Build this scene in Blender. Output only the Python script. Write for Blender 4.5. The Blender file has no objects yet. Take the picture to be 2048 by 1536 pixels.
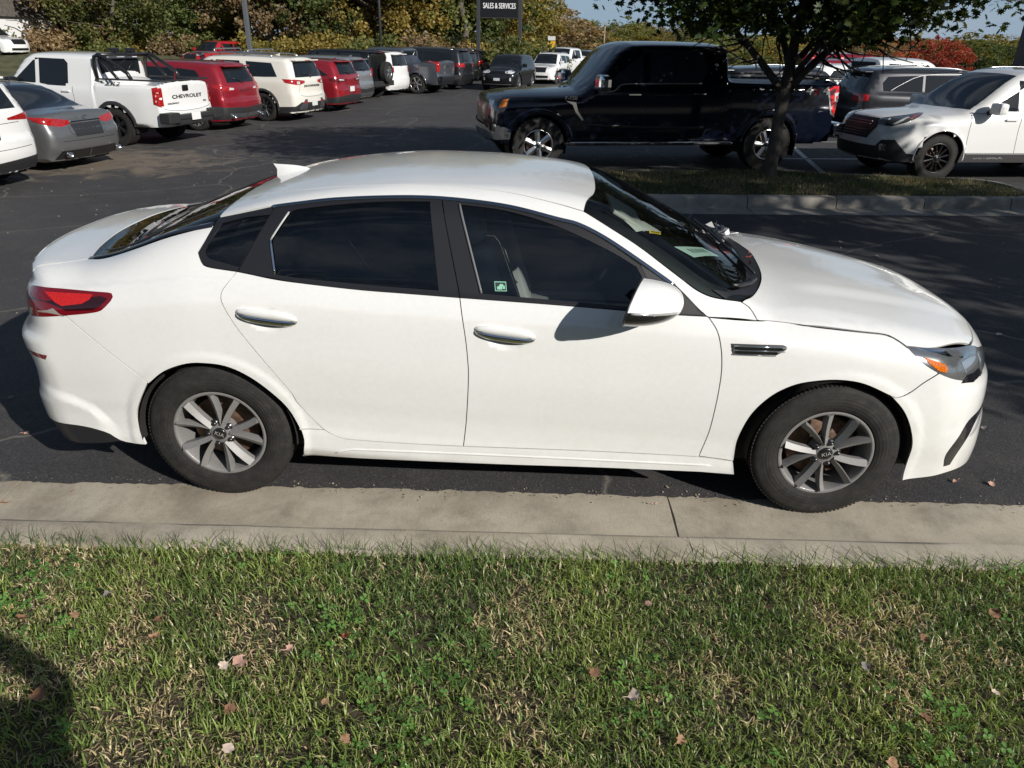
import bpy, bmesh, math, random
import numpy as np
from mathutils import Vector, Matrix
from mathutils.geometry import delaunay_2d_cdt

scene = bpy.context.scene
COL = scene.collection
PI = math.pi
R_ = math.radians

# ---------------------------------------------------------------- camera
cam_data = bpy.data.cameras.new("camera")
cam_data.sensor_width = 36.0
cam_data.lens = 25.6416
cam_data.clip_start = 0.05
cam_data.clip_end = 2000.0
cam_ob = bpy.data.objects.new("camera", cam_data)
COL.objects.link(cam_ob)
cr, cu, cf = (0.99932944, 0.03030867, 0.02054384), (-0.03149671, 0.42546105, 0.90442846), (-0.01867142, 0.90446906, -0.42613038)
cam_ob.matrix_world = Matrix(((cr[0], cu[0], -cf[0], 0.01468784), (cr[1], cu[1], -cf[1], -3.82535908), (cr[2], cu[2], -cf[2], 2.02352672), (0, 0, 0, 1)))
scene.camera = cam_ob

# ---------------------------------------------------------------- sky and sun
SUN_TO = Vector((-0.746, 0.666, -0.505)).normalized()       # direction the light travels
sun_el = math.asin(-SUN_TO.z)
world = bpy.data.worlds.new("World"); scene.world = world; world.use_nodes = True
wn, wl = world.node_tree.nodes, world.node_tree.links
wn.clear()
w_out = wn.new("ShaderNodeOutputWorld"); w_bg = wn.new("ShaderNodeBackground")
w_sky = wn.new("ShaderNodeTexSky"); w_sky.sky_type = 'NISHITA'; w_sky.sun_disc = False
w_sky.sun_elevation = sun_el
w_sky.sun_rotation = math.atan2(-SUN_TO.x, -SUN_TO.y)
w_sky.air_density = 1.0; w_sky.dust_density = 0.25; w_sky.ozone_density = 1.0
w_tc = wn.new("ShaderNodeTexCoord"); w_map = wn.new("ShaderNodeMapping"); w_map.inputs['Scale'].default_value = (1.0, 1.0, 5.5)
w_nz = wn.new("ShaderNodeTexNoise"); w_nz.inputs['Scale'].default_value = 3.2; w_nz.inputs['Detail'].default_value = 9; w_nz.inputs['Roughness'].default_value = .58
w_rmp = wn.new("ShaderNodeValToRGB"); w_rmp.color_ramp.elements[0].position = .50; w_rmp.color_ramp.elements[1].position = .68
w_mix = wn.new("ShaderNodeMixRGB"); w_mix.inputs['Color2'].default_value = (6.2, 6.9, 7.8, 1)
w_mul = wn.new("ShaderNodeMath"); w_mul.operation = 'MULTIPLY'; w_mul.inputs[1].default_value = .6
wl.new(w_tc.outputs['Generated'], w_map.inputs['Vector']); wl.new(w_map.outputs['Vector'], w_nz.inputs['Vector'])
wl.new(w_nz.outputs['Fac'], w_rmp.inputs['Fac']); wl.new(w_rmp.outputs['Color'], w_mul.inputs[0]); wl.new(w_mul.outputs[0], w_mix.inputs['Fac'])
w_sep = wn.new("ShaderNodeSeparateXYZ"); wl.new(w_tc.outputs['Generated'], w_sep.inputs[0])
w_rng = wn.new("ShaderNodeMapRange"); w_rng.interpolation_type = 'SMOOTHSTEP'; w_rng.inputs['From Min'].default_value = -.02; w_rng.inputs['From Max'].default_value = .30; w_rng.inputs['To Min'].default_value = .88; w_rng.inputs['To Max'].default_value = 0.0
wl.new(w_sep.outputs['Z'], w_rng.inputs['Value'])
w_hz = wn.new("ShaderNodeMixRGB"); w_hz.inputs['Color2'].default_value = (3.7, 5.6, 7.9, 1); wl.new(w_rng.outputs[0], w_hz.inputs['Fac']); wl.new(w_sky.outputs['Color'], w_hz.inputs['Color1'])   # blue autumn haze low in the sky, the same all round
wl.new(w_hz.outputs['Color'], w_mix.inputs['Color1']); wl.new(w_mix.outputs['Color'], w_bg.inputs['Color'])
w_bg.inputs['Strength'].default_value = 0.06
wl.new(w_bg.outputs['Background'], w_out.inputs['Surface'])

sun = bpy.data.lights.new("sun", 'SUN'); sun.energy = 4.7; sun.angle = R_(.53); sun.color = (1.0, .955, .885)
sun_ob = bpy.data.objects.new("sun", sun); COL.objects.link(sun_ob)
sun_ob.rotation_euler = SUN_TO.to_track_quat('-Z', 'Y').to_euler()

vs = scene.view_settings
vs.view_transform = 'Standard'; vs.look = 'None'; vs.exposure = 0.16; vs.gamma = 1.0; vs.use_curve_mapping = False
scene.render.engine = 'CYCLES'
scene.cycles.max_bounces = 8; scene.cycles.transparent_max_bounces = 16
scene.cycles.caustics_reflective = False; scene.cycles.caustics_refractive = False

# ---------------------------------------------------------------- helpers: objects and meshes
def link(o, parent=None):
    COL.objects.link(o)
    if parent is not None: o.parent = parent
    return o
def tag(o, label=None, cat=None, group=None, kind=None):
    if label: o['label'] = label
    if cat: o['category'] = cat
    if group: o['group'] = group
    if kind: o['kind'] = kind
    return o
def empty(name, loc=(0, 0, 0), rz=0.0):
    o = bpy.data.objects.new(name, None); o.location = loc; o.rotation_euler = (0, 0, rz); o.empty_display_size = .2
    return link(o)
def add(name, me, m=None, parent=None):
    if m is not None: me.materials.clear(); me.materials.append(m)
    return link(bpy.data.objects.new(name, me), parent)
def mesh_np(name, V, faces, smooth=True):
    me = bpy.data.meshes.new(name); me.from_pydata([tuple(map(float, v)) for v in V], [], [tuple(map(int, f)) for f in faces]); me.update()
    if smooth: me.polygons.foreach_set('use_smooth', np.ones(len(me.polygons), bool))
    return me
def mesh_fast(name, V, F, smooth=False):
    """V (n,3), F (m,k) constant k"""
    V = np.asarray(V, np.float32); F = np.asarray(F, np.int32); m, k = F.shape
    me = bpy.data.meshes.new(name); me.vertices.add(len(V)); me.vertices.foreach_set('co', V.ravel())
    me.loops.add(m*k); me.loops.foreach_set('vertex_index', F.ravel())
    me.polygons.add(m); me.polygons.foreach_set('loop_start', np.arange(0, m*k, k, dtype=np.int32)); me.polygons.foreach_set('loop_total', np.full(m, k, np.int32))
    if smooth: me.polygons.foreach_set('use_smooth', np.ones(m, bool))
    me.update(); me.validate(); return me
class MB:
    """collects simple shapes into one mesh"""
    def __init__(s): s.v = []; s.f = []; s.sm = []
    def put(s, V, F, smooth=False):
        o = len(s.v); s.v += [tuple(map(float, q)) for q in V]; s.f += [tuple(int(i) + o for i in q) for q in F]; s.sm += [smooth]*len(F); return s
    def box(s, c, d, bev=0.0, M=None):
        hx, hy, hz = d[0]/2, d[1]/2, d[2]/2
        if bev <= 0:
            V = [(c[0]+a*hx, c[1]+b*hy, c[2]+e*hz) for a in (-1, 1) for b in (-1, 1) for e in (-1, 1)]
            F = [(0,1,3,2),(4,6,7,5),(0,4,5,1),(2,3,7,6),(0,2,6,4),(1,5,7,3)]
        else:
            bm = bmesh.new(); bmesh.ops.create_cube(bm, size=1.0)
            for v in bm.verts: v.co = Vector((v.co.x*d[0], v.co.y*d[1], v.co.z*d[2]))
            bmesh.ops.bevel(bm, geom=list(bm.edges), offset=bev, segments=2, affect='EDGES', profile=.6)
            bm.verts.ensure_lookup_table(); V = [(v.co.x+c[0], v.co.y+c[1], v.co.z+c[2]) for v in bm.verts]; F = [[v.index for v in f.verts] for f in bm.faces]; bm.free()
        if M is not None: V = [tuple(M @ Vector(v)) for v in V]
        return s.put(V, F, False)
    def tube(s, pts, r, n=8, caps=True, smooth=True):
        P = [Vector(q) for q in pts]; rr = r if isinstance(r, (list, tuple)) else [r]*len(P); V = []; F = []; up = None
        for i, q in enumerate(P):
            t = (P[min(i+1, len(P)-1)] - P[max(i-1, 0)]).normalized()
            if up is None: up = t.orthogonal().normalized()
            up = (up - t*up.dot(t)).normalized(); w = t.cross(up)
            for k in range(n):
                a = 2*PI*k/n; V.append(q + (up*math.cos(a) + w*math.sin(a))*rr[i])
        for i in range(len(P)-1):
            for k in range(n): a, b = i*n+k, i*n+(k+1) % n; F.append((a, b, b+n, a+n))
        if caps: F.append(tuple(range(n-1, -1, -1))); F.append(tuple((len(P)-1)*n + k for k in range(n)))
        return s.put(V, F, smooth)
    def lathe_y(s, prof, n=48, c=(0, 0, 0), closed=False):
        """profile (r, y) turned about the y axis through c"""
        V = []; F = []; m = len(prof)
        for i in range(n):
            a = 2*PI*i/n
            for (r, y) in prof: V.append((c[0] + r*math.cos(a), c[1] + y, c[2] + r*math.sin(a)))
        for i in range(n):
            j = (i+1) % n
            for k in range(m if closed else m-1): k2 = (k+1) % m; F.append((i*m+k, i*m+k2, j*m+k2, j*m+k))
        return s.put(V, F, True)
    def prism(s, poly, y0, y1, smooth=False):
        """outline in (x, z) between two y planes"""
        n = len(poly); V = [(x, y0, z) for x, z in poly] + [(x, y1, z) for x, z in poly]
        F = [tuple(range(n-1, -1, -1)), tuple(range(n, 2*n))] + [(i, (i+1) % n, n+(i+1) % n, n+i) for i in range(n)]
        return s.put(V, F, smooth)
    def mesh(s, name, fix=True):
        me = bpy.data.meshes.new(name); me.from_pydata(s.v, [], s.f); me.update(); me.polygons.foreach_set('use_smooth', np.array(s.sm, bool))
        if fix:
            bm = bmesh.new(); bm.from_mesh(me); bmesh.ops.recalc_face_normals(bm, faces=bm.faces); bm.to_mesh(me); bm.free()
        return me
    def build(s, name, m, parent=None): return add(name, s.mesh(name), m, parent)
def auto_sharp(me, ang=35):
    bm = bmesh.new(); bm.from_mesh(me)
    for e in bm.edges:
        if len(e.link_faces) == 2 and e.calc_face_angle(0) > R_(ang): e.smooth = False
    for f in bm.faces: f.smooth = True
    bm.to_mesh(me); bm.free(); return me
def copy_tree(o, parent=None):
    c = o.copy(); COL.objects.link(c); c.parent = parent
    for ch in o.children: copy_tree(ch, c)
    return c
def text_mesh(name, s, size, depth=.002, m=None, parent=None, M=None, align='CENTER', sx=1.0, shear=0.0):
    cu = bpy.data.curves.new(name, 'FONT'); cu.body = s; cu.size = size; cu.extrude = depth; cu.align_x = align; cu.align_y = 'CENTER'; cu.shear = shear; cu.resolution_u = 3
    t = bpy.data.objects.new('t', cu); COL.objects.link(t); bpy.context.view_layer.update()
    dg = bpy.context.evaluated_depsgraph_get(); me = bpy.data.meshes.new_from_object(t.evaluated_get(dg)); bpy.data.objects.remove(t); bpy.data.curves.remove(cu)
    me.name = name
    if sx != 1.0: me.transform(Matrix.Diagonal((sx, 1, 1, 1)))
    if M is not None: me.transform(M)
    return add(name, me, m, parent)
def frame_matrix(o, xd, yd):
    """local x -> xd, local y -> yd, local z -> normal, at o"""
    x = Vector(xd).normalized(); z = x.cross(Vector(yd)).normalized(); y = z.cross(x)
    return Matrix(((x.x, y.x, z.x, o[0]), (x.y, y.y, z.y, o[1]), (x.z, y.z, z.z, o[2]), (0, 0, 0, 1)))

# ---------------------------------------------------------------- materials
def _nodes(name):
    m = bpy.data.materials.new(name); m.use_nodes = True; nt = m.node_tree; b = nt.nodes['Principled BSDF']; return m, nt, b
def N(nt, t, **kw):
    n = nt.nodes.new(t)
    for k, v in kw.items():
        if k in n.inputs: n.inputs[k].default_value = v
        else: setattr(n, k, v)
    return n
def coords(nt, scale=(1, 1, 1), kind='Object'):
    tc = N(nt, 'ShaderNodeTexCoord'); mp = N(nt, 'ShaderNodeMapping'); mp.inputs['Scale'].default_value = scale; nt.links.new(tc.outputs[kind], mp.inputs['Vector']); return mp.outputs['Vector']
def ramp(nt, fac, stops):
    r = N(nt, 'ShaderNodeValToRGB'); e = r.color_ramp.elements
    while len(e) < len(stops): e.new(.5)
    for k, (p, c) in zip(e, stops): k.position = p; k.color = (*c, 1) if len(c) == 3 else c
    nt.links.new(fac, r.inputs['Fac']); return r.outputs['Color']
def noise(nt, vec, scale, detail=4, rough=.55, dist=0.0):
    n = N(nt, 'ShaderNodeTexNoise'); n.inputs['Scale'].default_value = scale; n.inputs['Detail'].default_value = detail; n.inputs['Roughness'].default_value = rough; n.inputs['Distortion'].default_value = dist
    nt.links.new(vec, n.inputs['Vector']); return n.outputs['Fac']
def bump(nt, b, h, strength=.3, dist=.01):
    n = N(nt, 'ShaderNodeBump'); n.inputs['Strength'].default_value = strength; n.inputs['Distance'].default_value = dist
    nt.links.new(h, n.inputs['Height']); nt.links.new(n.outputs['Normal'], b.inputs['Normal']); return n
def mixc(nt, fac, a, b, mode='MIX'):
    n = N(nt, 'ShaderNodeMixRGB'); n.blend_type = mode
    for s, v in ((n.inputs['Fac'], fac), (n.inputs['Color1'], a), (n.inputs['Color2'], b)):
        if hasattr(v, 'is_output'): nt.links.new(v, s)
        else: s.default_value = v if not isinstance(v, tuple) else ((*v, 1) if len(v) == 3 else v)
    return n.outputs['Color']
MATS = {}
def plain(name, c, rough=.5, metal=0.0, coat=0.0, spec=.5, var=0.0, vs_=60., bmp=0.0):
    if name in MATS: return MATS[name]
    m, nt, b = _nodes(name); b.inputs['Base Color'].default_value = (*c, 1); b.inputs['Roughness'].default_value = rough; b.inputs['Metallic'].default_value = metal
    b.inputs['Coat Weight'].default_value = coat; b.inputs['Coat Roughness'].default_value = .04; b.inputs['Specular IOR Level'].default_value = spec
    if var or bmp:
        v = coords(nt); f = noise(nt, v, vs_, 6)
        if var: nt.links.new(ramp(nt, f, [(.3, tuple(q*(1-var) for q in c)), (.7, tuple(min(1, q*(1+var)) for q in c))]), b.inputs['Base Color'])
        if bmp: bump(nt, b, f, bmp, .004)
    MATS[name] = m; return m
def paint(name, c, metal=0.0, rough=.34, dust=.12, spec=.5, dcol=(.36, .33, .28), dirt=.0):
    """clear-coated car paint with thin road dust that sits in patches"""
    if name in MATS: return MATS[name]
    m, nt, b = _nodes(name); v = coords(nt)
    f1 = noise(nt, v, 1.6, 5, .6); f2 = noise(nt, v, 38., 4, .7); f3 = noise(nt, v, 900., 2, .5)
    mm = N(nt, 'ShaderNodeMath', operation='MULTIPLY'); nt.links.new(f1, mm.inputs[0]); nt.links.new(f2, mm.inputs[1])
    df = ramp(nt, mm.outputs[0], [(.16, (0, 0, 0)), (.42, (dust, dust, dust))])
    flake = ramp(nt, f3, [(.3, tuple(q*.97 for q in c)), (.7, tuple(min(1, q*1.03) for q in c))])
    col = mixc(nt, df, flake, dcol)
    if dirt > 0:                                   # road film: heaviest low on the body, patchy
        sp = N(nt, 'ShaderNodeSeparateXYZ'); nt.links.new(v, sp.inputs[0])
        rg = N(nt, 'ShaderNodeMapRange'); rg.inputs['From Min'].default_value = .62; rg.inputs['From Max'].default_value = .2; nt.links.new(sp.outputs['Z'], rg.inputs['Value'])
        pw = N(nt, 'ShaderNodeMath', operation='POWER'); pw.inputs[1].default_value = 2.0; nt.links.new(rg.outputs[0], pw.inputs[0])
        ad = N(nt, 'ShaderNodeMath', operation='MULTIPLY'); nt.links.new(pw.outputs[0], ad.inputs[0])
        n2 = ramp(nt, noise(nt, v, 7., 8, .65), [(.3, (.15*dirt,)*3), (.75, (dirt,)*3)]); nt.links.new(n2, ad.inputs[1])
        col = mixc(nt, ad.outputs[0], col, (.34, .30, .24))
    nt.links.new(col, b.inputs['Base Color'])
    b.inputs['Metallic'].default_value = metal; b.inputs['Roughness'].default_value = rough
    b.inputs['Coat Weight'].default_value = 1.0 if spec >= .5 else .75; b.inputs['Specular IOR Level'].default_value = spec
    rr = ramp(nt, f2, [(.3, (.03, .03, .03)), (.8, (.12, .12, .12))]); nt.links.new(rr, b.inputs['Coat Roughness'])
    MATS[name] = m; return m
def glass(name, tint, ior=1.5, rough=0.0, dust=.02):
    """tinted pane: sees through darkly, mirrors by Fresnel"""
    if name in MATS: return MATS[name]
    m = bpy.data.materials.new(name); m.use_nodes = True; nt = m.node_tree; nt.nodes.clear(); o = N(nt, 'ShaderNodeOutputMaterial')
    t = N(nt, 'ShaderNodeBsdfTransparent'); t.inputs['Color'].default_value = (*tint, 1)
    gl = N(nt, 'ShaderNodeBsdfGlossy'); gl.inputs['Roughness'].default_value = rough
    fr = N(nt, 'ShaderNodeFresnel'); fr.inputs['IOR'].default_value = ior; mx = N(nt, 'ShaderNodeMixShader')
    nt.links.new(fr.outputs[0], mx.inputs[0]); nt.links.new(t.outputs[0], mx.inputs[1]); nt.links.new(gl.outputs[0], mx.inputs[2])
    d = N(nt, 'ShaderNodeBsdfDiffuse'); d.inputs['Color'].default_value = (.45, .45, .44, 1); mx2 = N(nt, 'ShaderNodeMixShader')
    v = coords(nt); f = ramp(nt, noise(nt, v, 9., 8, .7), [(.35, (0, 0, 0)), (.8, (dust*2, dust*2, dust*2))]); nt.links.new(f, mx2.inputs[0])
    nt.links.new(mx.outputs[0], mx2.inputs[1]); nt.links.new(d.outputs[0], mx2.inputs[2]); nt.links.new(mx2.outputs[0], o.inputs['Surface'])
    MATS[name] = m; return m
def lens(name, c, rough=.08, tr=.0, cell=0.0):
    """lamp lens: glossy coloured plastic with a moulded cell pattern"""
    if name in MATS: return MATS[name]
    m, nt, b = _nodes(name); b.inputs['Base Color'].default_value = (*c, 1); b.inputs['Roughness'].default_value = rough; b.inputs['Coat Weight'].default_value = 1.0; b.inputs['Coat Roughness'].default_value = .02
    if cell:
        v = coords(nt); w = N(nt, 'ShaderNodeTexVoronoi'); w.inputs['Scale'].default_value = cell; nt.links.new(v, w.inputs['Vector'])
        nt.links.new(ramp(nt, w.outputs['Distance'], [(.1, tuple(q*.55 for q in c)), (.6, tuple(min(1, q*1.3) for q in c))]), b.inputs['Base Color'])
    MATS[name] = m; return m

# ---------------------------------------------------------------- vehicle surface model
def pchip(kn, n=800):
    kn = sorted(kn); x = np.array([k[0] for k in kn], float); y = np.array([k[1] for k in kn], float)
    h = np.diff(x); d = np.diff(y) / h; m = np.zeros(len(x))
    for i in range(1, len(x) - 1):
        if d[i-1] * d[i] > 0:
            w1 = 2*h[i] + h[i-1]; w2 = h[i] + 2*h[i-1]; m[i] = (w1 + w2) / (w1/d[i-1] + w2/d[i])
    m[0] = d[0]; m[-1] = d[-1]
    X = np.linspace(x[0], x[-1], n); i = np.clip(np.searchsorted(x, X) - 1, 0, len(x) - 2)
    t = (X - x[i]) / h[i]; t2 = t*t; t3 = t2*t
    Y = (2*t3-3*t2+1)*y[i] + (t3-2*t2+t)*h[i]*m[i] + (-2*t3+3*t2)*y[i+1] + (t3-t2)*h[i]*m[i+1]
    return lambda q: np.interp(q, X, Y)

def smin(a, b, k):
    hh = np.maximum(k - np.abs(a - b), 0.0)
    return np.minimum(a, b) - hh*hh / (4*k)

def sstep(a, b, x):
    t = np.clip((x - a) / (b - a), 0, 1); return t*t*(3 - 2*t)

class Body:
    """Inside-positive field of a car body: top, side, front and rear surfaces blended with rounded edges."""
    def __init__(s, P):
        s.P = P
        s.zc = pchip(P['zc']); s.zb = pchip(P['zb']); s.yb = pchip(P['yb']); s.low = pchip(P['low'])
        s.tum = pchip(P['tum']); s.crown = pchip(P['crown']); s.kt = pchip(P['kt'])
        s.nf = pchip(P['nf']); s.nr = pchip(P['nr'])
    def side(s, x, z):
        d = z - s.zb(x)
        y = s.yb(x) + np.where(d < 0, s.low(d), -s.P.get('step', 0.01)*sstep(0, .02, d) - s.tum(x)*np.maximum(d, 0))
        for (ax, az, r, w, hgt) in s.P.get('lips', ()):
            q = np.hypot(x - ax, z - az); y = y + hgt*(1 - sstep(r + w*.35, r + w, q))*(q < r + w)
        for fn in s.P.get('extra_side', ()): y = y + fn(x, z)
        return y
    def top(s, x, y):
        t = s.zc(x) - s.crown(x)*(np.abs(y)/.6)**s.P.get('cp', 2.3)
        for fn in s.P.get('extra_top', ()): t = t + fn(x, y)
        return t
    def F(s, x, y, z):
        ay = np.abs(y)
        dz = (s.zc(x + .01) - s.zc(x - .01)) / .02
        ft = (s.top(x, y) - z) / np.sqrt(1 + dz*dz)
        fs = (s.side(x, z) - ay) / np.where(z > s.zb(x), 1.13, 1.0)
        f = smin(ft, fs, s.kt(x))
        ff = s.nf(z) - s.P['fa']*ay**s.P['fp'] - x
        fr = x - s.nr(z) - s.P['ra']*ay**s.P['rp']
        f = smin(f, ff, s.P.get('kf', .12)); f = smin(f, fr, s.P.get('kr', .10))
        return np.minimum(f, z - s.P.get('zmin', .15))
    def cast(s, O, D, t0, t1, n=48):
        """first crossing into the body along O + t*D, t0..t1 (outside -> inside); vectorised march + bisection"""
        O = np.asarray(O, float); D = np.asarray(D, float)
        T = np.linspace(t0, t1, n); a = np.full(len(O), t0); b = np.full(len(O), t1); found = np.zeros(len(O), bool)
        for i in range(1, n):
            p = O + D*T[i]; v = s.F(p[:, 0], p[:, 1], p[:, 2])
            hit = (v >= 0) & ~found; a[hit] = T[i-1]; b[hit] = T[i]; found |= hit
            if found.all(): break
        for _ in range(26):
            m = (a + b)/2; p = O + D*m[:, None]; v = s.F(p[:, 0], p[:, 1], p[:, 2])
            ins = v >= 0; b = np.where(ins, m, b); a = np.where(ins, a, m)
        return O + D*((a + b)/2)[:, None], found
    def normal(s, p, e=.004):
        x, y, z = p[:, 0], p[:, 1], p[:, 2]
        g = np.stack([s.F(x+e, y, z) - s.F(x-e, y, z), s.F(x, y+e, z) - s.F(x, y-e, z), s.F(x, y, z+e) - s.F(x, y, z-e)], -1)
        return -g / np.maximum(np.linalg.norm(g, axis=1, keepdims=True), 1e-9)

# charts: how a flat outline is wrapped onto the body.  each gives to2d(P) and lift(body, UV)
class SideChart:
    def __init__(s, sg=-1): s.sg = sg
    def to2d(s, P): return np.stack([P[:, 0], P[:, 2]], -1)
    def lift(s, B, uv):
        O = np.stack([uv[:, 0], np.full(len(uv), 1.25*s.sg), uv[:, 1]], -1); D = np.tile([0, -s.sg, 0.], (len(uv), 1))
        return B.cast(O, D, 0, 1.24)[0]
class ObliqueChart:                      # looks at the cantrail from above at 45 degrees
    def __init__(s, sg=-1, el=45): s.sg = sg; a = math.radians(el); s.c, s.q = math.cos(a), math.sin(a)
    def to2d(s, P): return np.stack([P[:, 0], P[:, 2]*s.c - np.abs(P[:, 1])*s.q], -1)
    def lift(s, B, uv):
        n = len(uv); v = uv[:, 1]; w = 2.0
        O = np.stack([uv[:, 0], s.sg*(-v*s.q + w*s.c), v*s.c + w*s.q], -1)
        D = np.tile([0, -s.sg*s.c, -s.q], (n, 1)); return B.cast(O, D, 0, 2.0, 90)[0]
class TopChart:
    def to2d(s, P): return P[:, :2].copy()
    def lift(s, B, uv):
        n = len(uv); O = np.concatenate([uv, np.full((n, 1), 2.6)], 1); return B.cast(O, np.tile([0, 0, -1.], (n, 1)), 0, 2.2, 60)[0]
class EndChart:                          # front (+1) or rear (-1) view: (y, z)
    def __init__(s, sg): s.sg = sg
    def to2d(s, P): return P[:, 1:].copy()
    def lift(s, B, uv):
        n = len(uv); O = np.stack([np.full(n, 4.0*s.sg), uv[:, 0], uv[:, 1]], -1); return B.cast(O, np.tile([-s.sg, 0, 0.], (n, 1)), 0, 3.9, 120)[0]
class CylChart:                          # about a vertical axis (x0, 0): arc length about end direction sg, height
    def __init__(s, x0, sg, R=.9): s.x0, s.sg, s.R = x0, sg, R
    def to2d(s, P): return np.stack([np.arctan2(P[:, 1], s.sg*(P[:, 0] - s.x0))*s.R, P[:, 2]], -1)
    def lift(s, B, uv):
        a = uv[:, 0]/s.R; dx = np.cos(a)*s.sg; dy = np.sin(a); n = len(uv)
        D = np.stack([-dx, -dy, np.zeros(n)], -1); O = np.stack([s.x0 + 2*dx, 2*dy, uv[:, 1]], -1)
        return B.cast(O, D, 0, 1.95, 80)[0]
class CylYChart:                         # about a cross axis (x0, z0): y, arc length from straight up towards sg
    def __init__(s, x0, z0, sg, R=.3): s.x0, s.z0, s.sg, s.R = x0, z0, sg, R
    def to2d(s, P): return np.stack([P[:, 1], np.arctan2(s.sg*(P[:, 0] - s.x0), P[:, 2] - s.z0)*s.R], -1)
    def lift(s, B, uv):
        a = uv[:, 1]/s.R; dx = np.sin(a)*s.sg; dz = np.cos(a); n = len(uv)
        O = np.stack([s.x0 + 1.2*dx, uv[:, 0], s.z0 + 1.2*dz], -1); return B.cast(O, np.stack([-dx, np.zeros(n), -dz], -1), 0, 1.18, 60)[0]

# ---------------------------------------------------------------- panels: outlines wrapped onto the surface, with rounded and returned edges
def smooth_poly(parts, step=.02):
    """parts: list of polylines (each smoothed inside, corners where they meet) -> closed resampled outline (n,2)"""
    out = []
    for pl in parts:
        P = np.asarray(pl, float)
        if len(P) == 2: C = P
        else:
            Q = np.vstack([2*P[0]-P[1], P, 2*P[-1]-P[-2]]); C = [P[0]]
            for i in range(1, len(Q)-2):
                a, b, c, d = Q[i-1], Q[i], Q[i+1], Q[i+2]
                for t in np.linspace(0, 1, 9)[1:]:
                    C.append(.5*((2*b) + (c-a)*t + (2*a-5*b+4*c-d)*t*t + (-a+3*b-3*c+d)*t**3))
            C = np.array(C)
        L = np.concatenate([[0], np.cumsum(np.linalg.norm(np.diff(C, axis=0), axis=1))]); n = max(2, int(math.ceil(L[-1]/step)) + 1)
        s = np.linspace(0, L[-1], n); S = np.stack([np.interp(s, L, C[:, 0]), np.interp(s, L, C[:, 1])], -1)
        out.append(S)
    P = np.vstack(out); keep = [0]
    for i in range(1, len(P)):
        if np.linalg.norm(P[i] - P[keep[-1]]) > 1e-3: keep.append(i)
    P = P[keep]
    if np.linalg.norm(P[0] - P[-1]) < 1e-3: P = P[:-1]
    return P
def area2(P): x, y = P[:, 0], P[:, 1]; return .5*np.sum(x*np.roll(y, -1) - y*np.roll(x, -1))
def inset(P, d):
    s = 1 if area2(P) > 0 else -1
    a = P - np.roll(P, 1, 0); b = np.roll(P, -1, 0) - P
    a /= np.maximum(np.linalg.norm(a, axis=1, keepdims=True), 1e-9); b /= np.maximum(np.linalg.norm(b, axis=1, keepdims=True), 1e-9)
    na = np.stack([-a[:, 1], a[:, 0]], -1)*s; nb = np.stack([-b[:, 1], b[:, 0]], -1)*s
    m = na + nb; l = np.maximum(np.sum(m*m, 1)/2, .35); return P + m/l[:, None]*d
def inside(P, Q):
    x, y = Q[:, 0], Q[:, 1]; r = np.zeros(len(Q), bool); n = len(P)
    for i in range(n):
        x0, y0 = P[i]; x1, y1 = P[(i+1) % n]
        c = ((y0 > y) != (y1 > y)); 
        if y1 != y0: r ^= c & (x < (x1-x0)*(y-y0)/(y1-y0) + x0)
    return r
def seg_dist(P, Q):
    d = np.full(len(Q), 9.); n = len(P)
    for i in range(n):
        a = P[i]; b = P[(i+1) % n]; ab = b-a; t = np.clip(((Q-a)@ab)/max(ab@ab, 1e-12), 0, 1); d = np.minimum(d, np.linalg.norm(Q-(a+t[:, None]*ab), axis=1))
    return d
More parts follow.
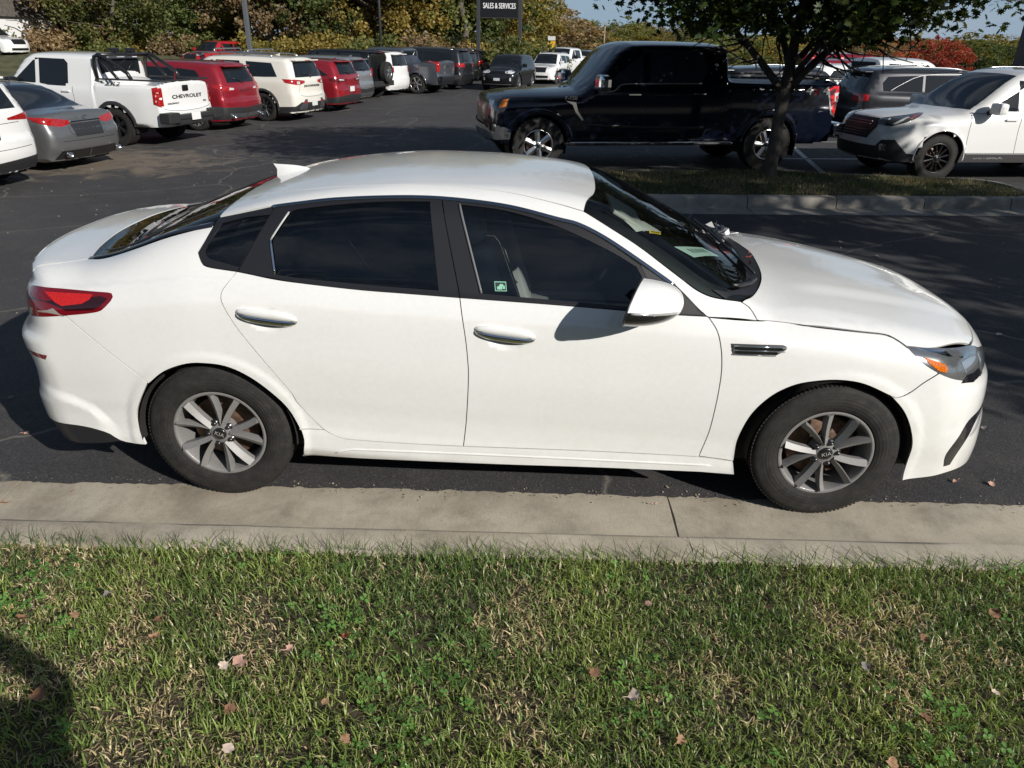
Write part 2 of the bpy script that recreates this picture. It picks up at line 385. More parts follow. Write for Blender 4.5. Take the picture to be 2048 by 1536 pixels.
def panel_data(B, chart, outline, gap=.002, grid=.02, off=0.0, skirt=.012, rnd=.003, holes=()):
    P = inset(outline, gap) if gap else outline.copy()
    if area2(P) < 0: P = P[::-1]
    rings = [P]; P2 = inset(P, max(rnd*1.5, .002)); rings.append(P2)
    H = []
    for h in holes:
        h = h if area2(h) > 0 else h[::-1]; H.append(h)
    lo, hi = P.min(0), P.max(0)
    gx = np.arange(lo[0] + grid*.5, hi[0], grid); gy = np.arange(lo[1] + grid*.5, hi[1], grid)
    G = np.stack(np.meshgrid(gx, gy), -1).reshape(-1, 2); G[:, 0] += np.where((np.round((G[:, 1]-lo[1])/grid).astype(int) % 2) == 0, grid*.25, -grid*.25)
    G = G[inside(P2, G)]; G = G[seg_dist(P2, G) > grid*.45]
    for h in H: G = G[~inside(h, G)]; G = G[seg_dist(h, G) > grid*.45]
    V = []; E = []
    for r in rings + H:
        o = len(V); V += [tuple(q) for q in r]; E += [(o+i, o+(i+1) % len(r)) for i in range(len(r))]
    V += [tuple(q) for q in G]
    res = delaunay_2d_cdt([Vector(v) for v in V], E, [], 0, 1e-6)
    v2 = np.array([tuple(v) for v in res[0]]); tri = np.array([tuple(f) for f in res[2]])
    cen = v2[tri].mean(1); ok = inside(P, cen)
    for h in H: ok &= ~inside(h, cen)
    tri = tri[ok]
    a, b, c = v2[tri[:, 0]], v2[tri[:, 1]], v2[tri[:, 2]]; ar = (b[:, 0]-a[:, 0])*(c[:, 1]-a[:, 1]) - (b[:, 1]-a[:, 1])*(c[:, 0]-a[:, 0])
    tri[ar < 0] = tri[ar < 0][:, ::-1]
    X = chart.lift(B, v2); Nn = B.normal(X)
    dist = np.minimum.reduce([seg_dist(r, v2) for r in [P] + H]); edge = dist < 1e-5
    X = X + Nn*(off - np.where(edge, rnd*.7, 0))[:, None]
    # orientation
    fn = np.cross(X[tri[:, 1]]-X[tri[:, 0]], X[tri[:, 2]]-X[tri[:, 0]])
    if np.sum(fn*Nn[tri[:, 0]]) < 0: tri = tri[:, ::-1]
    # boundary edges -> skirt
    if skirt:
        cnt = {}
        for t in tri:
            for i in range(3): e = (t[i], t[(i+1) % 3]); cnt[e] = 1
        bd = [e for e in cnt if (e[1], e[0]) not in cnt]; ids = sorted({i for e in bd for i in e}); mp = {i: len(X)+k for k, i in enumerate(ids)}
        XS = X[ids] - Nn[ids]*skirt; X2 = np.vstack([X, XS]); SK = [(e[1], e[0], mp[e[0]], mp[e[1]]) for e in bd]
    else: X2 = X; SK = []
    return X2, tri, SK, Nn
def panel_mesh(name, data, mirror=False, gap_mat=None):
    X, tri, SK, Nn = data
    def one(sg):
        Y = X.copy(); F = [tuple(t) for t in tri]; S = list(SK); n = Nn.copy()
        if sg < 0: Y[:, 1] *= -1; F = [f[::-1] for f in F]; S = [f[::-1] for f in S]; n[:, 1] *= -1
        return Y, F, S, n
    me = bpy.data.meshes.new(name); Y, F, S, n = one(-1 if mirror else 1)
    me.from_pydata(Y.tolist(), [], [tuple(map(int, f)) for f in F] + [tuple(map(int, f)) for f in S]); me.update()
    me.polygons.foreach_set('use_smooth', np.array([True]*len(F) + [False]*len(S)))
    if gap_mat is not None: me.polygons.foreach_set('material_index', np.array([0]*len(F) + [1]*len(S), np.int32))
    ln = np.zeros((len(me.loops), 3)); li = np.zeros(len(me.loops), np.int32); me.loops.foreach_get('vertex_index', li)
    nf = 3*len(F); ln[:nf] = n[li[:nf]]
    pn = np.zeros(len(me.polygons)*3); me.polygons.foreach_get('normal', pn); pn = pn.reshape(-1, 3)
    for k in range(len(S)): ln[nf+4*k:nf+4*k+4] = pn[len(F)+k]
    me.normals_split_custom_set(ln.tolist())
    return me
class Kit:
    """builds panels of one vehicle"""
    def __init__(s, body, root): s.B = body; s.root = root; s.gap_mat = None
    def panel(s, name, chart, parts, m, parent=None, both=True, pts3=True, step=.02, label=None, **kw):
        pl = [chart.to2d(np.asarray(q, float)) if pts3 else np.asarray(q, float) for q in parts]
        o2 = smooth_poly(pl, step); d = panel_data(s.B, chart, o2, **kw); out = []
        for mir in ((False, True) if both else (False,)):
            o = add(name, panel_mesh(name, d, mir, s.gap_mat), m, parent or s.root); out.append(o)
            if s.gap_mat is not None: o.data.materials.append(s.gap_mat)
            if label: o['label'] = label
        return out
def ribbon(B, chart, pts, w, off, th, m, name, parent, both=True, pts3=True, step=.02, closed=False, taper=False):
    """a moulding that follows a line on the body: rounded strip of width w standing off the surface"""
    P = np.asarray(pts, float); uv = chart.to2d(P) if pts3 else P
    uv = smooth_poly([uv], step); n = len(uv); X = chart.lift(B, uv); Nn = B.normal(X)
    T = np.gradient(X, axis=0); T /= np.maximum(np.linalg.norm(T, axis=1, keepdims=True), 1e-9); S = np.cross(Nn, T); S /= np.maximum(np.linalg.norm(S, axis=1, keepdims=True), 1e-9)
    prof = [(-.5, 0), (-.45, .7), (-.2, 1), (.2, 1), (.45, .7), (.5, 0)]; V = []; F = []; k = len(prof)
    ws = np.full(n, w)
    if taper: ws = w*np.clip(np.minimum(np.arange(n), np.arange(n)[::-1])/3 + .3, 0, 1)
    for i in range(n):
        for a, b in prof: V.append(X[i] + S[i]*a*ws[i] + Nn[i]*(off + b*th))
    for i in range(n-1):
        for j in range(k-1): F.append((i*k+j, i*k+j+1, (i+1)*k+j+1, (i+1)*k+j))
    F += [tuple(range(k)), tuple((n-1)*k+j for j in range(k-1, -1, -1))]
    out = []
    for mir in ((False, True) if both else (False,)):
        VV = [(v[0], -v[1] if mir else v[1], v[2]) for v in V]; mb = MB(); mb.put(VV, F, True); out.append(mb.build(name, m, parent))
    return out

SEDAN = dict(
    zc=[(-2.60,.98),(-2.47,1.045),(-2.40,1.085),(-2.2,1.105),(-2.0,1.118),(-1.88,1.145),(-1.6,1.262),(-1.3,1.365),(-1.1,1.412),(-.8,1.450),
        (-.5,1.468),(-.2,1.466),(.1,1.449),(.33,1.416),(.5,1.352),(.8,1.205),(1.08,1.062),(1.2,1.035),(1.5,.995),(1.8,.943),(2.05,.888),(2.2,.838),(2.3,.77),(2.36,.67),(2.5,.4)],
    zb=[(-2.6,.97),(-2.4,.98),(-2.0,1.0),(-1.7,1.035),(-1.4,1.07),(-1.05,1.075),(-.75,1.055),(-.27,1.03),(.4,1.0),(.8,.985),(1.2,.955),(1.6,.925),(2.2,.84),(2.5,.8)],
    yb=[(-2.6,.74),(-2.3,.785),(-2.1,.815),(-1.8,.848),(-1.4,.866),(-.8,.868),(0,.868),(.8,.868),(1.4,.866),(1.7,.848),(2.0,.81),(2.4,.74)],
    low=[(-1.0,-.04),(-.86,.0),(-.82,.03),(-.78,.046),(-.72,.046),(-.66,.041),(-.6,.042),(-.5,.052),(-.35,.060),(-.2,.054),(-.09,.041),(-.075,.036),(0,0)],
    tum=[(-2.5,.60),(-1.6,.55),(-.8,.515),(.3,.515),(1,.55),(2.4,.6)],
    crown=[(-2.5,.03),(-1.9,.03),(-1.2,.036),(-.5,.032),(.3,.04),(1.0,.05),(1.3,.03),(1.9,.035),(2.3,.05)],
    kt=[(-2.5,.10),(-1.9,.10),(-1.3,.10),(.2,.12),(.9,.07),(1.3,.13),(2.3,.12)],
    nf=[(.1,2.33),(.2,2.385),(.3,2.395),(.42,2.385),(.48,2.368),(.55,2.364),(.62,2.352),(.68,2.322),(.74,2.31),(.8,2.29),(1.0,2.2),(1.6,1.9)],
    nr=[(.1,-2.38),(.2,-2.43),(.28,-2.47),(.36,-2.495),(.45,-2.502),(.50,-2.487),(.58,-2.482),(.64,-2.487),(.70,-2.503),(.745,-2.508),(.80,-2.462),(.83,-2.448),(.88,-2.443),(.95,-2.433),(1.0,-2.405),(1.06,-2.42),(1.2,-2.42),(1.6,-2.3)],
    fa=.50, fp=2.5, ra=.40, rp=2.6, kf=.14, kr=.10, zmin=.13,
    lips=[(-1.402,.335,.375,.062,.007),(1.402,.335,.375,.062,.007)])

# ---------------------------------------------------------------- wheels (axis along y, outer face towards -y)
def rubber_mat():
    if 'tyre rubber' in MATS: return MATS['tyre rubber']
    m, nt, b = _nodes('tyre rubber'); v = coords(nt); f = noise(nt, v, 24., 8, .7); f2 = noise(nt, v, 220., 4, .6)
    c = ramp(nt, f, [(.35, (.016, .0155, .015)), (.62, (.030, .028, .026)), (.85, (.085, .078, .064))]); nt.links.new(c, b.inputs['Base Color'])
    b.inputs['Roughness'].default_value = .75; b.inputs['Specular IOR Level'].default_value = .3
    sp = N(nt, 'ShaderNodeSeparateXYZ'); nt.links.new(v, sp.inputs[0]); at = N(nt, 'ShaderNodeMath', operation='ARCTAN2'); nt.links.new(sp.outputs['Z'], at.inputs[0]); nt.links.new(sp.outputs['X'], at.inputs[1])
    def M2(op, a, bv): q = N(nt, 'ShaderNodeMath', operation=op); nt.links.new(a, q.inputs[0]); (nt.links.new(bv, q.inputs[1]) if hasattr(bv, 'is_output') else setattr(q.inputs[1], 'default_value', bv)); return q.outputs[0]
    xx_ = M2('MULTIPLY', sp.outputs['X'], sp.outputs['X']); zz_ = M2('MULTIPLY', sp.outputs['Z'], sp.outputs['Z']); rr = M2('SQRT', M2('ADD', xx_, zz_), 0.0)
    saw = M2('PINGPONG', M2('MULTIPLY', at.outputs[0], 22.0), 1.0); blk = M2('GREATER_THAN', saw, .16); outer = M2('GREATER_THAN', rr, .308)
    hh = N(nt, 'ShaderNodeMath', operation='MULTIPLY_ADD'); nt.links.new(blk, hh.inputs[0]); nt.links.new(outer, hh.inputs[1]); rings = M2('PINGPONG', M2('MULTIPLY', rr, 130.0), 1.0); r2 = M2('MULTIPLY', M2('MULTIPLY', rings, M2('LESS_THAN', rr, .29)), .22); nt.links.new(r2, hh.inputs[2])
    tot = N(nt, 'ShaderNodeMath', operation='MULTIPLY_ADD'); nt.links.new(f2, tot.inputs[0]); tot.inputs[1].default_value = .35; nt.links.new(hh.outputs[0], tot.inputs[2]); bump(nt, b, tot.outputs[0], .8, .004); MATS['tyre rubber'] = m; return m
def tyre_mesh(R, rim, w, block=0, seed=1):
    """tyre with bulged sidewalls, shoulder and tread grooves; block > 0 adds tread lugs"""
    h = w/2; d = R - rim
    side = [(rim - .004, -h*.80), (rim + .006, -h*.90), (rim + .012, -h*.93), (rim + d*.14, -h*.965), (rim + d*.30, -h*1.0), (rim + d*.42, -h*1.01), (rim + d*.45, -h*1.004),
            (rim + d*.62, -h*.985), (rim + d*.78, -h*.945), (rim + d*.88, -h*.90), (R - .010, -h*.845), (R - .004, -h*.79), (R - .001, -h*.72)]
    tread = []
    for k, y in enumerate((-.52, -.18, .18, .52)):
        y0 = h*y; tread += [(R, y0 - .006), (R - .008, y0 - .004), (R - .008, y0 + .004), (R, y0 + .006)]
    prof = side + tread + [(r, -y) for r, y in side[::-1]]
    mb = MB(); mb.lathe_y(prof, 72)
    me = mb.mesh('tyre')
    return me
def tyre_lugs(R, w, n=60, lug=.010, deep=.02, sh=.95):
    """shoulder blocks of the tread, one mesh"""
    mb = MB(); h = w/2
    for i in range(n):
        a = 2*PI*i/n; da = 2*PI/n*.36
        for (y0, y1, sk) in ((-h*sh, -h*.56, .0), (h*.56, h*sh, 0.), (-h*.5, -h*.21, .5), (h*.21, h*.5, .5), (-h*.15, h*.15, .25)):
            c = a + sk*2*PI/n; V = []
            for r, e in ((R - deep, 1.0), (R + lug*.35, .9)):
                for (y, s) in ((y0, -1), (y0, 1), (y1, 1), (y1, -1)):
                    rr = r - (.006 if abs(y) > h*.9 else 0); V.append((rr*math.cos(c + s*da*e), y, rr*math.sin(c + s*da*e)))
            mb.put(V, [(0, 1, 2, 3), (7, 6, 5, 4), (0, 4, 5, 1), (1, 5, 6, 2), (2, 6, 7, 3), (3, 7, 4, 0)])
    return mb.mesh('tread_blocks')
def spoke(mb, a, r0, r1, w0, w1, y0, y1, ridge, thick, skew=0.0, step=0.0):
    """one tapering spoke with a raised ridge; a = angle at the hub, skew = extra angle at the rim"""
    def P(r, ang, off, y): return (r*math.cos(ang) - off*math.sin(ang), y, r*math.sin(ang) + off*math.cos(ang))
    n = 5; V = []; F = []
    for i in range(n):
        t = i/(n-1); r = r0 + (r1-r0)*t; ang = a + skew*t; w = w0 + (w1-w0)*t; y = y0 + (y1-y0)*t
        V += [P(r, ang, -w/2, y + thick), P(r, ang, -w/2, y), P(r, ang, step*w, y - ridge), P(r, ang, w/2, y + ridge*.4), P(r, ang, w/2, y + thick)]
    for i in range(n-1):
        for k in range(5): k2 = (k+1) % 5; F.append((i*5+k, i*5+k2, (i+1)*5+k2, (i+1)*5+k))
    F += [(0, 1, 2, 3, 4), tuple((n-1)*5 + k for k in (4, 3, 2, 1, 0))]
    mb.put(V, F)
def make_wheel(name, R, rim, w, m_rim, style, m_cap=None, lugs=0, cap_text=None, parent=None, rot=0.0, nuts=5, m_lip=None):
    """an Empty at the hub; children tyre, rim, brake_disc, centre_cap, lug_nut ..."""
    root = bpy.data.objects.new(name, None); link(root, parent); h = w/2
    ty = add('tyre', tyre_mesh(R, rim, w), rubber_mat(), root)
    if lugs > 0: add('tread_blocks', tyre_lugs(R, w, lugs), rubber_mat(), ty)
    elif lugs < 0: add('tread_blocks', tyre_lugs(R - .001, w, -lugs, .006, .012, .80), rubber_mat(), ty)
    barrel = MB(); barrel.lathe_y([(rim + .004, -h*.92), (rim - .002, -h*.94), (rim - .010, -h*.92), (rim - .014, -h*.84), (rim - .022, -h*.6), (rim - .03, h*.1), (rim - .026, h*.8), (rim + .004, h*.92)], 64)
    rm = barrel.build('rim', m_rim, root); yf = -h*.80
    sp = MB(); hub_r = rim*.26
    hub = [(0.0, yf - .010), (hub_r*.5, yf - .010), (hub_r*.9, yf - .006), (hub_r*1.15, yf + .006), (hub_r*1.15, yf + .05), (0, yf + .05)]
    sp.lathe_y(hub, 40)
    if style == 'pair5':                       # five pairs of angular spokes
        for k in range(5):
            a = rot + 2*PI*k/5 + PI/2
            spoke(sp, a - .17, hub_r*.85, rim - .012, .022, .031, yf - .002, yf - .012, .017, .03, -.10, .34)
            spoke(sp, a + .19, hub_r*.85, rim - .012, .022, .031, yf - .002, yf - .012, .017, .03, .17, -.34)
    elif style == 'six':
        for k in range(6): a = rot + 2*PI*k/6; spoke(sp, a, hub_r*.9, rim - .01, .075, .085, yf - .006, yf - .010, .012, .035, 0, .1)
    elif style == 'twelve':
        for k in range(12): a = rot + 2*PI*k/12; spoke(sp, a, hub_r*.9, rim - .012, .026, .030, yf - .002, yf + .0, .008, .03, 0, .0)
    elif style == 'multi':
        for k in range(10):
            a = rot + 2*PI*k/10; spoke(sp, a - .07, hub_r*.9, rim - .01, .022, .026, yf, yf - .008, .006, .03, -.02, .1); spoke(sp, a + .09, hub_r*.9, rim - .01, .018, .022, yf, yf - .004, .006, .03, .05, -.1)
    elif style == 'five':
        for k in range(5): a = rot + 2*PI*k/5; spoke(sp, a, hub_r*.9, rim - .01, .06, .11, yf - .002, yf - .010, .012, .03, .12, .2)
    elif style == 'blade':
        for k in range(5):
            a = rot + 2*PI*k/5; spoke(sp, a - .1, hub_r*.9, rim - .01, .05, .05, yf - .002, yf - .010, .01, .03, -.18, .2); spoke(sp, a + .2, hub_r*.9, rim - .01, .03, .05, yf, yf - .004, .008, .03, .2, -.2)
    o = add('spokes', auto_sharp(sp.mesh('spokes'), 32), m_rim, rm)
    db = MB(); db.lathe_y([(0, -h*.10), (rim*.72, -h*.10), (rim*.74, -h*.06), (rim*.74, h*.06), (rim*.3, h*.1)], 40); db.build('brake_disc', plain('rusty disc', (.16, .10, .07), .55, .6, var=.5, vs_=30), root)
    bk = MB(); bk.lathe_y([(0, h*.25), (rim - .03, h*.25)], 32); bk.build('wheel_back', plain('well black', (.006, .006, .006), .9), root)
    cp = MB(); cp.lathe_y([(0, yf - .020), (rim*.115, yf - .019), (rim*.14, yf - .015), (rim*.145, yf - .004)], 28)
    cap = cp.build('centre_cap', m_cap or plain('cap black', (.012, .012, .013), .25, coat=.6), root)
    if cap_text: text_mesh('lettering', cap_text, rim*.125, .0006, plain('silver print', (.62, .62, .62), .3, .6), cap, frame_matrix((0, yf - .0208, 0), (1, 0, 0), (0, 0, 1)), sx=1.1)
    pm = plain('lug nut', (.10, .10, .105), .3, .9)
    me = None
    for k in range(nuts):
        a = rot + 2*PI*k/nuts + PI/2 + PI/nuts*(1 if style == 'pair5' else 0)
        if me is None:
            nb = MB(); nb.lathe_y([(0, -.016), (.007, -.015), (.010, -.010), (.0105, 0), (.017, .001), (.018, .006)], 10); me = nb.mesh('lug_nut'); me.materials.append(pm)
        n = bpy.data.objects.new('lug_nut', me); link(n, root); n.location = (rim*.255*math.cos(a), yf - .004, rim*.255*math.sin(a))
    return root

# ---------------------------------------------------------------- the white sedan at the kerb
def cup(cx, cz):
    def f(x, z):
        q = ((x - cx)/.085)**2 + ((z - cz)/.05)**2
        return -.024*np.clip(1 - q, 0, 1)**1.1
    return f
def bumper_fold(x, z):
    zc = np.interp(x, [-2.5, -2.20, -2.08, -1.99, -1.93, -1.88], [.552, .54, .51, .47, .41, .35]); return .015*sstep(.006, -.05, z - zc)*sstep(-1.86, -1.98, x)
SEDAN['extra_side'] = [cup(-1.095, .918), cup(-.075, .868), bumper_fold]
def hood_fn(x, y):
    a = np.abs(y); c = .50 - .10*sstep(1.2, 2.2, x)
    return (.009*sstep(c + .07, c - .06, a) - .004*sstep(.30, .0, a))*sstep(1.18, 1.4, x)*(1 - sstep(2.05, 2.3, x))
SEDAN['extra_top'] = [hood_fn]
TR = {
    'dlo_bottom': [[-1.408,-0.799,1.175],[-1.391,-0.819,1.14],[-1.361,-0.829,1.121],[-1.234,-0.839,1.107],[-1.072,-0.857,1.085],[-0.744,-0.868,1.054],[-0.51,-0.868,1.041],[-0.277,-0.868,1.029],[0.086,-0.869,1.012],[0.426,-0.87,0.994],[0.626,-0.872,0.983],[0.776,-0.871,0.979]],
    'dlo_top': [[0.776,-0.871,0.979],[0.637,-0.804,1.095],[0.531,-0.772,1.16],[0.35,-0.72,1.264],[0.223,-0.687,1.319],[0.124,-0.676,1.34],[-0.099,-0.648,1.383],[-0.373,-0.633,1.405],[-0.617,-0.639,1.404],[-0.84,-0.646,1.39],[-0.988,-0.657,1.372],[-1.104,-0.661,1.355],[-1.348,-0.665,1.301]],
    'quarter_front_edge': [[-1.359,-0.711,1.275],[-1.382,-0.766,1.223],[-1.408,-0.799,1.175]],
    'strip_low': [[-1.359,-0.711,1.275],[-1.556,-0.71,1.219],[-1.724,-0.7,1.159],[-1.889,-0.671,1.103],[-1.99,-0.631,1.086]],
    'glass_corner': [[-1.993,-0.477,1.101],[-2.009,-0.412,1.104],[-1.96,-0.574,1.097]],
    'rdoor_rear': [[-1.234,-0.839,1.107],[-1.268,-0.871,1.065],[-1.295,-0.892,1.022],[-1.282,-0.911,0.967],[-1.226,-0.922,0.864],[-1.137,-0.927,0.733],[-1.035,-0.92,0.578],[-1.014,-0.915,0.525],[-0.941,-0.909,0.424],[-0.887,-0.912,0.375],[-0.83,-0.914,0.349],[-0.78,-0.914,0.341],[-0.527,-0.914,0.33],[-0.263,-0.913,0.325]],
    'bgap': [[-0.373,-0.633,1.405],[-0.334,-0.747,1.248],[-0.277,-0.868,1.029],[-0.252,-0.918,0.879],[-0.241,-0.925,0.777],[-0.237,-0.928,0.674],[-0.248,-0.914,0.472],[-0.263,-0.913,0.325]],
    'fdoor_bot': [[-0.263,-0.913,0.325],[0.228,-0.911,0.322],[0.573,-0.91,0.316],[0.822,-0.91,0.309]],
    'fdoor_front': [[0.785,-0.873,0.975],[0.821,-0.897,0.926],[0.841,-0.914,0.866],[0.855,-0.921,0.791],[0.86,-0.927,0.687],[0.849,-0.917,0.454],[0.824,-0.909,0.325]],
    'hoodline': [[0.787,-0.873,0.976],[0.996,-0.854,0.961],[1.236,-0.835,0.936],[1.445,-0.831,0.916],[1.567,-0.821,0.902],[1.614,-0.833,0.885],[1.658,-0.854,0.859]],
    'cowlseam': [[0.997,-0.854,0.96],[0.974,-0.808,0.998],[0.932,-0.798,1.025]],
    'hoodfront': [[1.658,-0.854,0.859],[1.805,-0.824,0.847],[2.005,-0.718,0.823],[2.103,-0.571,0.817]],
    'trunkline': [[-1.99,-0.631,1.086],[-2.101,-0.661,1.073],[-2.219,-0.675,1.053]],
    'taillamp': [[-2.224,-0.745,0.971],[-2.204,-0.748,0.987],[-2.115,-0.798,0.997],[-1.803,-0.858,1.002],[-1.779,-0.864,0.997],[-1.783,-0.874,0.975],[-1.815,-0.884,0.942],[-1.853,-0.886,0.921],[-2.006,-0.871,0.895],[-2.195,-0.812,0.868],[-2.211,-0.793,0.905]],
    'bumperline': [[-2.01,-0.87,0.895],[-1.891,-0.895,0.792],[-1.767,-0.91,0.682],[-1.678,-0.919,0.601]],
    'reflector': [[-2.249,-0.817,0.695],[-2.136,-0.869,0.705],[-2.155,-0.864,0.681],[-5.411,3.381,-1.216]],
    'bump_bot': [[-2.254,-0.8,0.36],[-2.088,-0.858,0.346],[-1.94,-0.877,0.324],[-1.87,-0.888,0.275],[-1.756,-0.904,0.271]],
    'bump_crease': [[-5.355,3.285,-1.423],[-2.201,-0.837,0.536],[-2.078,-0.871,0.51],[-1.99,-0.878,0.468],[-1.927,-0.879,0.413],[-1.879,-0.883,0.355]],
    'rarch': [[-1.747,-0.904,0.28],[-1.773,-0.898,0.367],[-1.769,-0.899,0.434],[-1.731,-0.91,0.513],[-1.674,-0.919,0.598],[-1.588,-0.927,0.665],[-1.487,-0.931,0.705],[-1.403,-0.933,0.713],[-1.301,-0.933,0.7],[-1.204,-0.931,0.65],[-1.112,-0.926,0.566],[-1.053,-0.917,0.485],[-1.012,-0.917,0.398],[-1.0,-0.921,0.326],[-1.023,-0.878,0.22]],
    'rocker_bot': [[-1.022,-0.881,0.224],[-0.9,-0.883,0.228],[0.233,-0.914,0.235],[0.836,-0.914,0.23],[0.986,-0.916,0.226]],
    'rocker_top': [[-1.006,-0.918,0.387],[-0.9,-0.91,0.389]],
    'farch': [[0.983,-0.916,0.293],[0.985,-0.918,0.419],[1.022,-0.926,0.545],[1.09,-0.928,0.635],[1.182,-0.931,0.693],[1.279,-0.93,0.718],[1.381,-0.928,0.724],[1.487,-0.926,0.706],[1.603,-0.921,0.661],[1.685,-0.916,0.58],[1.748,-0.907,0.474],[1.779,-0.896,0.37],[1.782,-0.891,0.206]],
    'fbumperline': [[1.632,-0.919,0.643],[1.691,-0.906,0.661],[1.75,-0.897,0.712],[1.807,-0.886,0.751]],
    'fbump_bot': [[1.782,-0.891,0.206],[1.916,-0.863,0.224],[2.042,-0.819,0.24],[4.932,3.23,-1.991]],
    'headlight': [[1.658,-0.854,0.859],[1.805,-0.824,0.847],[2.005,-0.718,0.823],[2.184,-0.523,0.758],[2.125,-0.649,0.746],[2.094,-0.713,0.71],[2.056,-0.765,0.681],[1.989,-0.818,0.693],[1.884,-0.869,0.722],[1.798,-0.886,0.758],[1.72,-0.884,0.803],[1.677,-0.869,0.84]],
    'fog': [[1.922,-0.865,0.306],[1.914,-0.871,0.352],[1.937,-0.87,0.427],[1.981,-0.851,0.509],[2.013,-0.833,0.529],[2.132,-0.736,0.52],[2.128,-0.742,0.482],[2.012,-0.839,0.446],[1.971,-0.857,0.354],[1.967,-0.853,0.292]],
    'roofseam': [[-1.335,-0.462,1.336],[-1.159,-0.488,1.378],[-1.025,-0.521,1.398],[-0.788,-0.537,1.425],[-0.556,-0.555,1.439],[-0.329,-0.555,1.438],[-0.102,-0.576,1.424],[0.086,-0.609,1.395],[0.242,-0.637,1.361]],
    'cantrail_rear': [[-1.335,-0.462,1.336],[-1.348,-0.665,1.301]],
    'roof_rear': [[-1.335,-0.462,1.336],[-1.321,-0.274,1.353],[-1.293,-0.109,1.366],[-1.365,0.254,1.341]],
    'ws_near': [[0.244,-0.638,1.36],[0.35,-0.684,1.307],[0.478,-0.724,1.238],[0.604,-0.768,1.157],[0.669,-0.79,1.115],[0.732,-0.811,1.075],[0.795,-0.821,1.05],[0.86,-0.817,1.038],[0.932,-0.798,1.025]],
    'header': [[0.244,-0.638,1.36],[0.257,-0.574,1.389],[0.281,-0.491,1.4],[0.305,-0.408,1.405],[0.318,-0.253,1.413],[0.308,-0.041,1.42]],
    'cowl': [[0.932,-0.798,1.025],[1.007,-0.694,1.021],[1.085,-0.529,1.026],[1.131,-0.367,1.035],[1.166,-0.113,1.04],[1.168,0.158,1.039],[1.146,0.399,1.03],[2.009,4.2,0.197]],
    'vent': [[0.884,-0.912,0.874],[1.105,-0.905,0.872],[1.127,-0.909,0.858],[1.078,-0.916,0.825],[0.896,-0.918,0.829]],
    'handle_r': [[-1.228,-0.915,0.937],[-1.174,-0.918,0.915],[-1.11,-0.919,0.904],[-0.98,-0.919,0.913],[-0.967,-0.916,0.937],[-0.998,-0.914,0.951],[-1.126,-0.911,0.969],[-1.213,-0.913,0.955]],
    'handle_f': [[-0.215,-0.916,0.893],[-0.155,-0.918,0.87],[-0.08,-0.919,0.861],[0.038,-0.918,0.869],[0.046,-0.915,0.891],[0.005,-0.913,0.908],[-0.102,-0.911,0.924],[-0.198,-0.913,0.913]],
    'sticker': [[-0.134,-0.829,1.079],[-0.085,-0.828,1.08],[-0.083,-0.844,1.047],[-0.132,-0.846,1.046]],
    'fin': [[-2.724,4.326,0.671],[-1.149,0.077,1.402]],
    'fg_top': [[-0.294,-0.66,1.381],[-0.098,-0.67,1.362],[0.125,-0.701,1.309],[0.347,-0.745,1.222],[0.475,-0.775,1.158]],
    'fg_front': [[0.475,-0.775,1.158],[0.509,-0.807,1.093],[0.504,-0.857,1.007]],
    'fg_bot': [[0.504,-0.857,1.007],[0.28,-0.854,1.018],[-0.186,-0.849,1.044]],
    'rg_top': [[-1.025,-0.703,1.336],[-0.98,-0.69,1.351],[-0.762,-0.67,1.376],[-0.594,-0.662,1.387],[-0.422,-0.655,1.39]],
    'rg_front': [[-0.422,-0.655,1.39],[-0.369,-0.85,1.052]],
    'rg_bot': [[-0.369,-0.85,1.052],[-0.669,-0.849,1.068],[-0.96,-0.849,1.089],[-1.068,-0.845,1.1]],
    'rg_rear': [[-1.068,-0.845,1.1],[-1.094,-0.776,1.231],[-1.025,-0.703,1.336]],
    'qg': [[-1.108,-0.705,1.326],[-1.22,-0.703,1.31],[-1.323,-0.71,1.284]],
    'qg2': [[-1.323,-0.71,1.284],[-1.373,-0.786,1.197],[-1.373,-0.803,1.169],[-1.35,-0.814,1.151],[-1.225,-0.83,1.124]],
    'sail': [[0.49,-0.77,1.166],[0.638,-0.812,1.079],[0.757,-0.869,0.985]],
    'sail2': [[0.757,-0.869,0.985],[0.619,-0.87,0.988],[0.525,-0.863,1.001]],
    'sail3': [[0.525,-0.863,1.001],[0.526,-0.809,1.09],[0.49,-0.77,1.166]],
    'dgap': [[-1.108,-0.662,1.354],[-1.108,-0.705,1.326],[-1.222,-0.831,1.122],[-1.234,-0.839,1.107]],
    'rear_lens_red': [[-2.108,-0.814,0.981],[-1.871,-0.854,0.989],[-1.886,-0.863,0.967],[-1.921,-0.866,0.949],[-2.018,-0.858,0.933],[-2.05,-0.847,0.945]],
    'lamp_clear': [[-2.201,-0.801,0.906],[-2.06,-0.857,0.92],[-2.032,-0.866,0.899],[-2.193,-0.813,0.873]],
    'amber': [[1.71,-0.873,0.825],[1.807,-0.868,0.8],[1.846,-0.866,0.779],[1.854,-0.873,0.754],[1.806,-0.884,0.76],[1.755,-0.883,0.791]],
    'hood_crease': [[1.199,-0.553,1.006],[1.503,-0.558,0.969],[1.84,-0.61,0.9],[2.051,-0.61,0.838]],
    'mirror': [[0.424,-0.889,0.957],[0.511,-0.804,1.099],[0.673,-0.844,1.017],[0.535,-0.892,0.948]],
}
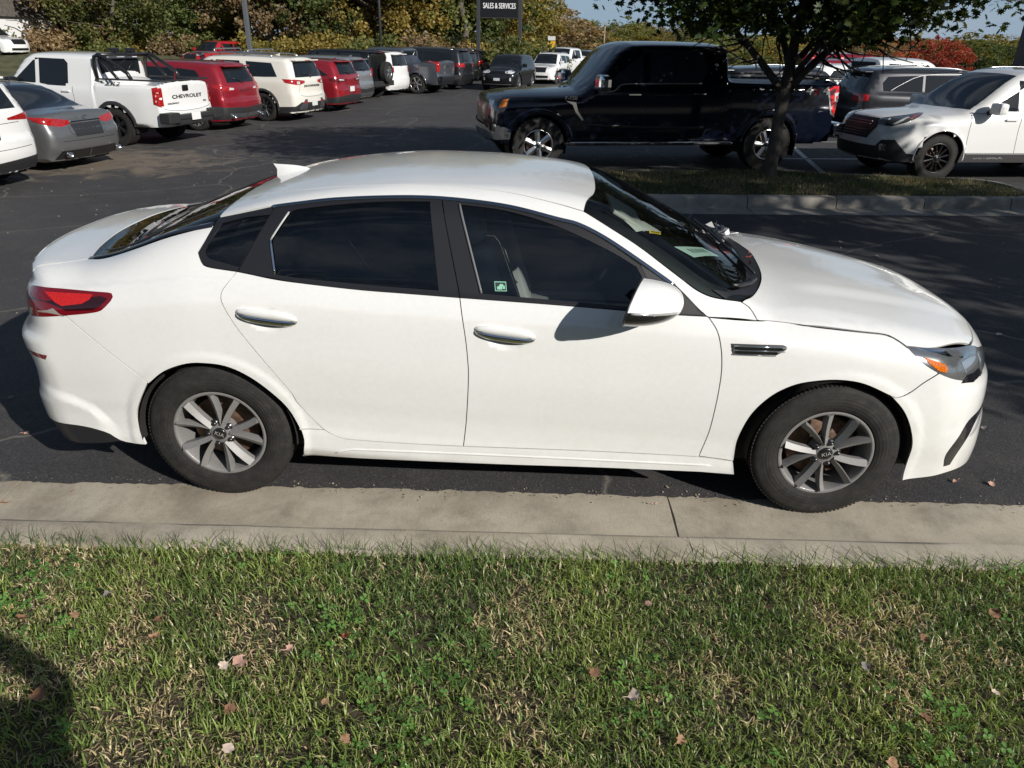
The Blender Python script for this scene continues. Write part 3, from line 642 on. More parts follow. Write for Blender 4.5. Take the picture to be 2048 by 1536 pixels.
def build_sedan():
    root = empty('white_sedan'); tag(root, 'white four-door sedan parked along the near kerb, filling the picture', 'car')
    B = Body(SEDAN); K = Kit(B, root); T = {k: np.array(v, float) for k, v in TR.items()}
    WP = paint('white sedan paint', (.80, .80, .785), 0, .30, .10, dirt=.30)
    BLK = plain('satin black trim', (.016, .016, .019), .38, spec=.5); GBL = plain('gloss black', (.010, .010, .012), .12, coat=.8); CHR = plain('chrome', (.78, .79, .80), .06, 1.0)
    DCH = plain('dark bright strip', (.34, .36, .40), .16, 1.0); PLA = plain('grey grained plastic', (.045, .045, .047), .7, bmp=.4, vs_=700)
    SG = glass('side glass', (.80, .85, .86), 1.75, dust=.004); RG = glass('privacy glass', (.36, .385, .40), 1.8, dust=.004); WG = glass('windscreen glass', (.70, .77, .74), 1.5, dust=.006); BG = glass('rear glass', (.07, .075, .08), 1.6, dust=.006)
    side = SideChart(); rev = lambda a: a[::-1]
    GAP_SHADE = plain('gap shade', (.02, .02, .021), .8); K.gap_mat = GAP_SHADE  # gap edges painted dark in place of the shade between body-colour panels
    dB = T['dlo_bottom']; bg = T['bgap']; rd = T['rdoor_rear']; fb = T['fdoor_bot']; ff = T['fdoor_front']
    i_b = 7                                                  # index of B gap on the belt
    # doors
    fd = K.panel('front_door', side, [bg[2:], fb, rev(ff), np.vstack([dB[11], dB[10], dB[9], dB[8], dB[7]])], WP, grid=.014)
    rdp = K.panel('rear_door', side, [rd, rev(bg[2:]), rev(dB[3:8])], WP, grid=.014)
    # quarter panels
    ra = T['rarch']; r_top = np.array([-.905, -.91, .387]); a_low = np.array([-1.013, -.918, .39])
    qrear = np.array([[-2.255, -.66, .865], [-2.25, -.67, .95], T['trunkline'][2]])
    qdoor = np.vstack([rd[:9], r_top]); arch_up = rev(ra[4:12])
    K.panel('quarter_panel', CylChart(-1.15, -1), [qdoor, [r_top, a_low], np.vstack([a_low, arch_up]), rev(T['bumperline']), [T['bumperline'][0], qrear[0]], qrear, rev(T['trunkline']), rev(T['strip_low']), T['quarter_front_edge'], dB[:4]], WP, grid=.014)
    # side frame: cantrail and windscreen pillar
    hl = T['hoodline']
    cant = ObliqueChart(-1, 40)
    K.panel('roof_side_rail', cant, [T['roofseam'], T['ws_near'], rev(T['cowlseam']), rev(hl[:2]), np.vstack([T['dlo_top']]), [T['dlo_top'][-1], T['roofseam'][0]]], WP, grid=.016)
    # front fenders
    fa = T['farch']; hlb = np.array([1.80, -.83, .845])
    rk = np.array([.82, -.91, .312])
    K.panel('front_fender', CylChart(.9, 1), [hl, [hl[-1], hlb], [hlb, T['fbumperline'][3]], rev(T['fbumperline']), np.vstack([T['fbumperline'][0], rev(fa[:8])]), [fa[0], rk], rev(ff)], WP, grid=.014, gap=.0028)
    # hood
    m = lambda a: np.asarray(a)*np.array([1, -1, 1])
    front = np.array([[2.02, -.704, .82], [2.102, -.573, .817], [2.19, -.28, .83], [2.215, 0, .83], [2.19, .28, .83], [2.102, .573, .817], [2.02, .704, .82]])
    lampt = np.vstack([hl[-1], T['headlight'][1], front[0]])
    cowl = np.vstack([T['cowl'][:5], [1.175, 0, 1.04], m(rev(T['cowl'][:5]))])
    hood = K.panel('hood', TopChart(), [hl[1:], lampt, front, m(rev(lampt)), m(rev(hl[1:])), m(T['cowlseam']), rev(cowl), rev(T['cowlseam'])], WP, both=False, grid=.026, gap=.0055)[0]
    # roof
    hd = np.vstack([T['header'][:5], [.325, 0, 1.415], m(rev(T['header'][:5]))])
    rr = np.vstack([T['roof_rear'][:3], [-1.285, 0, 1.37], m(rev(T['roof_rear'][:3]))])
    roof = K.panel('roof', TopChart(), [T['roofseam'], hd, m(rev(T['roofseam'])), rev(rr)], WP, both=False, grid=.03)[0]
    ribbon(B, CylChart(.9, 1), hl[1:6], .0035, -.0015, .0020, GAP_SHADE, 'hood_gap_shade', root)  # dark strip drawn along the hood gap in place of its shade
    # trunk lid
    tl = T['trunkline']; rb = np.array([[-1.99, -.63, 1.09], [-2.035, -.45, 1.10], [-2.07, -.2, 1.1], [-2.075, 0, 1.1], [-2.07, .2, 1.1], [-2.035, .45, 1.1], [-1.99, .63, 1.09]])
    rb[0] = tl[0]; rb[-1] = m(tl[0])
    low = np.array([qrear[0] + [-.0, .0, 0], [-2.37, -.45, .865], [-2.44, 0, .865], [-2.37, .45, .865], m(qrear[0])])
    trunk = K.panel('trunk_lid', CylYChart(-2.0, .78, -1), [tl, rev(qrear), low, m(qrear), m(rev(tl)), rev(rb)], WP, both=False, grid=.022)[0]
    # bumpers
    bb = np.vstack([rev(T['bump_bot'][1:]), [-2.25, -.76, .335], [-2.38, -.56, .34], [-2.49, 0, .34]])
    bl = rev(T['bumperline']); cyr = CylChart(-1.2, -1)
    rbp = K.panel('rear_bumper', cyr, [np.vstack([bb, m(rev(bb[:-1]))]), m(np.vstack([bb[0], T['rarch'][1:4], bl[0]])), m(bl), m(np.array([bl[-1], low[0]])), rev(low), [low[0], bl[-1]], rev(bl), rev(np.vstack([bb[0], T['rarch'][1:4], bl[0]]))], WP, both=False, grid=.014)[0]
    vb = np.vstack([bb[1:]]); vlo = vb - [0, 0, .10]; vlo[0] = vb[0]; vlo[1][2] += .04
    K.panel('rear_valance', cyr, [np.vstack([vb, m(rev(vb[:-1]))]), np.vstack([m(vlo[:-1]), rev(vlo)])], BLK, both=False, off=-.006, grid=.03)
    fbl = T['fbumperline']; cyf = CylChart(1.2, 1)
    fbot = np.array([fa[-1], [1.92, -.86, .215], [2.04, -.82, .225], [2.2, -.66, .215], [2.36, -.3, .20], [2.39, 0, .20]])
    ftop = np.vstack([fbl[3], hlb]); ftop2 = np.vstack([hlb, [1.92, -.77, .835], front[:4]])
    arch_f = rev(fa[8:])
    fbp = K.panel('front_bumper', cyf, [np.vstack([arch_f, fbl[0]]), fbl, ftop, np.vstack([ftop2, m(rev(ftop2[:-1]))]), m(rev(ftop)), m(rev(fbl)), m(rev(np.vstack([arch_f, fbl[0]]))), np.vstack([m(fbot[:-1]), rev(fbot)])], WP, both=False, grid=.018)[0]
    # rocker
    rt = np.vstack([rd[9:], fb[1:], [.98, -.92, .292]])
    K.panel('rocker_panel', side, [[a_low, r_top], rt, [[.98, -.92, .292], [.995, -.92, .222]], rev(T['rocker_bot'][:4]), np.vstack([T['rarch'][14], T['rarch'][13], T['rarch'][12], a_low])], WP, grid=.014)
    ribbon(B, side, [(-.86, -.9, .268), (-.80, -.9, .286), (-.70, -.9, .290), (0, -.9, .283), (.88, -.9, .268)], .010, -.002, .006, WP, 'rocker_crease', root, taper=True)
    # windscreen, rear window
    ws = T['ws_near']
    wsp = K.panel('windscreen', TopChart(), [ws, cowl, m(rev(ws)), rev(hd)], WG, both=False, grid=.03, off=-.003)[0]
    wo = [ws, cowl, m(rev(ws)), rev(hd)]; tc = TopChart(); w2 = smooth_poly([tc.to2d(np.asarray(q, float)) for q in wo], .03); wi = inset(w2, .05)
    d_ = panel_data(B, tc, w2, gap=.004, grid=.04, off=-.007, skirt=0, rnd=0, holes=[wi]); add('windscreen_border', panel_mesh('windscreen_border', d_), plain('black border', (.008, .008, .009), .4), root)
    cw = np.array([[.80, -.80, 1.05], [.90, -.76, 1.04], [1.0, -.58, 1.05], [1.055, -.35, 1.06], [1.085, 0, 1.07], [1.055, .35, 1.06], [1.0, .58, 1.05], [.90, .76, 1.04], [.80, .80, 1.05]])
    cwo = np.vstack([ws[-2], cowl[1:-1], m(ws[-2])])
    K.panel('cowl_grille', TopChart(), [cwo, rev(cw)], BLK, both=False, off=.002, grid=.03)
    sl = T['strip_low']
    K.panel('rear_window', TopChart(), [rr, [m(T['roof_rear'][0]), m(T['dlo_top'][-1])], m(np.vstack([T['dlo_top'][-1], sl])), rev(rb), np.vstack([rev(sl), T['dlo_top'][-1]]), [T['dlo_top'][-1], rr[0]]], BG, both=False, grid=.028, off=-.002)
    ribbon(B, CylChart(-1.15, -1), np.vstack([sl[0], sl[1:4] + [0, .0, .012], sl[4]]), .030, .000, .005, plain('strip black', (.012, .014, .02), .12, coat=1.0), 'rear_window_strip', root)
    ribbon(B, TopChart(), np.array([[-2.02, -.47, 1.1], [-1.93, -.55, 1.1], [-1.75, -.575, 1.18], [-1.5, -.55, 1.27], [-1.37, -.49, 1.33]]), .012, -.003, .005, plain('glass border', (.02, .02, .022), .2), 'rear_window_border', root)
    # window frames (black) with the panes set in them
    fg = [T['fg_top'], T['fg_front'], T['fg_bot'], [T['fg_bot'][-1], T['fg_top'][0]]]; rg = [T['rg_top'], T['rg_front'], T['rg_bot'], T['rg_rear']]
    qg = [T['qg'], T['qg2'], [T['qg2'][-1], T['qg'][0]]]
    hol = lambda parts: smooth_poly([side.to2d(np.asarray(q, float)) for q in parts], .02)
    dt = T['dlo_top']
    fframe = [dB[7:], dt[:8], rev(np.vstack([bg[2], bg[1], bg[0]]))]
    K.panel('front_window_frame', side, fframe, BLK, grid=.02, off=-.001, holes=[hol(fg)])
    K.panel('front_window', side, fg, SG, grid=.03, off=-.007, gap=-.004, skirt=0, rnd=0)
    dg = T['dgap']
    rframe = [dB[3:8], np.vstack([bg[2], bg[1], bg[0]]), np.vstack([dt[7:12]]), np.vstack([dt[11], dg[1], dg[2], dB[3]])]
    K.panel('rear_window_frame', side, rframe, BLK, grid=.02, off=-.001, holes=[hol(rg)])
    K.panel('rear_door_window', side, rg, RG, grid=.03, off=-.007, gap=-.004, skirt=0, rnd=0)
    qframe = [dB[:4], np.vstack([dB[3], dg[2], dg[1], dt[11]]), [dt[11], dt[12]], [dt[12], T['quarter_front_edge'][0]], T['quarter_front_edge']]
    K.panel('quarter_window_frame', side, qframe, BLK, grid=.02, off=-.001, holes=[hol(qg)])
    K.panel('quarter_window', side, qg, RG, grid=.03, off=-.006, gap=-.004, skirt=0, rnd=0)
    ribbon(B, cant, np.vstack([dt[1:12]]) - [0, 0, .010], .020, -.001, .005, DCH, 'window_trim', root)
    ribbon(B, side, np.vstack([T['rg_rear'][1:2], T['rg_rear'][0:1]]), .009, 0, .004, CHR, 'window_edge_trim', root)
    ribbon(B, side, np.vstack([T['rg_rear'][1:2], T['rg_rear'][2:3]]), .008, 0, .004, plain('pale edge', (.42, .45, .43), .3), 'window_edge_trim', root)
    fe = np.vstack([T['fg_top'][0:1], T['fg_bot'][-1:]])
    ribbon(B, side, fe, .010, 0, .004, plain('edge rubber', (.14, .14, .145), .35), 'window_edge_trim', root)
    K.panel('mirror_sail', side, [T['sail'], T['sail2'], T['sail3']], PLA, grid=.03, off=.003, gap=0)
    # mirrors: a dome open to the rear, black belly, bright signal strip, glass
    for sg in (-1, 1):
        NU, NV = 14, 40; V = []
        def dome(u, v, g=1.0):
            r = math.cos(u)**.78; sx = math.sin(u)**1.0; cy, sz = math.cos(v), math.sin(v)
            oy = .132*cy*r; oz = (.088 if sz > 0 else .080)*sz*r
            x = .440 - .36*oy*(1-sx) + .22*oz*(1-sx) + .215*sx; y = 1.012 + oy - .085*sx*sx; z = 1.078 + oz - .018*sx - .10*oy
            return (x, sg*y*1.0, z)
        for i in range(NU+1):
            for k in range(NV): V.append(dome(i/NU*PI/2*.985, 2*PI*k/NV))
        up, dn = [], []
        for i in range(NU):
            for k in range(NV):
                f = (i*NV+k, i*NV+(k+1) % NV, (i+1)*NV+(k+1) % NV, (i+1)*NV+k); vm = 2*PI*(k+.5)/NV
                rel = math.sin(vm)*math.cos((i+.5)/NU*PI/2)**.78
                rel -= .55*math.cos(vm)*math.cos((i+.5)/NU*PI/2)**.78
                (dn if rel < -.44 else up).append(f)
        up.append(tuple(NU*NV+k for k in range(NV)))
        mb = MB(); mb.put(V, up, True); mir = mb.build('mirror_housing', WP, root)
        mb = MB(); mb.put(V, dn, True); mb.build('mirror_belly', GBL, mir)
        tb = MB(); pts = []
        for k in range(17):
            u = PI/2*(.04 + .62*k/16); c_ = math.cos(u)**.78; v_ = .503 - math.asin(min(1, .386/c_))
            pts.append(dome(u, v_))
        tb.tube([(p_[0]+.001, p_[1]+sg*.001, p_[2]+.002) for p_ in pts], [.0055]*13 + [.005, .004, .003, .001], 6); tb.build('signal_strip', plain('clear strip', (.60, .60, .60), .12, .5), mir)
        rm = MB(); ring = [dome(0.0, 2*PI*k/NV) for k in range(NV)]; rm.tube(ring + ring[:1], .004, 6, caps=False); cen_ = Vector((sum(p_[0] for p_ in ring)/NV, sum(p_[1] for p_ in ring)/NV, sum(p_[2] for p_ in ring)/NV))
        rm.build('mirror_rim', BLK, mir); gl = MB(); gl.put([tuple(cen_ + (Vector(p_)-cen_)*.97 + Vector((.006, 0, 0))) for p_ in ring], [tuple(range(NV))]); gl.build('mirror_glass', plain('mirror', (.8, .8, .8), .01, 1.0), mir)
        ar = MB(); ar.tube([(.64, sg*.845, 1.02), (.62, sg*.895, 1.035), (.58, sg*.935, 1.05)], [.030, .032, .040], 10); ar.build('mirror_arm', GBL, mir)
    # door handles: painted grip with a bright lower blade
    for par, cx, cz in ((fd, -.08, .889), (rdp, -1.10, .935)):
        for q, sg in enumerate((-1, 1)):
            for nm, mt, zlo, zhi, y_in, y_out in (('door_handle', WP, -.004, .026, .022, .036), ('handle_blade', CHR, -.031, -.004, .018, .043)):
                V = []; F = []; n = 22; base = float(B.side(np.array([cx]), np.array([cz]))[0])
                base = .9 + .012
                for i in range(n):
                    t = -1 + 2*i/(n-1); e = max(0.0, 1 - abs(t)**3.2)**.5; x = cx + .137*t; dz = -.016*t
                    o = base + (y_out - .012)*e**.7 - .004; b0 = base - .02
                    zt = cz + dz + zhi*e; zb_ = cz + dz + zlo*(e if zlo < -.01 else 1.0); mid = (zt + zb_)/2
                    V += [(x, sg*b0, zt), (x, sg*(o - .006), zt), (x, sg*o, mid + (zt-mid)*.5), (x, sg*o, mid - (mid-zb_)*.6), (x, sg*(o - .004), zb_), (x, sg*b0, zb_)]
                for i in range(n-1):
                    for k in range(6): k2 = (k+1) % 6; F.append((i*6+k, i*6+k2, (i+1)*6+k2, (i+1)*6+k))
                mb = MB(); mb.put(V, F, True); me = auto_sharp(mb.mesh(nm), 50); add(nm, me, mt, par[q])
    # lamps
    tlp = T['taillamp']; tail = np.vstack([tlp[:10], [-2.262, -.775, .875], [-2.262, -.745, .955]])
    cyr2 = CylChart(-1.5, -1)
    RED = lens('red lens', (.17, .004, .008), cell=0); DRD = lens('deep red lens', (.028, .003, .004)); BRD = lens('bright red lens', (.50, .012, .008), cell=260.)
    tls = K.panel('tail_lamp', cyr2, [tail[1:4], tail[3:7], tail[6:10], [tail[9], tail[10], tail[11], tail[1]]], RED, grid=.02, off=.004, gap=.0)
    inner = np.array([[-2.20, -.78, .965], [-1.83, -.86, .985], [-1.80, -.87, .978], [-1.835, -.88, .945], [-1.87, -.88, .927], [-2.0, -.87, .915], [-2.22, -.78, .93]])
    for q, o in enumerate(tls):
        pass
    K2 = Kit(B, root)
    for mirr in (0, 1):
        for nm, pts, mt, off in (('dark_lens', [inner], DRD, .0055), ('red_reflector', [T['rear_lens_red']], BRD, .007), ('clear_lens', [np.vstack([T['lamp_clear'][0:3], [-2.01, -.87, .893], [-2.20, -.80, .872]])], lens('grey clear lens', (.30, .28, .25), .12), .0065)):
            pl = [cyr2.to2d(np.asarray(q, float)) for q in pts]; d = panel_data(B, cyr2, smooth_poly([np.vstack([pl[0], pl[0][:1]])] if nm != 'dark_lens' else [np.vstack([pl[0], pl[0][:1]])], .012) if False else np.asarray(pl[0]), gap=0, grid=.02, off=off, skirt=.004, rnd=.001)
            add(nm, panel_mesh(nm, d, bool(mirr)), mt, tls[mirr])
    rfl = np.array([[-2.262, -.79, .705], [-2.14, -.87, .70], [-2.155, -.865, .675], [-2.262, -.79, .685]])
    K.panel('bumper_reflector', cyr2, [[rfl[0], rfl[1]], [rfl[1], rfl[2]], [rfl[2], rfl[3]], [rfl[3], rfl[0]]], lens('reflector red', (.16, .008, .01), cell=140.), grid=.02, off=.001, gap=0, rnd=.002)
    cyf2 = CylChart(1.4, 1)
    hl_ = T['headlight']; head = [np.vstack([hl_[0], hl_[1], hl_[2], [2.085, -.645, .79], [2.15, -.56, .765]]), np.array([[2.15, -.56, .765], [2.165, -.60, .73], [2.13, -.67, .70]]), np.vstack([[2.13, -.67, .70], hl_[6:], hl_[0]])]
    hp = K.panel('headlamp', cyf2, head, plain('lamp lens grey', (.30, .31, .32), .14, .75, coat=1.0), grid=.02, off=.003, gap=0, rnd=.003)
    def sub(par, nm, pts, mt, off, rnd=.001):
        for mirr in (0, 1):
            d = panel_data(B, cyf2, smooth_poly([cyf2.to2d(np.vstack([np.asarray(q, float) for q in pts]))], .012) if len(pts) > 20 else cyf2.to2d(np.asarray(pts, float)), gap=0, grid=.02, off=off, skirt=.006, rnd=rnd)
            add(nm, panel_mesh(nm, d, bool(mirr)), mt, par[mirr])
    sub(hp, 'amber_reflector', [(1.725, -.87, .822), (1.79, -.868, .802), (1.828, -.866, .790), (1.842, -.864, .770), (1.832, -.868, .755), (1.80, -.877, .764), (1.755, -.878, .794)], lens('amber lens', (.55, .13, .008), cell=120.), .006)
    sub(hp, 'lamp_chrome', [(1.70, -.86, .853), (1.82, -.82, .838), (1.96, -.75, .812), (2.03, -.70, .79), (1.93, -.79, .795), (1.84, -.83, .815)], CHR, .005)
    sub(hp, 'lamp_projector', [(1.90, -.80, .785), (1.97, -.76, .79), (2.03, -.70, .775), (2.02, -.73, .735), (1.93, -.80, .735)], plain('lamp bright', (.72, .73, .75), .08, .9), .006)
    sub(hp, 'lamp_bowl', [(1.94, -.80, .725), (2.04, -.73, .728), (2.07, -.70, .69), (2.0, -.78, .68), (1.92, -.82, .695)], GBL, .006)
    sub(hp, 'lamp_ring', [(2.045, -.70, .79), (2.09, -.66, .775), (2.08, -.70, .69), (2.055, -.72, .685)], plain('lamp bright', (.55, .56, .58), .08, .9), .0065)
    # lower side intake: black blade and pale fog lamp
    fog = np.array([[1.955, -.82, .265], [1.945, -.83, .335], [1.972, -.82, .402], [2.022, -.80, .482], [2.06, -.765, .508], [2.15, -.67, .527], [2.16, -.66, .502], [2.085, -.745, .455], [2.045, -.77, .405], [2.005, -.79, .335], [1.985, -.80, .268]])
    K.panel('intake_blade', cyf2, [fog[:6], fog[5:7], fog[6:], [fog[-1], fog[0]]], GBL, grid=.02, off=.002, gap=0)
    fl = np.array([[2.05, -.765, .40], [2.085, -.74, .44], [2.15, -.67, .487], [2.155, -.67, .462], [2.09, -.74, .405]])
    K.panel('fog_lamp', cyf2, [np.vstack([fl, fl[:1]])], lens('fog lens', (.42, .42, .41), .1), grid=.02, off=.002, gap=0)
    # fender vent: bright frame, dark louvres
    v = T['vent']; vp = K.panel('fender_vent', side, [[v[0], v[1]], [v[1], v[2], v[3]], [v[3], v[4]], [v[4], v[0]]], plain('vent grey', (.10, .10, .105), .3, .5), grid=.02, off=.004, gap=0, rnd=.003)
    for mirr, o in enumerate(vp):
        sg = 1 if mirr else -1
        for z0, x1 in ((.857, 1.105), (.838, 1.085)):
            lb = MB(); lb.box(((.905 + x1)/2, sg*.9195, z0), (x1 - .905, .006, .011), .002); lb.build('vent_slot', GBL, o)
        for z0, x1 in ((.866, 1.12), (.8475, 1.115), (.828, 1.08)):
            lb = MB(); lb.tube([(.895, sg*.921, z0), (x1, sg*.920, z0 - .002)], .0030, 6); lb.build('vent_bar', CHR, o)
    # roof aerial
    n = 9; V = []; F = []
    for i in range(n):
        t = i/(n-1); x = -1.318 + .175*(1-t)*1.0 if False else -1.295 + .17*t
        h = (.060*(1-t)**.8 + .004) if t > .06 else .066; wd = .028*math.sin(PI*min(1, max(.12, t*.9+.1)))**.7 + .003; zt = float(B.zc(x)) - .004
        xs = x - (.018*(h/.066) if t < .5 else 0)
        V += [(x, -wd, zt), (x - .0, -wd*.3, zt + h*.6), (xs, 0, zt + h), (x, wd*.3, zt + h*.6), (x, wd, zt)]
    for i in range(n-1):
        for k in range(4): F.append((i*5+k, i*5+k+1, (i+1)*5+k+1, (i+1)*5+k))
    F += [(0, 1, 2, 3, 4), tuple((n-1)*5+k for k in range(5))]
    ab = MB(); ab.put(V, F, True); add('roof_aerial', auto_sharp(ab.mesh('roof_aerial'), 55), WP, roof)
    # roof joint lines sit in the gaps already; wipers
    for (a, b_) in (((1.075, -.46), (.905, .20)), ((1.03, .50), (1.0, -.10))):
        pts = []
        for t in np.linspace(0, 1, 7):
            x = a[0] + (b_[0]-a[0])*t; y = a[1] + (b_[1]-a[1])*t; pts.append((x, y, float(B.top(np.array([x]), np.array([y]))[0]) + .016))
        wb = MB(); wb.tube(pts, .007, 6); w = wb.build('wiper', BLK, root)
    # short near-side wiper arm seen on the glass
    pts = [(1.065, -.52, 0), (1.02, -.60, 0), (.945, -.70, 0), (.90, -.745, 0)]
    pts = [(x, y, float(B.cast(np.array([[x, y, 2.]]), np.array([[0, 0, -1.]]), 0, 1.5)[0][0][2]) + .014) for x, y, _ in pts]
    wb = MB(); wb.tube(pts, [.010, .012, .012, .008], 6); wb.build('wiper_arm', BLK, root)
    # front end: grille, lower intake, plate
    for nm, pts in (('grille', [(-.38, .57), (-.42, .62), (-.32, .655), (0, .665), (.32, .655), (.42, .62), (.38, .57), (0, .55)]), ('lower_intake', [(-.62, .25), (-.60, .37), (.60, .37), (.62, .25)])):
        d_ = panel_data(B, EndChart(1), smooth_poly([[pts[i_], pts[(i_+1) % len(pts)]] for i_ in range(len(pts))], .03), gap=0, grid=.03, off=.003, skirt=.008); add(nm, panel_mesh(nm, d_), GBL, root)
    pb = MB(); pb.box((2.375, 0, .46), (.012, .31, .15), .004); pb.build('licence_plate', plain('dealer plate', (.02, .02, .022), .4), root)
    pb = MB(); pb.box((-2.458, 0, .92), (.012, .31, .15), .004); pb.build('licence_plate', plain('dealer plate', (.02, .02, .022), .4), root)
    # floor, wheel wells, and a dark inner shell added to block light behind the panel gaps
    DK = plain('underbody black', (.010, .010, .011), .85)
    und = MB(); und.box((0, 0, .24), (4.2, 1.45, .10), .03); und.build('floor_pan', DK, root)
    for sg in (-1, 1):
        for ax in (-1.402, 1.402):
            wl_ = MB(); n = 24; V = []
            for i in range(n+1):
                a = -.10 + (PI+.20)*i/n; V += [(ax + .365*math.cos(a), sg*.905, .335 + .372*math.sin(a)), (ax + .372*math.cos(a), sg*.55, .335 + .38*math.sin(a))]
            F = [(2*i, 2*i+1, 2*i+3, 2*i+2) for i in range(n)] + [tuple(2*i+1 for i in range(n+1))]
            wl_.put(V, F, True); wl_.build('wheel_well', plain('well liner', (.016, .015, .014), .9, bmp=.3, var=.4), root)
    sh = MB()
    for sg in (-1, 1):
        for (x0, x1, z0, z1, yy) in ((-.92, .86, .27, .95, .855), (-.98, -.92, .40, .95, .855), (.80, .98, .27, .9, .85), (-2.15, -1.80, .36, .95, .70), (1.82, 2.04, .27, .70, .56)):
            sh.box(((x0+x1)/2, sg*(yy-.02), (z0+z1)/2), (x1-x0, .03, z1-z0))
    sh.box((1.38, 0, .77), (.86, 1.36, .08)); sh.box((-2.0, 0, .98), (.5, 1.2, .04)); sh.box((-2.2, 0, .65), (.06, 1.2, .5)); sh.box((2.1, 0, .5), (.06, 1.0, .5))
    sh.build('inner_shell', DK, root)
    # cabin
    FAB = plain('grey cloth', (.36, .355, .34), .9, var=.15, vs_=400, bmp=.2); DSH = plain('dash plastic', (.045, .045, .047), .6); DLN = plain('door lining', (.20, .20, .19), .7); LIN = plain('headliner', (.36, .34, .31), .9)
    cb = MB(); cb.box((.98, 0, .83), (.50, 1.50, .22), .06); cb.box((.72, 0, .86), (.22, 1.46, .16), .05); dash = cb.build('dashboard', DSH, root)
    sw = MB(); c = Vector((.46, .38, .90)); ax = Vector((-.90, 0, .42)).normalized(); u = Vector((0, 1, 0)); w = ax.cross(u)
    ringp = [c + (u*math.cos(2*PI*i/28) + w*math.sin(2*PI*i/28))*.185 for i in range(29)]; sw.tube(ringp, .016, 8, caps=False); sw.tube([c - u*.18, c, c + u*.18], .02, 6); sw.tube([c, c - w*.18], .018, 6); sw.tube([c, c - ax*.35], .03, 8); sw.build('steering_wheel', DSH, root)
    def seat(x, y, wdt=.52, back=True):
        s = MB(); s.box((x, y, .52), (.52, wdt, .16), .05); Mx = Matrix.Translation((x - .27, y, .58)) @ Matrix.Rotation(-.32, 4, 'Y'); s.box((0, 0, .30), (.15, wdt*.98, .62), .05, Mx); s.box((-.01, 0, .70), (.10, .26, .17), .04, Mx); o = s.build('seat', FAB, root); return o
    seat(.24, -.38); seat(.24, .38)
    rs = MB(); rs.box((-.80, 0, .52), (.50, 1.30, .17), .05); Mx = Matrix.Translation((-1.05, 0, .58)) @ Matrix.Rotation(-.40, 4, 'Y'); rs.box((0, 0, .27), (.14, 1.28, .56), .05, Mx)
    for y in (-.42, 0, .42): rs.box((-.01, y, .60), (.09, .24, .14), .04, Mx)
    rs.build('rear_seat', FAB, root)
    pk = MB(); pk.box((-1.55, 0, 1.02), (.62, 1.25, .03), .01); pk.build('parcel_shelf', DSH, root)
    for sg in (-1, 1):
        for pts, r in (([(-.30, sg*.80, 1.0), (-.345, sg*.66, 1.33)], .035), ([(-1.32, sg*.70, 1.12), (-1.18, sg*.62, 1.32)], .04), ([(.92, sg*.74, .98), (.28, sg*.59, 1.33)], .03)):
            pl = MB(); pl.tube(pts, r, 8); pl.build('pillar_lining', LIN, root)
        dp = MB(); dp.box((.2, sg*.80, .66), (1.15, .04, .60), .015); dp.box((-.72, sg*.80, .66), (.62, .04, .60), .015); dp.build('door_lining', DLN, root)
        vz = MB(); Mx = Matrix.Translation((.40, sg*.36, 1.335)) @ Matrix.Rotation(.50, 4, 'Y'); vz.box((.06, 0, 0), (.17, .42, .016), .006, Mx); vz.build('sun_visor', plain('visor cloth', (.62, .60, .55), .9), root)
    hlr = MB(); V = []; 
    for x in np.linspace(-1.2, .28, 12):
        for y in np.linspace(-.52, .52, 9): V.append((x, y, float(B.top(np.array([x]), np.array([y]))[0]) - .035))
    F = [(i*9+j, i*9+j+1, (i+1)*9+j+1, (i+1)*9+j) for i in range(11) for j in range(8)]; hlr.put(V, F, True); hlr.build('headliner', LIN, root)
    im = MB(); im.box((.47, 0, 1.27), (.03, .24, .06), .012); im.build('interior_mirror', DSH, root)
    # paper under the glass, yellow tag on it, and the small window sticker
    def below(x, y, dz): return float(B.cast(np.array([[x, y, 2.]]), np.array([[0, 0, -1.]]), 0, 1.5)[0][0][2]) + dz
    def sheet(name, xs, ys, dz, mt, par, lift=None):
        V = []; nx, ny = 7, 5
        for i in range(nx):
            for j in range(ny):
                a, b = i/(nx-1), j/(ny-1); x = xs[0] + (xs[1]-xs[0])*a + xs[2]*b; y = ys[0] + (ys[1]-ys[0])*b + ys[2]*a; V.append((x, y, below(x, y, dz) + (lift(a, b) if lift else 0)))
        mb = MB(); mb.put(V, [(i*ny+j, i*ny+j+1, (i+1)*ny+j+1, (i+1)*ny+j) for i in range(nx-1) for j in range(ny-1)], True); return mb.build(name, mt, par)
    dk = MB(); 
    def patch(name, quad, dz, mt, par, n=6):
        a, b, c, d_ = [np.array(q, float) for q in quad]; V = []
        for i in range(n):
            for j in range(n):
                u, v = i/(n-1), j/(n-1); q = (a*(1-u) + b*u)*(1-v) + (d_*(1-u) + c*u)*v; V.append((q[0], q[1], below(q[0], q[1], dz)))
        mb = MB(); mb.put(V, [(i*n+j, i*n+j+1, (i+1)*n+j+1, (i+1)*n+j) for i in range(n-1) for j in range(n-1)], True); return mb.build(name, mt, par)
    patch('windscreen_paper', [(.649, -.640), (.826, -.414), (.926, -.37), (.745, -.630)], -.012, plain('green tinted paper', (.55, .72, .66), .8), wsp)
    for k in range(5):
        t = .18 + .15*k; a = np.array([.68, -.61])*(1-t) + np.array([.83, -.42])*t; b = np.array([.76, -.60])*(1-t) + np.array([.90, -.39])*t; w = np.array([.006, .008])
        patch('paper_print', [a*.8+b*.2-w, a*.8+b*.2+w, a*.3+b*.7+w, a*.3+b*.7-w], -.0105, plain('pale ink', (.20, .30, .27), .8), wsp, 3)
    patch('window_tag', [(.539, -.606), (.599, -.557), (.594, -.590), (.536, -.635)], -.011, plain('yellow tag', (.80, .55, .02), .7), wsp, 3)
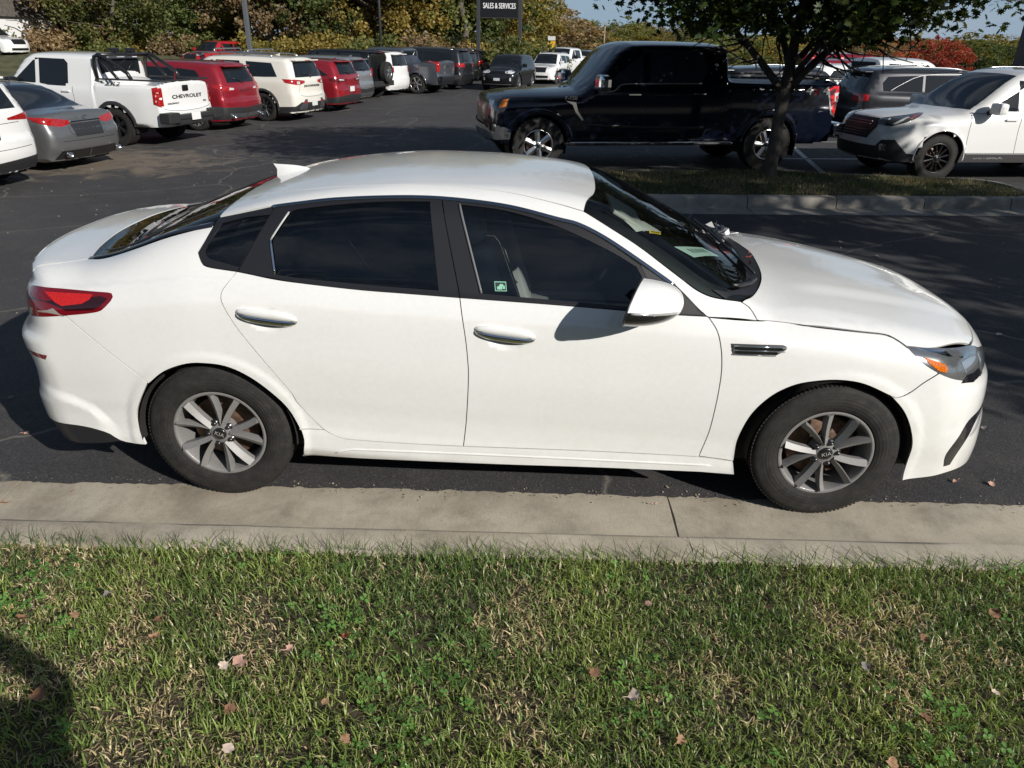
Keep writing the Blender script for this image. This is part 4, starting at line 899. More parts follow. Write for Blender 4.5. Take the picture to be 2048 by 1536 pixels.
    for k in range(4):
        t = .15 + .2*k; a = np.array([.541, -.612])*(1-t) + np.array([.597, -.566])*t; patch('tag_print', [a, a + [.007, .006], a + [.003, -.012], a + [-.004, -.018]], -.0098, plain('tag ink', (.10, .07, .01), .8), wsp, 2)
    patch('near_visor', [(.409, -.545), (.537, -.440), (.619, -.460), (.480, -.625)], -.035, plain('visor cloth', (.62, .60, .55), .9), root)
    # small square sticker in the corner of the front window
    def on_side(x, z, dy=.0): return (x, -(float(B.side(np.array([x]), np.array([z]))[0]) - .0045 + dy), z)
    st = [(-.128, 1.053), (-.078, 1.053), (-.083, 1.09), (-.133, 1.09)]; fwin = [o for o in root.children if o.name.startswith('front_window') and 'frame' not in o.name][0]
    def flat(nm, poly, mt, dy): mb = MB(); mb.put([on_side(x, z, dy) for x, z in poly], [tuple(range(len(poly)))]); return mb.build(nm, mt, fwin)
    GRN = plain('sticker green', (.25, .55, .40), .6); flat('sticker', st, GRN, .0012)
    flat('sticker_field', [(-.125, 1.056), (-.081, 1.056), (-.0855, 1.087), (-.1295, 1.087)], plain('sticker black', (.02, .03, .03), .6), .0020)
    flat('sticker_car', [(-.119, 1.060), (-.098, 1.060), (-.098, 1.070), (-.092, 1.076), (-.098, 1.081), (-.108, 1.081), (-.113, 1.073), (-.121, 1.070)], GRN, .0028); flat('sticker_arrow', [(-.095, 1.062), (-.086, 1.062), (-.087, 1.072), (-.091, 1.076), (-.096, 1.070)], GRN, .0028)
    # wheels
    RIM = plain('grey alloy', (.215, .21, .205), .48, .12, var=.10, vs_=120, coat=.25)
    w0 = make_wheel('wheel', .337, .212, .205, RIM, 'pair5', cap_text='KIA', parent=root, rot=.12, lugs=-110)
    w0.location = (-1.402, -.795, .337); w0.rotation_euler = (0, R_(22), 0)
    for (x, y, rz, ry) in ((1.402, -.795, 0, -14), (-1.402, .795, PI, 40), (1.402, .795, PI, 80)):
        w = copy_tree(w0, root); w.location = (x, y, .337); w.rotation_euler = (0, R_(ry), rz)
    return root, B
SEDAN_ROOT, SEDAN_BODY = build_sedan()

# ---------------------------------------------------------------- the other vehicles on the lot
GLS = lambda: plain('car glass', (.010, .012, .014), .03, spec=.7)
def skin_mesh(B, F_, Rr, z0, arches, nu=120, nt=72, ar=.38):
    """one closed skin of the body: rings about a lengthwise axis with fanned ends, wheel openings cut out"""
    xa, xb = Rr + .75, F_ - .75; cap = 16; mid = nu - 2*cap; st = []
    for i in range(cap): st.append((xa, -PI/2*(1 - i/cap)*.995))
    for i in range(mid): st.append((xa + (xb-xa)*i/(mid-1), 0))
    for i in range(cap): st.append((xb, PI/2*((i+1)/cap)*.995))
    st = np.array(st); th = np.linspace(0, 2*PI, nt, endpoint=False) - PI/2; nS = len(st)
    ph = np.repeat(st[:, 1], nt); ax = np.repeat(st[:, 0], nt); t = np.tile(th, nS)
    d = np.stack([np.sin(ph), np.cos(ph)*np.cos(t), np.cos(ph)*np.sin(t)], -1); A = np.stack([ax, 0*ax, 0*ax + z0], -1)
    P, ok = B.cast(A + d*2.4, -d, 0, 2.38, 110)
    V = P.copy()
    for (x0, zc, r) in arches:
        q = np.hypot(V[:, 0]-x0, np.maximum(V[:, 2]-zc, 0)); side = (np.abs(V[:, 1]) > .55) & (V[:, 2] > .0)
        m = side & (np.abs(q - r) < .035); k = np.where(q[m] > 1e-6, r/np.maximum(q[m], 1e-6), 1)
        nx = x0 + (V[m, 0]-x0)*k; nz = np.where(V[m, 2] > zc, zc + (V[m, 2]-zc)*k, V[m, 2]); V[m, 0] = nx; V[m, 2] = nz
        if m.any():
            L = SideChart(1).lift(B, np.stack([nx, np.maximum(nz, B.P['zmin'] + .005)], -1)); V[m, 1] = np.abs(L[:, 1])*np.sign(V[m, 1])
    Fc = []
    idx = np.arange(nS*nt).reshape(nS, nt)
    for i in range(nS-1):
        for j in range(nt):
            f = (idx[i, j], idx[i, (j+1) % nt], idx[i+1, (j+1) % nt], idx[i+1, j]); c = V[list(f)].mean(0); cut = False
            for (x0, zc, r) in arches:
                if abs(c[1]) > .55 and math.hypot(c[0]-x0, max(c[2]-zc, 0)) < r - .004: cut = True
            if not cut: Fc.append(f)
    Fc.append(tuple(idx[0, ::-1])); Fc.append(tuple(idx[-1]))
    me = bpy.data.meshes.new('body'); me.from_pydata(V.tolist(), [], [tuple(int(q) for q in f) for f in Fc]); me.update()
    me.polygons.foreach_set('use_smooth', np.ones(len(me.polygons), bool))
    nn = B.normal(V, .008); ln = np.zeros(len(me.loops), np.int32); me.loops.foreach_get('vertex_index', ln); me.normals_split_custom_set(nn[ln].tolist())
    return me
def knots(kind, L, W, H, wb, foh, o):
    """surface parameters of a body style; o overrides"""
    F_ = wb/2 + foh; Rr = F_ - L; hw = W/2; hh = o.get('hood', .60*H); bz = o.get('belt', .615*H); zr = o.get('rail', .74*H); gc = o.get('gc', .24)
    cowl = F_ - o.get('cowl', 1.22); hdr = F_ - o.get('hdr', 2.0); nz = o.get('nose', .12)
    if kind == 'suv':
        re = Rr + o.get('roofend', .30)
        zc = [(Rr-.3, H-.30), (Rr, H-.12), (re, H-.05), ((re+hdr)/2-.2, H-.003), ((re+hdr)/2+.2, H), (hdr-.15, H-.025), (hdr+.02, H-.07), (cowl-.06, hh+.10), (cowl+.08, hh+.05), (F_-.65, hh), (F_-.22, hh-nz*.6), (F_-.06, hh-nz*1.6), (F_+.2, .3)]
        bzr = bz + o.get('rise', .06); sl = o.get('rslope', .30); zl = bzr - .03
        nr = [(.1, Rr+.12), (gc, Rr+.10), (.42, Rr+.02), (.55, Rr), (.72, Rr+.005), (.80, Rr+.035), (zl-.03, Rr+.05), (zl+.04, Rr+.07), (H-.08, Rr+.07+(H-.12-zl)*sl/.5*.5), (H, Rr+.09+(H-.12-zl)*sl), (H+.3, Rr+.3)]
        tum = o.get('tum', .32)
    elif kind == 'sedan':
        zc = [(Rr-.2, .95), (Rr+.04, bz+.045), (Rr+.12, bz+.07), (Rr+.55, bz+.10), (Rr+.68, bz+.13), (Rr+1.45, H-.06), (Rr+1.75, H-.018), (Rr+2.3, H), (hdr-.2, H-.02), (hdr, H-.06), (cowl-.06, hh+.10), (cowl+.06, hh+.06), (F_-.6, hh-.02), (F_-.2, hh-nz), (F_-.06, hh-nz*1.8), (F_+.2, .3)]
        bzr = bz + .04
        nr = [(.1, Rr+.12), (.25, Rr+.08), (.42, Rr+.0), (.58, Rr-.01), (.70, Rr+.01), (.78, Rr+.05), (.9, Rr+.06), (bz+.05, Rr+.04), (1.6, Rr+.1)]; tum = .48
    else:                                         # pickup
        cb = o.get('cabback', Rr + 1.75)
        zc = [(Rr-.3, zr-.005), (Rr, zr), (cb-.02, zr+.02), (cb+.012, zr+.06), (cb+.045, H-.07), (cb+.09, H-.02), (cb+.4, H-.003), ((cb+hdr)/2+.1, H), (hdr-.12, H-.014), (hdr+.02, H-.05), (cowl-.04, hh+.085), (cowl+.05, hh+.045), (F_-.6, hh+.01), (F_-.2, hh-nz*.3), (F_-.05, hh-nz*.8), (F_+.2, .4)]
        bzr = bz + o.get('rise', .02)
        nr = [(.1, Rr+.2), (.40, Rr+.06), (.55, Rr+.015), (.72, Rr), (.82, Rr+.02), (.95, Rr+.025), (zr, Rr+.01), (2.2, Rr+.02)]; tum = o.get('tum', .30)
    P = dict(zc=zc, zb=[(Rr-.2, bzr), (Rr+.6, bzr), (0, (bz+bzr)/2), (cowl-.3, bz), (F_, hh-.12)] if kind != 'pickup' else [(Rr-.2, zr-.05), (cb-.05, zr-.05), (cb+.12, bzr), (0.3, bz), (cowl-.3, bz), (F_, hh-.12)],
             yb=[(Rr-.2, hw-.14), (Rr+.15, hw-.09), (Rr+.6, hw-.055), (0, hw-.05), (F_-.8, hw-.055), (F_-.3, hw-.10), (F_+.1, hw-.2)],
             low=[(-1.2, -.05), (-1.0, -.01), (-.86, .02), (-.72, .033), (-.55, .040), (-.40, .045), (-.2, .042), (-.1, .034), (-.06, .022), (0, 0)],
             tum=[(Rr, tum), (F_, tum)], crown=[(Rr, .03), (F_, .035)], kt=[(Rr, o.get('k', .10)), (hdr, o.get('k', .10)), (cowl, .10), (F_, .14)],
             nf=o.get('nf', [(.1, F_-.15), (.45, F_-.04), (.6, F_), (.95, F_-.01), (hh-.10, F_-.03), (hh+.05, F_-.08), (2.2, F_-.5)] if kind == 'pickup' else [(.1, F_-.12), (.3, F_-.04), (.5, F_), (.65, F_), (.8, F_-.03), (hh-.1, F_-.06), (hh+.2, F_-.2), (2.2, F_-.5)]), nr=nr,
             fa=o.get('fa', .30 if kind != 'pickup' else .14), fp=2.6, ra=o.get('ra', .14 if kind != 'pickup' else .05), rp=2.8, kf=.14 if kind != 'pickup' else .07, kr=o.get('kr', .12 if kind != 'pickup' else .06), zmin=gc)
    if kind == 'pickup':
        cbx = o.get('cabback', Rr + 1.75)
        def bed(x, y): return -.22*sstep(hw-.12, hw-.16, np.abs(y))*sstep(Rr+.16, Rr+.22, x)*(1 - sstep(cbx-.12, cbx-.09, x))
        P['extra_top'] = [bed]
    P['lips'] = [(-wb/2, o['R'], o['R']+.055, .05, .012), (wb/2, o['R'], o['R']+.055, .05, .012)]
    return P, F_, Rr
WHEEL_CACHE = {}
def wheel_copy(root, key, make, loc, flip, spin):
    if key not in WHEEL_CACHE:
        w = make(); w.parent = root; WHEEL_CACHE[key] = w
    else: w = copy_tree(WHEEL_CACHE[key], root)
    w.location = loc; w.rotation_euler = (0, spin, PI if flip else 0); return w
def vehicle(name, label, cat, kind, dims, col, loc, heading, group=None, **o):
    L, W, H, wb, foh = dims; R = o.setdefault('R', .36); hw = W/2
    P, F_, Rr = knots(kind, L, W, H, wb, foh, o); B = Body(P)
    root = empty(name, loc, R_(heading)); tag(root, label, cat, group)
    pm = col if not isinstance(col, tuple) else paint('paint %.3f %.3f %.3f' % col, col, o.get('metal', .25), .32, .05)
    CL = plain('dark cladding', (.022, .022, .023), .6, bmp=.2, vs_=500); BK = plain('body black', (.012, .012, .013), .3, coat=.3); CH = plain('chrome', (.78, .79, .80), .06, 1.0); G = GLS()
    RED = lens('lamp red', (.30, .010, .010), cell=40.); CLR = lens('lamp clear', (.55, .56, .58), .06); SIL = plain('silver trim', (.40, .41, .42), .28, .9)
    arches = [(-wb/2, R, R+.055), (wb/2, R, R+.055)]
    body = add('body', skin_mesh(B, F_, Rr, o.get('z0', .62), arches, o.get('nu', 110), o.get('nt', 64)), pm, root)
    K = Kit(B, root); side = SideChart(-1); gs = o.get('gs', .06)
    def P2(nm, chart, pts, mt, off=.004, both=True, par=None, skirt=.006, gap=0, rnd=.002, corners=True):
        uv = np.asarray(pts, float)
        if uv.shape[1] == 3: uv = chart.to2d(uv)
        parts = [[uv[i], uv[(i+1) % len(uv)]] for i in range(len(uv))] if corners else [np.vstack([uv, uv[:1]])]
        o2 = smooth_poly(parts, .05); d = panel_data(B, chart, o2, gap=gap, grid=gs, off=off, skirt=skirt, rnd=rnd)
        return [add(nm, panel_mesh(nm, d, mir), mt, par or root) for mir in ((False, True) if both else (False,))]
    # glass
    for w in o.get('side_glass', ()): P2('side_window', side, w, o.get('glass_mat') or G, .003)
    cowl = F_ - o.get('cowl', 1.22); hdr = F_ - o.get('hdr', 2.0)
    wt = o.get('ws_top', hw - .33); wbm = o.get('ws_bot', hw - .19)
    P2('windscreen', TopChart(), [(hdr+.03, -wt), (hdr+.05, 0), (hdr+.03, wt), (cowl-.10, wbm), (cowl-.02, wbm*.6), (cowl+.02, 0), (cowl-.02, -wbm*.6), (cowl-.10, -wbm)], G, .003, both=False)
    if kind == 'sedan':
        P2('rear_window', TopChart(), [(Rr+.66, -hw+.24), (Rr+.60, 0), (Rr+.66, hw-.24), (Rr+1.40, hw-.36), (Rr+1.44, 0), (Rr+1.40, -hw+.36)], G, .003, both=False)
    elif 'rear_glass' in o: P2('rear_window', EndChart(-1), o['rear_glass'], G, .004, both=False)
    cyr = CylChart(Rr + 1.1, -1); cyf = CylChart(F_ - 1.1, 1)
    for nm, pts, mt, off in o.get('rear_parts', ()):
        P2(nm, cyr, pts, {'red': RED, 'clear': CLR, 'black': BK, 'clad': CL, 'glass': G, 'chrome': CH, 'silver': SIL, 'paint': pm}[mt] if isinstance(mt, str) else mt, off)
    for nm, pts, mt, off in o.get('rear_mid', ()):
        P2(nm, EndChart(-1), pts, {'red': RED, 'clear': CLR, 'black': BK, 'clad': CL, 'glass': G, 'chrome': CH, 'silver': SIL, 'paint': pm}[mt] if isinstance(mt, str) else mt, off, both=False)
    for nm, pts, mt, off in o.get('front_parts', ()):
        P2(nm, cyf, pts, {'amber': lens('lamp amber', (.7, .2, .02)), 'red': RED, 'clear': CLR, 'black': BK, 'clad': CL, 'chrome': CH, 'silver': SIL, 'paint': pm}[mt] if isinstance(mt, str) else mt, off)
    for nm, pts, mt, off in o.get('front_mid', ()):
        P2(nm, EndChart(1), pts, {'clear': CLR, 'black': BK, 'clad': CL, 'chrome': CH, 'silver': SIL, 'paint': pm}[mt] if isinstance(mt, str) else mt, off, both=False)
    for nm, pts, mt, off in o.get('side_parts', ()):
        P2(nm, side, pts, {'black': BK, 'clad': CL, 'chrome': CH, 'silver': SIL, 'paint': pm, 'glass': G}[mt] if isinstance(mt, str) else mt, off)
    for nm, pts, mt, off in o.get('top_parts', ()):
        P2(nm, TopChart(), pts, {'black': BK, 'clad': CL, 'chrome': CH, 'silver': SIL, 'paint': pm, 'glass': G}[mt] if isinstance(mt, str) else mt, off, both=False)
    # shut lines
    SH = plain('shut line', (.006, .006, .006), .9)
    for pts in o.get('lines', ()): ribbon(B, side, pts, .009, -.001, .002, SH, 'door_seam', root, pts3=False, step=.06)
    for pts in o.get('rear_lines', ()): ribbon(B, EndChart(-1), pts, .009, -.001, .002, SH, 'tailgate_seam', root, both=False, pts3=False, step=.06)
    for pts, w, mt in o.get('strips', ()): ribbon(B, side, pts, w, .001, .008, {'chrome': CH, 'black': BK, 'silver': SIL, 'clad': CL}[mt], 'trim_strip', root, pts3=False, step=.06)
    # arch flares
    if 'flare' in o:
        for ax in (-wb/2, wb/2):
            r = R + .055 + o['flare']/2; a = np.linspace(-.25, PI+.25, 26)
            pts = np.stack([ax + r*np.cos(a), np.maximum(R + r*np.sin(a), P['zmin']+.03)], -1); ribbon(B, side, pts, o['flare'], -.002, .016, CL if o.get('flare_mat') is None else pm, 'arch_flare', root, pts3=False, step=.05)
    # handles
    for hx, hz in o.get('handles', ()):
        for sg in (-1, 1):
            y = float(B.side(np.array([hx]), np.array([hz]))[0]); hb = MB(); hb.box((hx, sg*(y+.018), hz), (.20, .022, .032), .008); hb.box((hx-.08, sg*(y+.004), hz), (.03, .03, .026)); hb.box((hx+.08, sg*(y+.004), hz), (.03, .03, .026)); hb.build('door_handle', {'chrome': CH, 'paint': pm, 'black': BK}[o.get('handle_mat', 'paint')], root)
    # mirrors
    if 'mirror' in o:
        mx, mz, ms = o['mirror']
        for sg in (-1, 1):
            y = float(B.side(np.array([mx]), np.array([mz]))[0]); mb = MB(); mb.box((mx-.02*ms, sg*(y+.15*ms), mz+.05*ms), (.13*ms, .22*ms, .16*ms), .045*ms); h_ = mb.build('mirror_housing', {'chrome': CH, 'paint': pm, 'black': BK}[o.get('mirror_mat', 'paint')], root)
            ab = MB(); ab.tube([(mx+.02, sg*(y-.01), mz-.02), (mx, sg*(y+.07), mz-.0)], .03*ms, 8); ab.build('mirror_arm', BK, h_)
    # wells, floor
    DK = plain('underbody black', (.010, .010, .011), .85)
    fl = MB(); fl.box(((F_+Rr)/2, 0, P['zmin']+.02), (L-.5, W-.55, .12)); fl.build('floor_pan', DK, root)
    for ax in (-wb/2, wb/2):
        for sg in (-1, 1):
            wl_ = MB(); n = 16; V = []; r = R + .05
            for i in range(n+1):
                a = -.3 + (PI+.6)*i/n; V += [(ax + r*math.cos(a), sg*(hw-.07), R + r*math.sin(a)), (ax + r*math.cos(a), sg*.52, R + r*math.sin(a))]
            wl_.put(V, [(2*i, 2*i+1, 2*i+3, 2*i+2) for i in range(n)] + [tuple(2*i+1 for i in range(n+1))], True); wl_.build('wheel_well', DK, root)
    # wheels
    ws, rimf, tw, rm, lug = o.get('wheel', 'five'), o.get('rim', .66), o.get('tw', .235), o.get('rim_mat', SIL), o.get('lugs', 0)
    key = (ws, R, rimf, tw, rm.name, lug); random.seed(sum(map(ord, name + label)))
    for ax in (-wb/2, wb/2):
        for sg in (-1, 1):
            wheel_copy(root, key, lambda: make_wheel('wheel', R, R*rimf, tw, rm, ws, lugs=lug, nuts=o.get('nuts', 5)), (ax, sg*(hw-.02-tw/2-.005), R), sg > 0, random.random()*6)
    # roof rails
    if 'rails' in o:
        x0, x1, mt = o['rails']
        for sg in (-1, 1):
            pts = []
            for t in np.linspace(0, 1, 9):
                x = x0 + (x1-x0)*t; y = hw - .30; z = float(B.cast(np.array([[x, sg*y, 3.]]), np.array([[0, 0, -1.]]), 0, 2.5)[0][0][2]); pts.append((x, sg*y, z + .05*min(1, 6*t, 6*(1-t))))
            rb = MB(); rb.tube(pts, .018, 8); rb.build('roof_rail', {'silver': SIL, 'black': BK}[mt], root)
    if o.get('fin'):
        x = o['fin']; z = float(B.zc(x)); fb = MB(); fb.put([(x, -.02, z-.01), (x, .02, z-.01), (x-.03, 0, z+.06), (x+.16, 0, z-.005)], [(0, 1, 2), (0, 2, 3), (1, 3, 2), (0, 3, 1)]); fb.build('roof_aerial', pm, root)
    if kind == 'suv' and 'rear_glass' in o:
        zs = [q[1] for q in o['rear_glass']]; z0_, z1_ = min(zs), max(zs); pts = []
        for yy, zz in ((0, z0_-.01), (.12, z0_+.05), (.34, z0_+.10)):
            x = float(EndChart(-1).lift(B, np.array([[yy, zz]]))[0][0]); pts.append((x-.025, yy, zz))
        wb_ = MB(); wb_.tube(pts, .010, 6); wb_.build('rear_wiper', BK, root)
        x = float(EndChart(-1).lift(B, np.array([[0, z1_+.03]]))[0][0]); sp_ = MB(); sp_.box((x-.02, 0, z1_+.055), (.20, 2*abs(o['rear_glass'][2][0])+.06, .035), .015); sp_.build('roof_spoiler', pm, root)
        lb_ = MB(); lb_.box((x-.122, 0, z1_+.05), (.008, .30, .018), .003); lb_.build('brake_light', RED, root)
    if 'plate' in o:
        px, pz, pc = o['plate']; x = float(EndChart(-1).lift(B, np.array([[px, pz]]))[0][0]); pb = MB(); pb.box((x-.012, px, pz), (.012, .31, .155), .004); o['_plate'] = pb.build('licence_plate', plain('plate %s' % str(pc), pc, .4), root)
    o.update(B=B, root=root, F=F_, Rr=Rr, hw=hw, pm=pm, P2=P2, CH=CH, BK=BK, CL=CL, SIL=SIL, RED=RED, G=G, K=K)
    return o
def rear_text(v, s, y, z, size, m, name='lettering', sx=1.2, par=None, depth=.004, shear=0):
    x = float(EndChart(-1).lift(v['B'], np.array([[y, z]]))[0][0]); return text_mesh(name, s, size, depth, m, par or v['root'], frame_matrix((x-.008, y, z), (0, -1, 0), (0, 0, 1)), sx=sx, shear=shear)
def side_text(v, s, x, z, size, m, sg, name='lettering', sx=1.2, shear=0):
    y = float(v['B'].side(np.array([x]), np.array([z]))[0]) + .008
    return text_mesh(name, s, size, .004, m, v['root'], frame_matrix((x, sg*y, z), (-sg, 0, 0), (0, 0, 1)), sx=sx, shear=shear)

def gz(x, y):
    """height of the asphalt: the lot falls gently away to the left and beyond"""
    x = np.asarray(x, float); y = np.asarray(y, float)
    a = sstep(1.5, 7, -x)*sstep(1, 9, y); b = sstep(12, 22, y)
    return -.28*(1 - (1-a)*(1-b)) + .08*sstep(5, 8, y)*sstep(-3, 0, x)*(1 - sstep(12, 20, y))
def at_pt(world, local, hd):
    """origin so that a local point stands over a world point"""
    c, s = math.cos(R_(hd)), math.sin(R_(hd)); x = world[0] - (c*local[0] - s*local[1]); y = world[1] - (s*local[0] + c*local[1]); return (x, y, float(gz(x, y)))
def panes(F_, Rr, H, cowl, hdr, b, t, xB, xC, xD, rise=.05, quarter=True):
    """side glass of a closed body: front door, rear door, quarter pane (x, z)"""
    br = b + rise; A = F_-cowl; Hd = F_-hdr; out = [[(A-.22, b+.03), (Hd-.08, t-.04), (Hd-.30, t), (xB+.05, t+.01), (xB+.05, b+.025)], [(xB-.05, b+.025), (xB-.05, t+.01), (xC+.03, t-.005), (xC+.03, br+.02)]]
    if quarter: out.append([(xC-.03, br+.02), (xC-.03, t-.005), (xD+.12, t-.05), (xD, (t+br)/2+.03), (xD+.03, br+.04)])
    return out
def seams(F_, xF, xB, xC, b, sill, arch):
    return [[(xF, b), (xF+.02, .7), (xF-.04, sill)], [(xB, b), (xB+.03, .8), (xB, sill)], [(xC, b+.05), (xC-.02, .85), (xC+arch, sill+.05)], [(xF-.04, sill), (xC+arch, sill)]]
WHT = paint('white vehicle paint', (.78, .78, .77), 0, .32, .05); PEARL = paint('pearl paint', (.74, .71, .64), 0, .3, .05); REDM = paint('metallic red paint', (.30, .010, .022), .35, .30, .04)
GRYM = paint('metallic grey paint', (.17, .173, .18), .55, .32, .05); BLKP = paint('black paint', (.007, .007, .009), .0, .28, .010, spec=.2); NAVY = paint('dark navy paint', (.0025, .0045, .012), .0, .22, .004, spec=.1); SLV = paint('silver paint', (.42, .43, .44), .7, .32, .05)
DGR = paint('dark grey paint', (.022, .023, .027), .4, .3, .02); SLG = paint('slate paint', (.105, .118, .14), .6, .32, .05)
BRT = plain('machined alloy', (.62, .62, .62), .25, .95); BKA = plain('black alloy', (.018, .018, .019), .35, .4); GMA = plain('gunmetal alloy', (.12, .12, .125), .3, .9)
INK = plain('black lettering', (.015, .015, .016), .4); BRI = plain('bright lettering', (.72, .72, .73), .15, .9); WTX = plain('white print', (.75, .75, .75), .5)
LEFT = 'vehicles backed along the left row'; MIDR = 'vehicles parked nose-out beyond the aisle'; RIGHT = 'vehicles parked behind the tree island'
def lamp_wrap(Rr, hw, z0, z1, yin, xout, tip=0.0):
    """tail lamp that wraps the rear corner: (x, y, z) points on the -y side"""
    return [(Rr, -yin, z0), (Rr, -yin, z1-tip), (Rr+.05, -hw+.08, z1), (Rr+xout, -hw, z1-.01), (Rr+xout, -hw, z0+.04), (Rr+.05, -hw+.08, z0)]

# --- white crossover at the left edge
d = (5.10, 1.98, 1.74, 3.12, .95); F_ = d[3]/2+d[4]; Rr = F_-d[0]; hw = .99
v = vehicle('white_crossover', 'white crossover cut off by the left edge, its black dealer plate showing', 'car', 'suv', d, WHT, at_pt((-8.05, 8.35), (Rr+.12, -hw+.06), 170), 170, LEFT, R=.385, rim=.68,
    wheel='multi', rim_mat=BKA, roofend=.35, rslope=.42, belt=1.10, rise=.05, flare=.05,
    side_glass=panes(F_, Rr, 1.74, 1.5, 2.3, 1.10, 1.55, .15, -.95, -1.75), rear_glass=[(-.66, 1.18), (.66, 1.18), (.58, 1.56), (-.58, 1.56)],
    rear_parts=[('tail_lamp', [(Rr, -.42, 1.02), (Rr, -.42, 1.05), (Rr+.05, -.85, 1.10), (Rr+.4, -hw, 1.11), (Rr+.35, -hw, 1.07), (Rr+.05, -.88, 1.0)], 'red', .006), ('bumper_cladding', [(Rr, -.01, .27), (Rr, -.01, .42), (Rr+.1, -.85, .46), (Rr+.55, -hw, .46), (Rr+.55, -hw, .27)], 'clad', .006)],
    rear_lines=[[(-.75, .62), (0, .60), (.75, .62)], [(-.62, .98), (0, .97), (.62, .98)]], plate=(0.0, .80, (.015, .015, .018)), fin=-1.6)
e = MB(); e.lathe_y([(.052, 0), (.062, -.004), (.060, -.008), (.050, -.008), (.048, 0)], 24); me = e.mesh('emblem'); xr = float(EndChart(-1).lift(v['B'], np.array([[0, .975]]))[0][0]); me.transform(frame_matrix((xr-.006, 0, .975), (0, -1, 0), (-1, 0, 0)) @ Matrix.Identity(4)); add('emblem', me, v['CH'], v['root'])
em = MB(); em.tube([(xr-.008, .045, .975), (xr-.01, .02, .985), (xr-.01, 0, .962), (xr-.01, -.02, .985), (xr-.008, -.045, .975)], .005, 6); em.build('emblem_wing', v['CH'], v['root'])
bx = v['_plate'].data.vertices[0].co.x - .012
for z, w in ((.845, .20), (.815, .12), (.785, .24), (.755, .24)):
    q = MB(); q.box((xr-.032, 0, z-.0), (.002, w, .014)); q.build('plate_print', WTX, v['_plate'])

# --- grey sedan
d = (4.81, 1.82, 1.44, 2.85, .85); F_ = d[3]/2+d[4]; Rr = F_-d[0]; hw = .91
v = vehicle('grey_sedan', 'dark grey sedan with red tail lamps, tail towards us, beside the white pickup', 'car', 'sedan', d, GRYM, at_pt((-8.05, 10.85), (Rr+.12, -hw+.06), 168), 168, LEFT, R=.335, rim=.68,
    wheel='five', rim_mat=GMA, hood=.88, belt=.93, cowl=1.35, hdr=2.05, gc=.18,
    side_glass=panes(F_, Rr, 1.44, 1.35, 2.05, .93, 1.30, .05, -.85, -1.35, .05),
    rear_parts=[('tail_lamp', [(Rr, -.38, .80), (Rr, -.40, .86), (Rr+.02, -.62, .895), (Rr+.08, -.84, .92), (Rr+.45, -hw, .93), (Rr+.30, -hw, .87), (Rr+.06, -.82, .80), (Rr, -.60, .76)], 'red', .006), ('lower_diffuser', [(Rr, -.01, .20), (Rr, -.01, .36), (Rr+.05, -.66, .36), (Rr+.12, -.80, .22)], 'black', .004)],
    rear_mid=[('plate_recess', [(-.33, .58), (-.36, .80), (.36, .80), (.33, .58)], plain('recess grey', (.05, .052, .056), .4, .5), .003)],
    rear_lines=[[(-.40, .83), (-.36, .62), (.36, .62), (.40, .83)], [(-.62, .52), (.62, .52)]], strips=[([(-1.55, .925), (-.4, .92), (.9, .93)], .014, 'chrome')], fin=-1.0)
x = float(EndChart(-1).lift(v['B'], np.array([[0, .84]]))[0][0])
tb = MB(); tb.box((x-.012, 0, .835), (.012, .70, .022), .004); tb.build('trunk_strip', v['CH'], v['root'])
xe = float(v['Rr'])
for sg in (-1, 1):
    eb = MB(); eb.lathe_y([(.038, 0), (.046, -.006), (.046, -.09), (.036, -.09), (.036, -.01), (0, -.01)], 20); me = eb.mesh('exhaust_tip'); me.transform(Matrix.Translation((xe+.03, sg*.60, .30)) @ Matrix.Rotation(-PI/2, 4, 'Z')); add('exhaust_tip', me, v['CH'], v['root'])
for yy, zz in ((-.12, .70), (.12, .70), (-.05, .60), (.05, .60)):
    b = MB(); b.lathe_y([(0, -.006), (.008, -.005), (.010, 0)], 8); me = b.mesh('plate_screw'); me.transform(Matrix.Translation((x+.012, yy, zz)) @ Matrix.Rotation(-PI/2, 4, 'Z')); add('plate_screw', me, WTX, v['root'])
em = MB(); em.tube([(x-.02, .055*math.cos(a), .895+.03*math.sin(a)) for a in np.linspace(.35*PI+PI*1.2, 2.6*PI+PI*.25, 18)], .005, 6); em.build('emblem', v['CH'], v['root'])

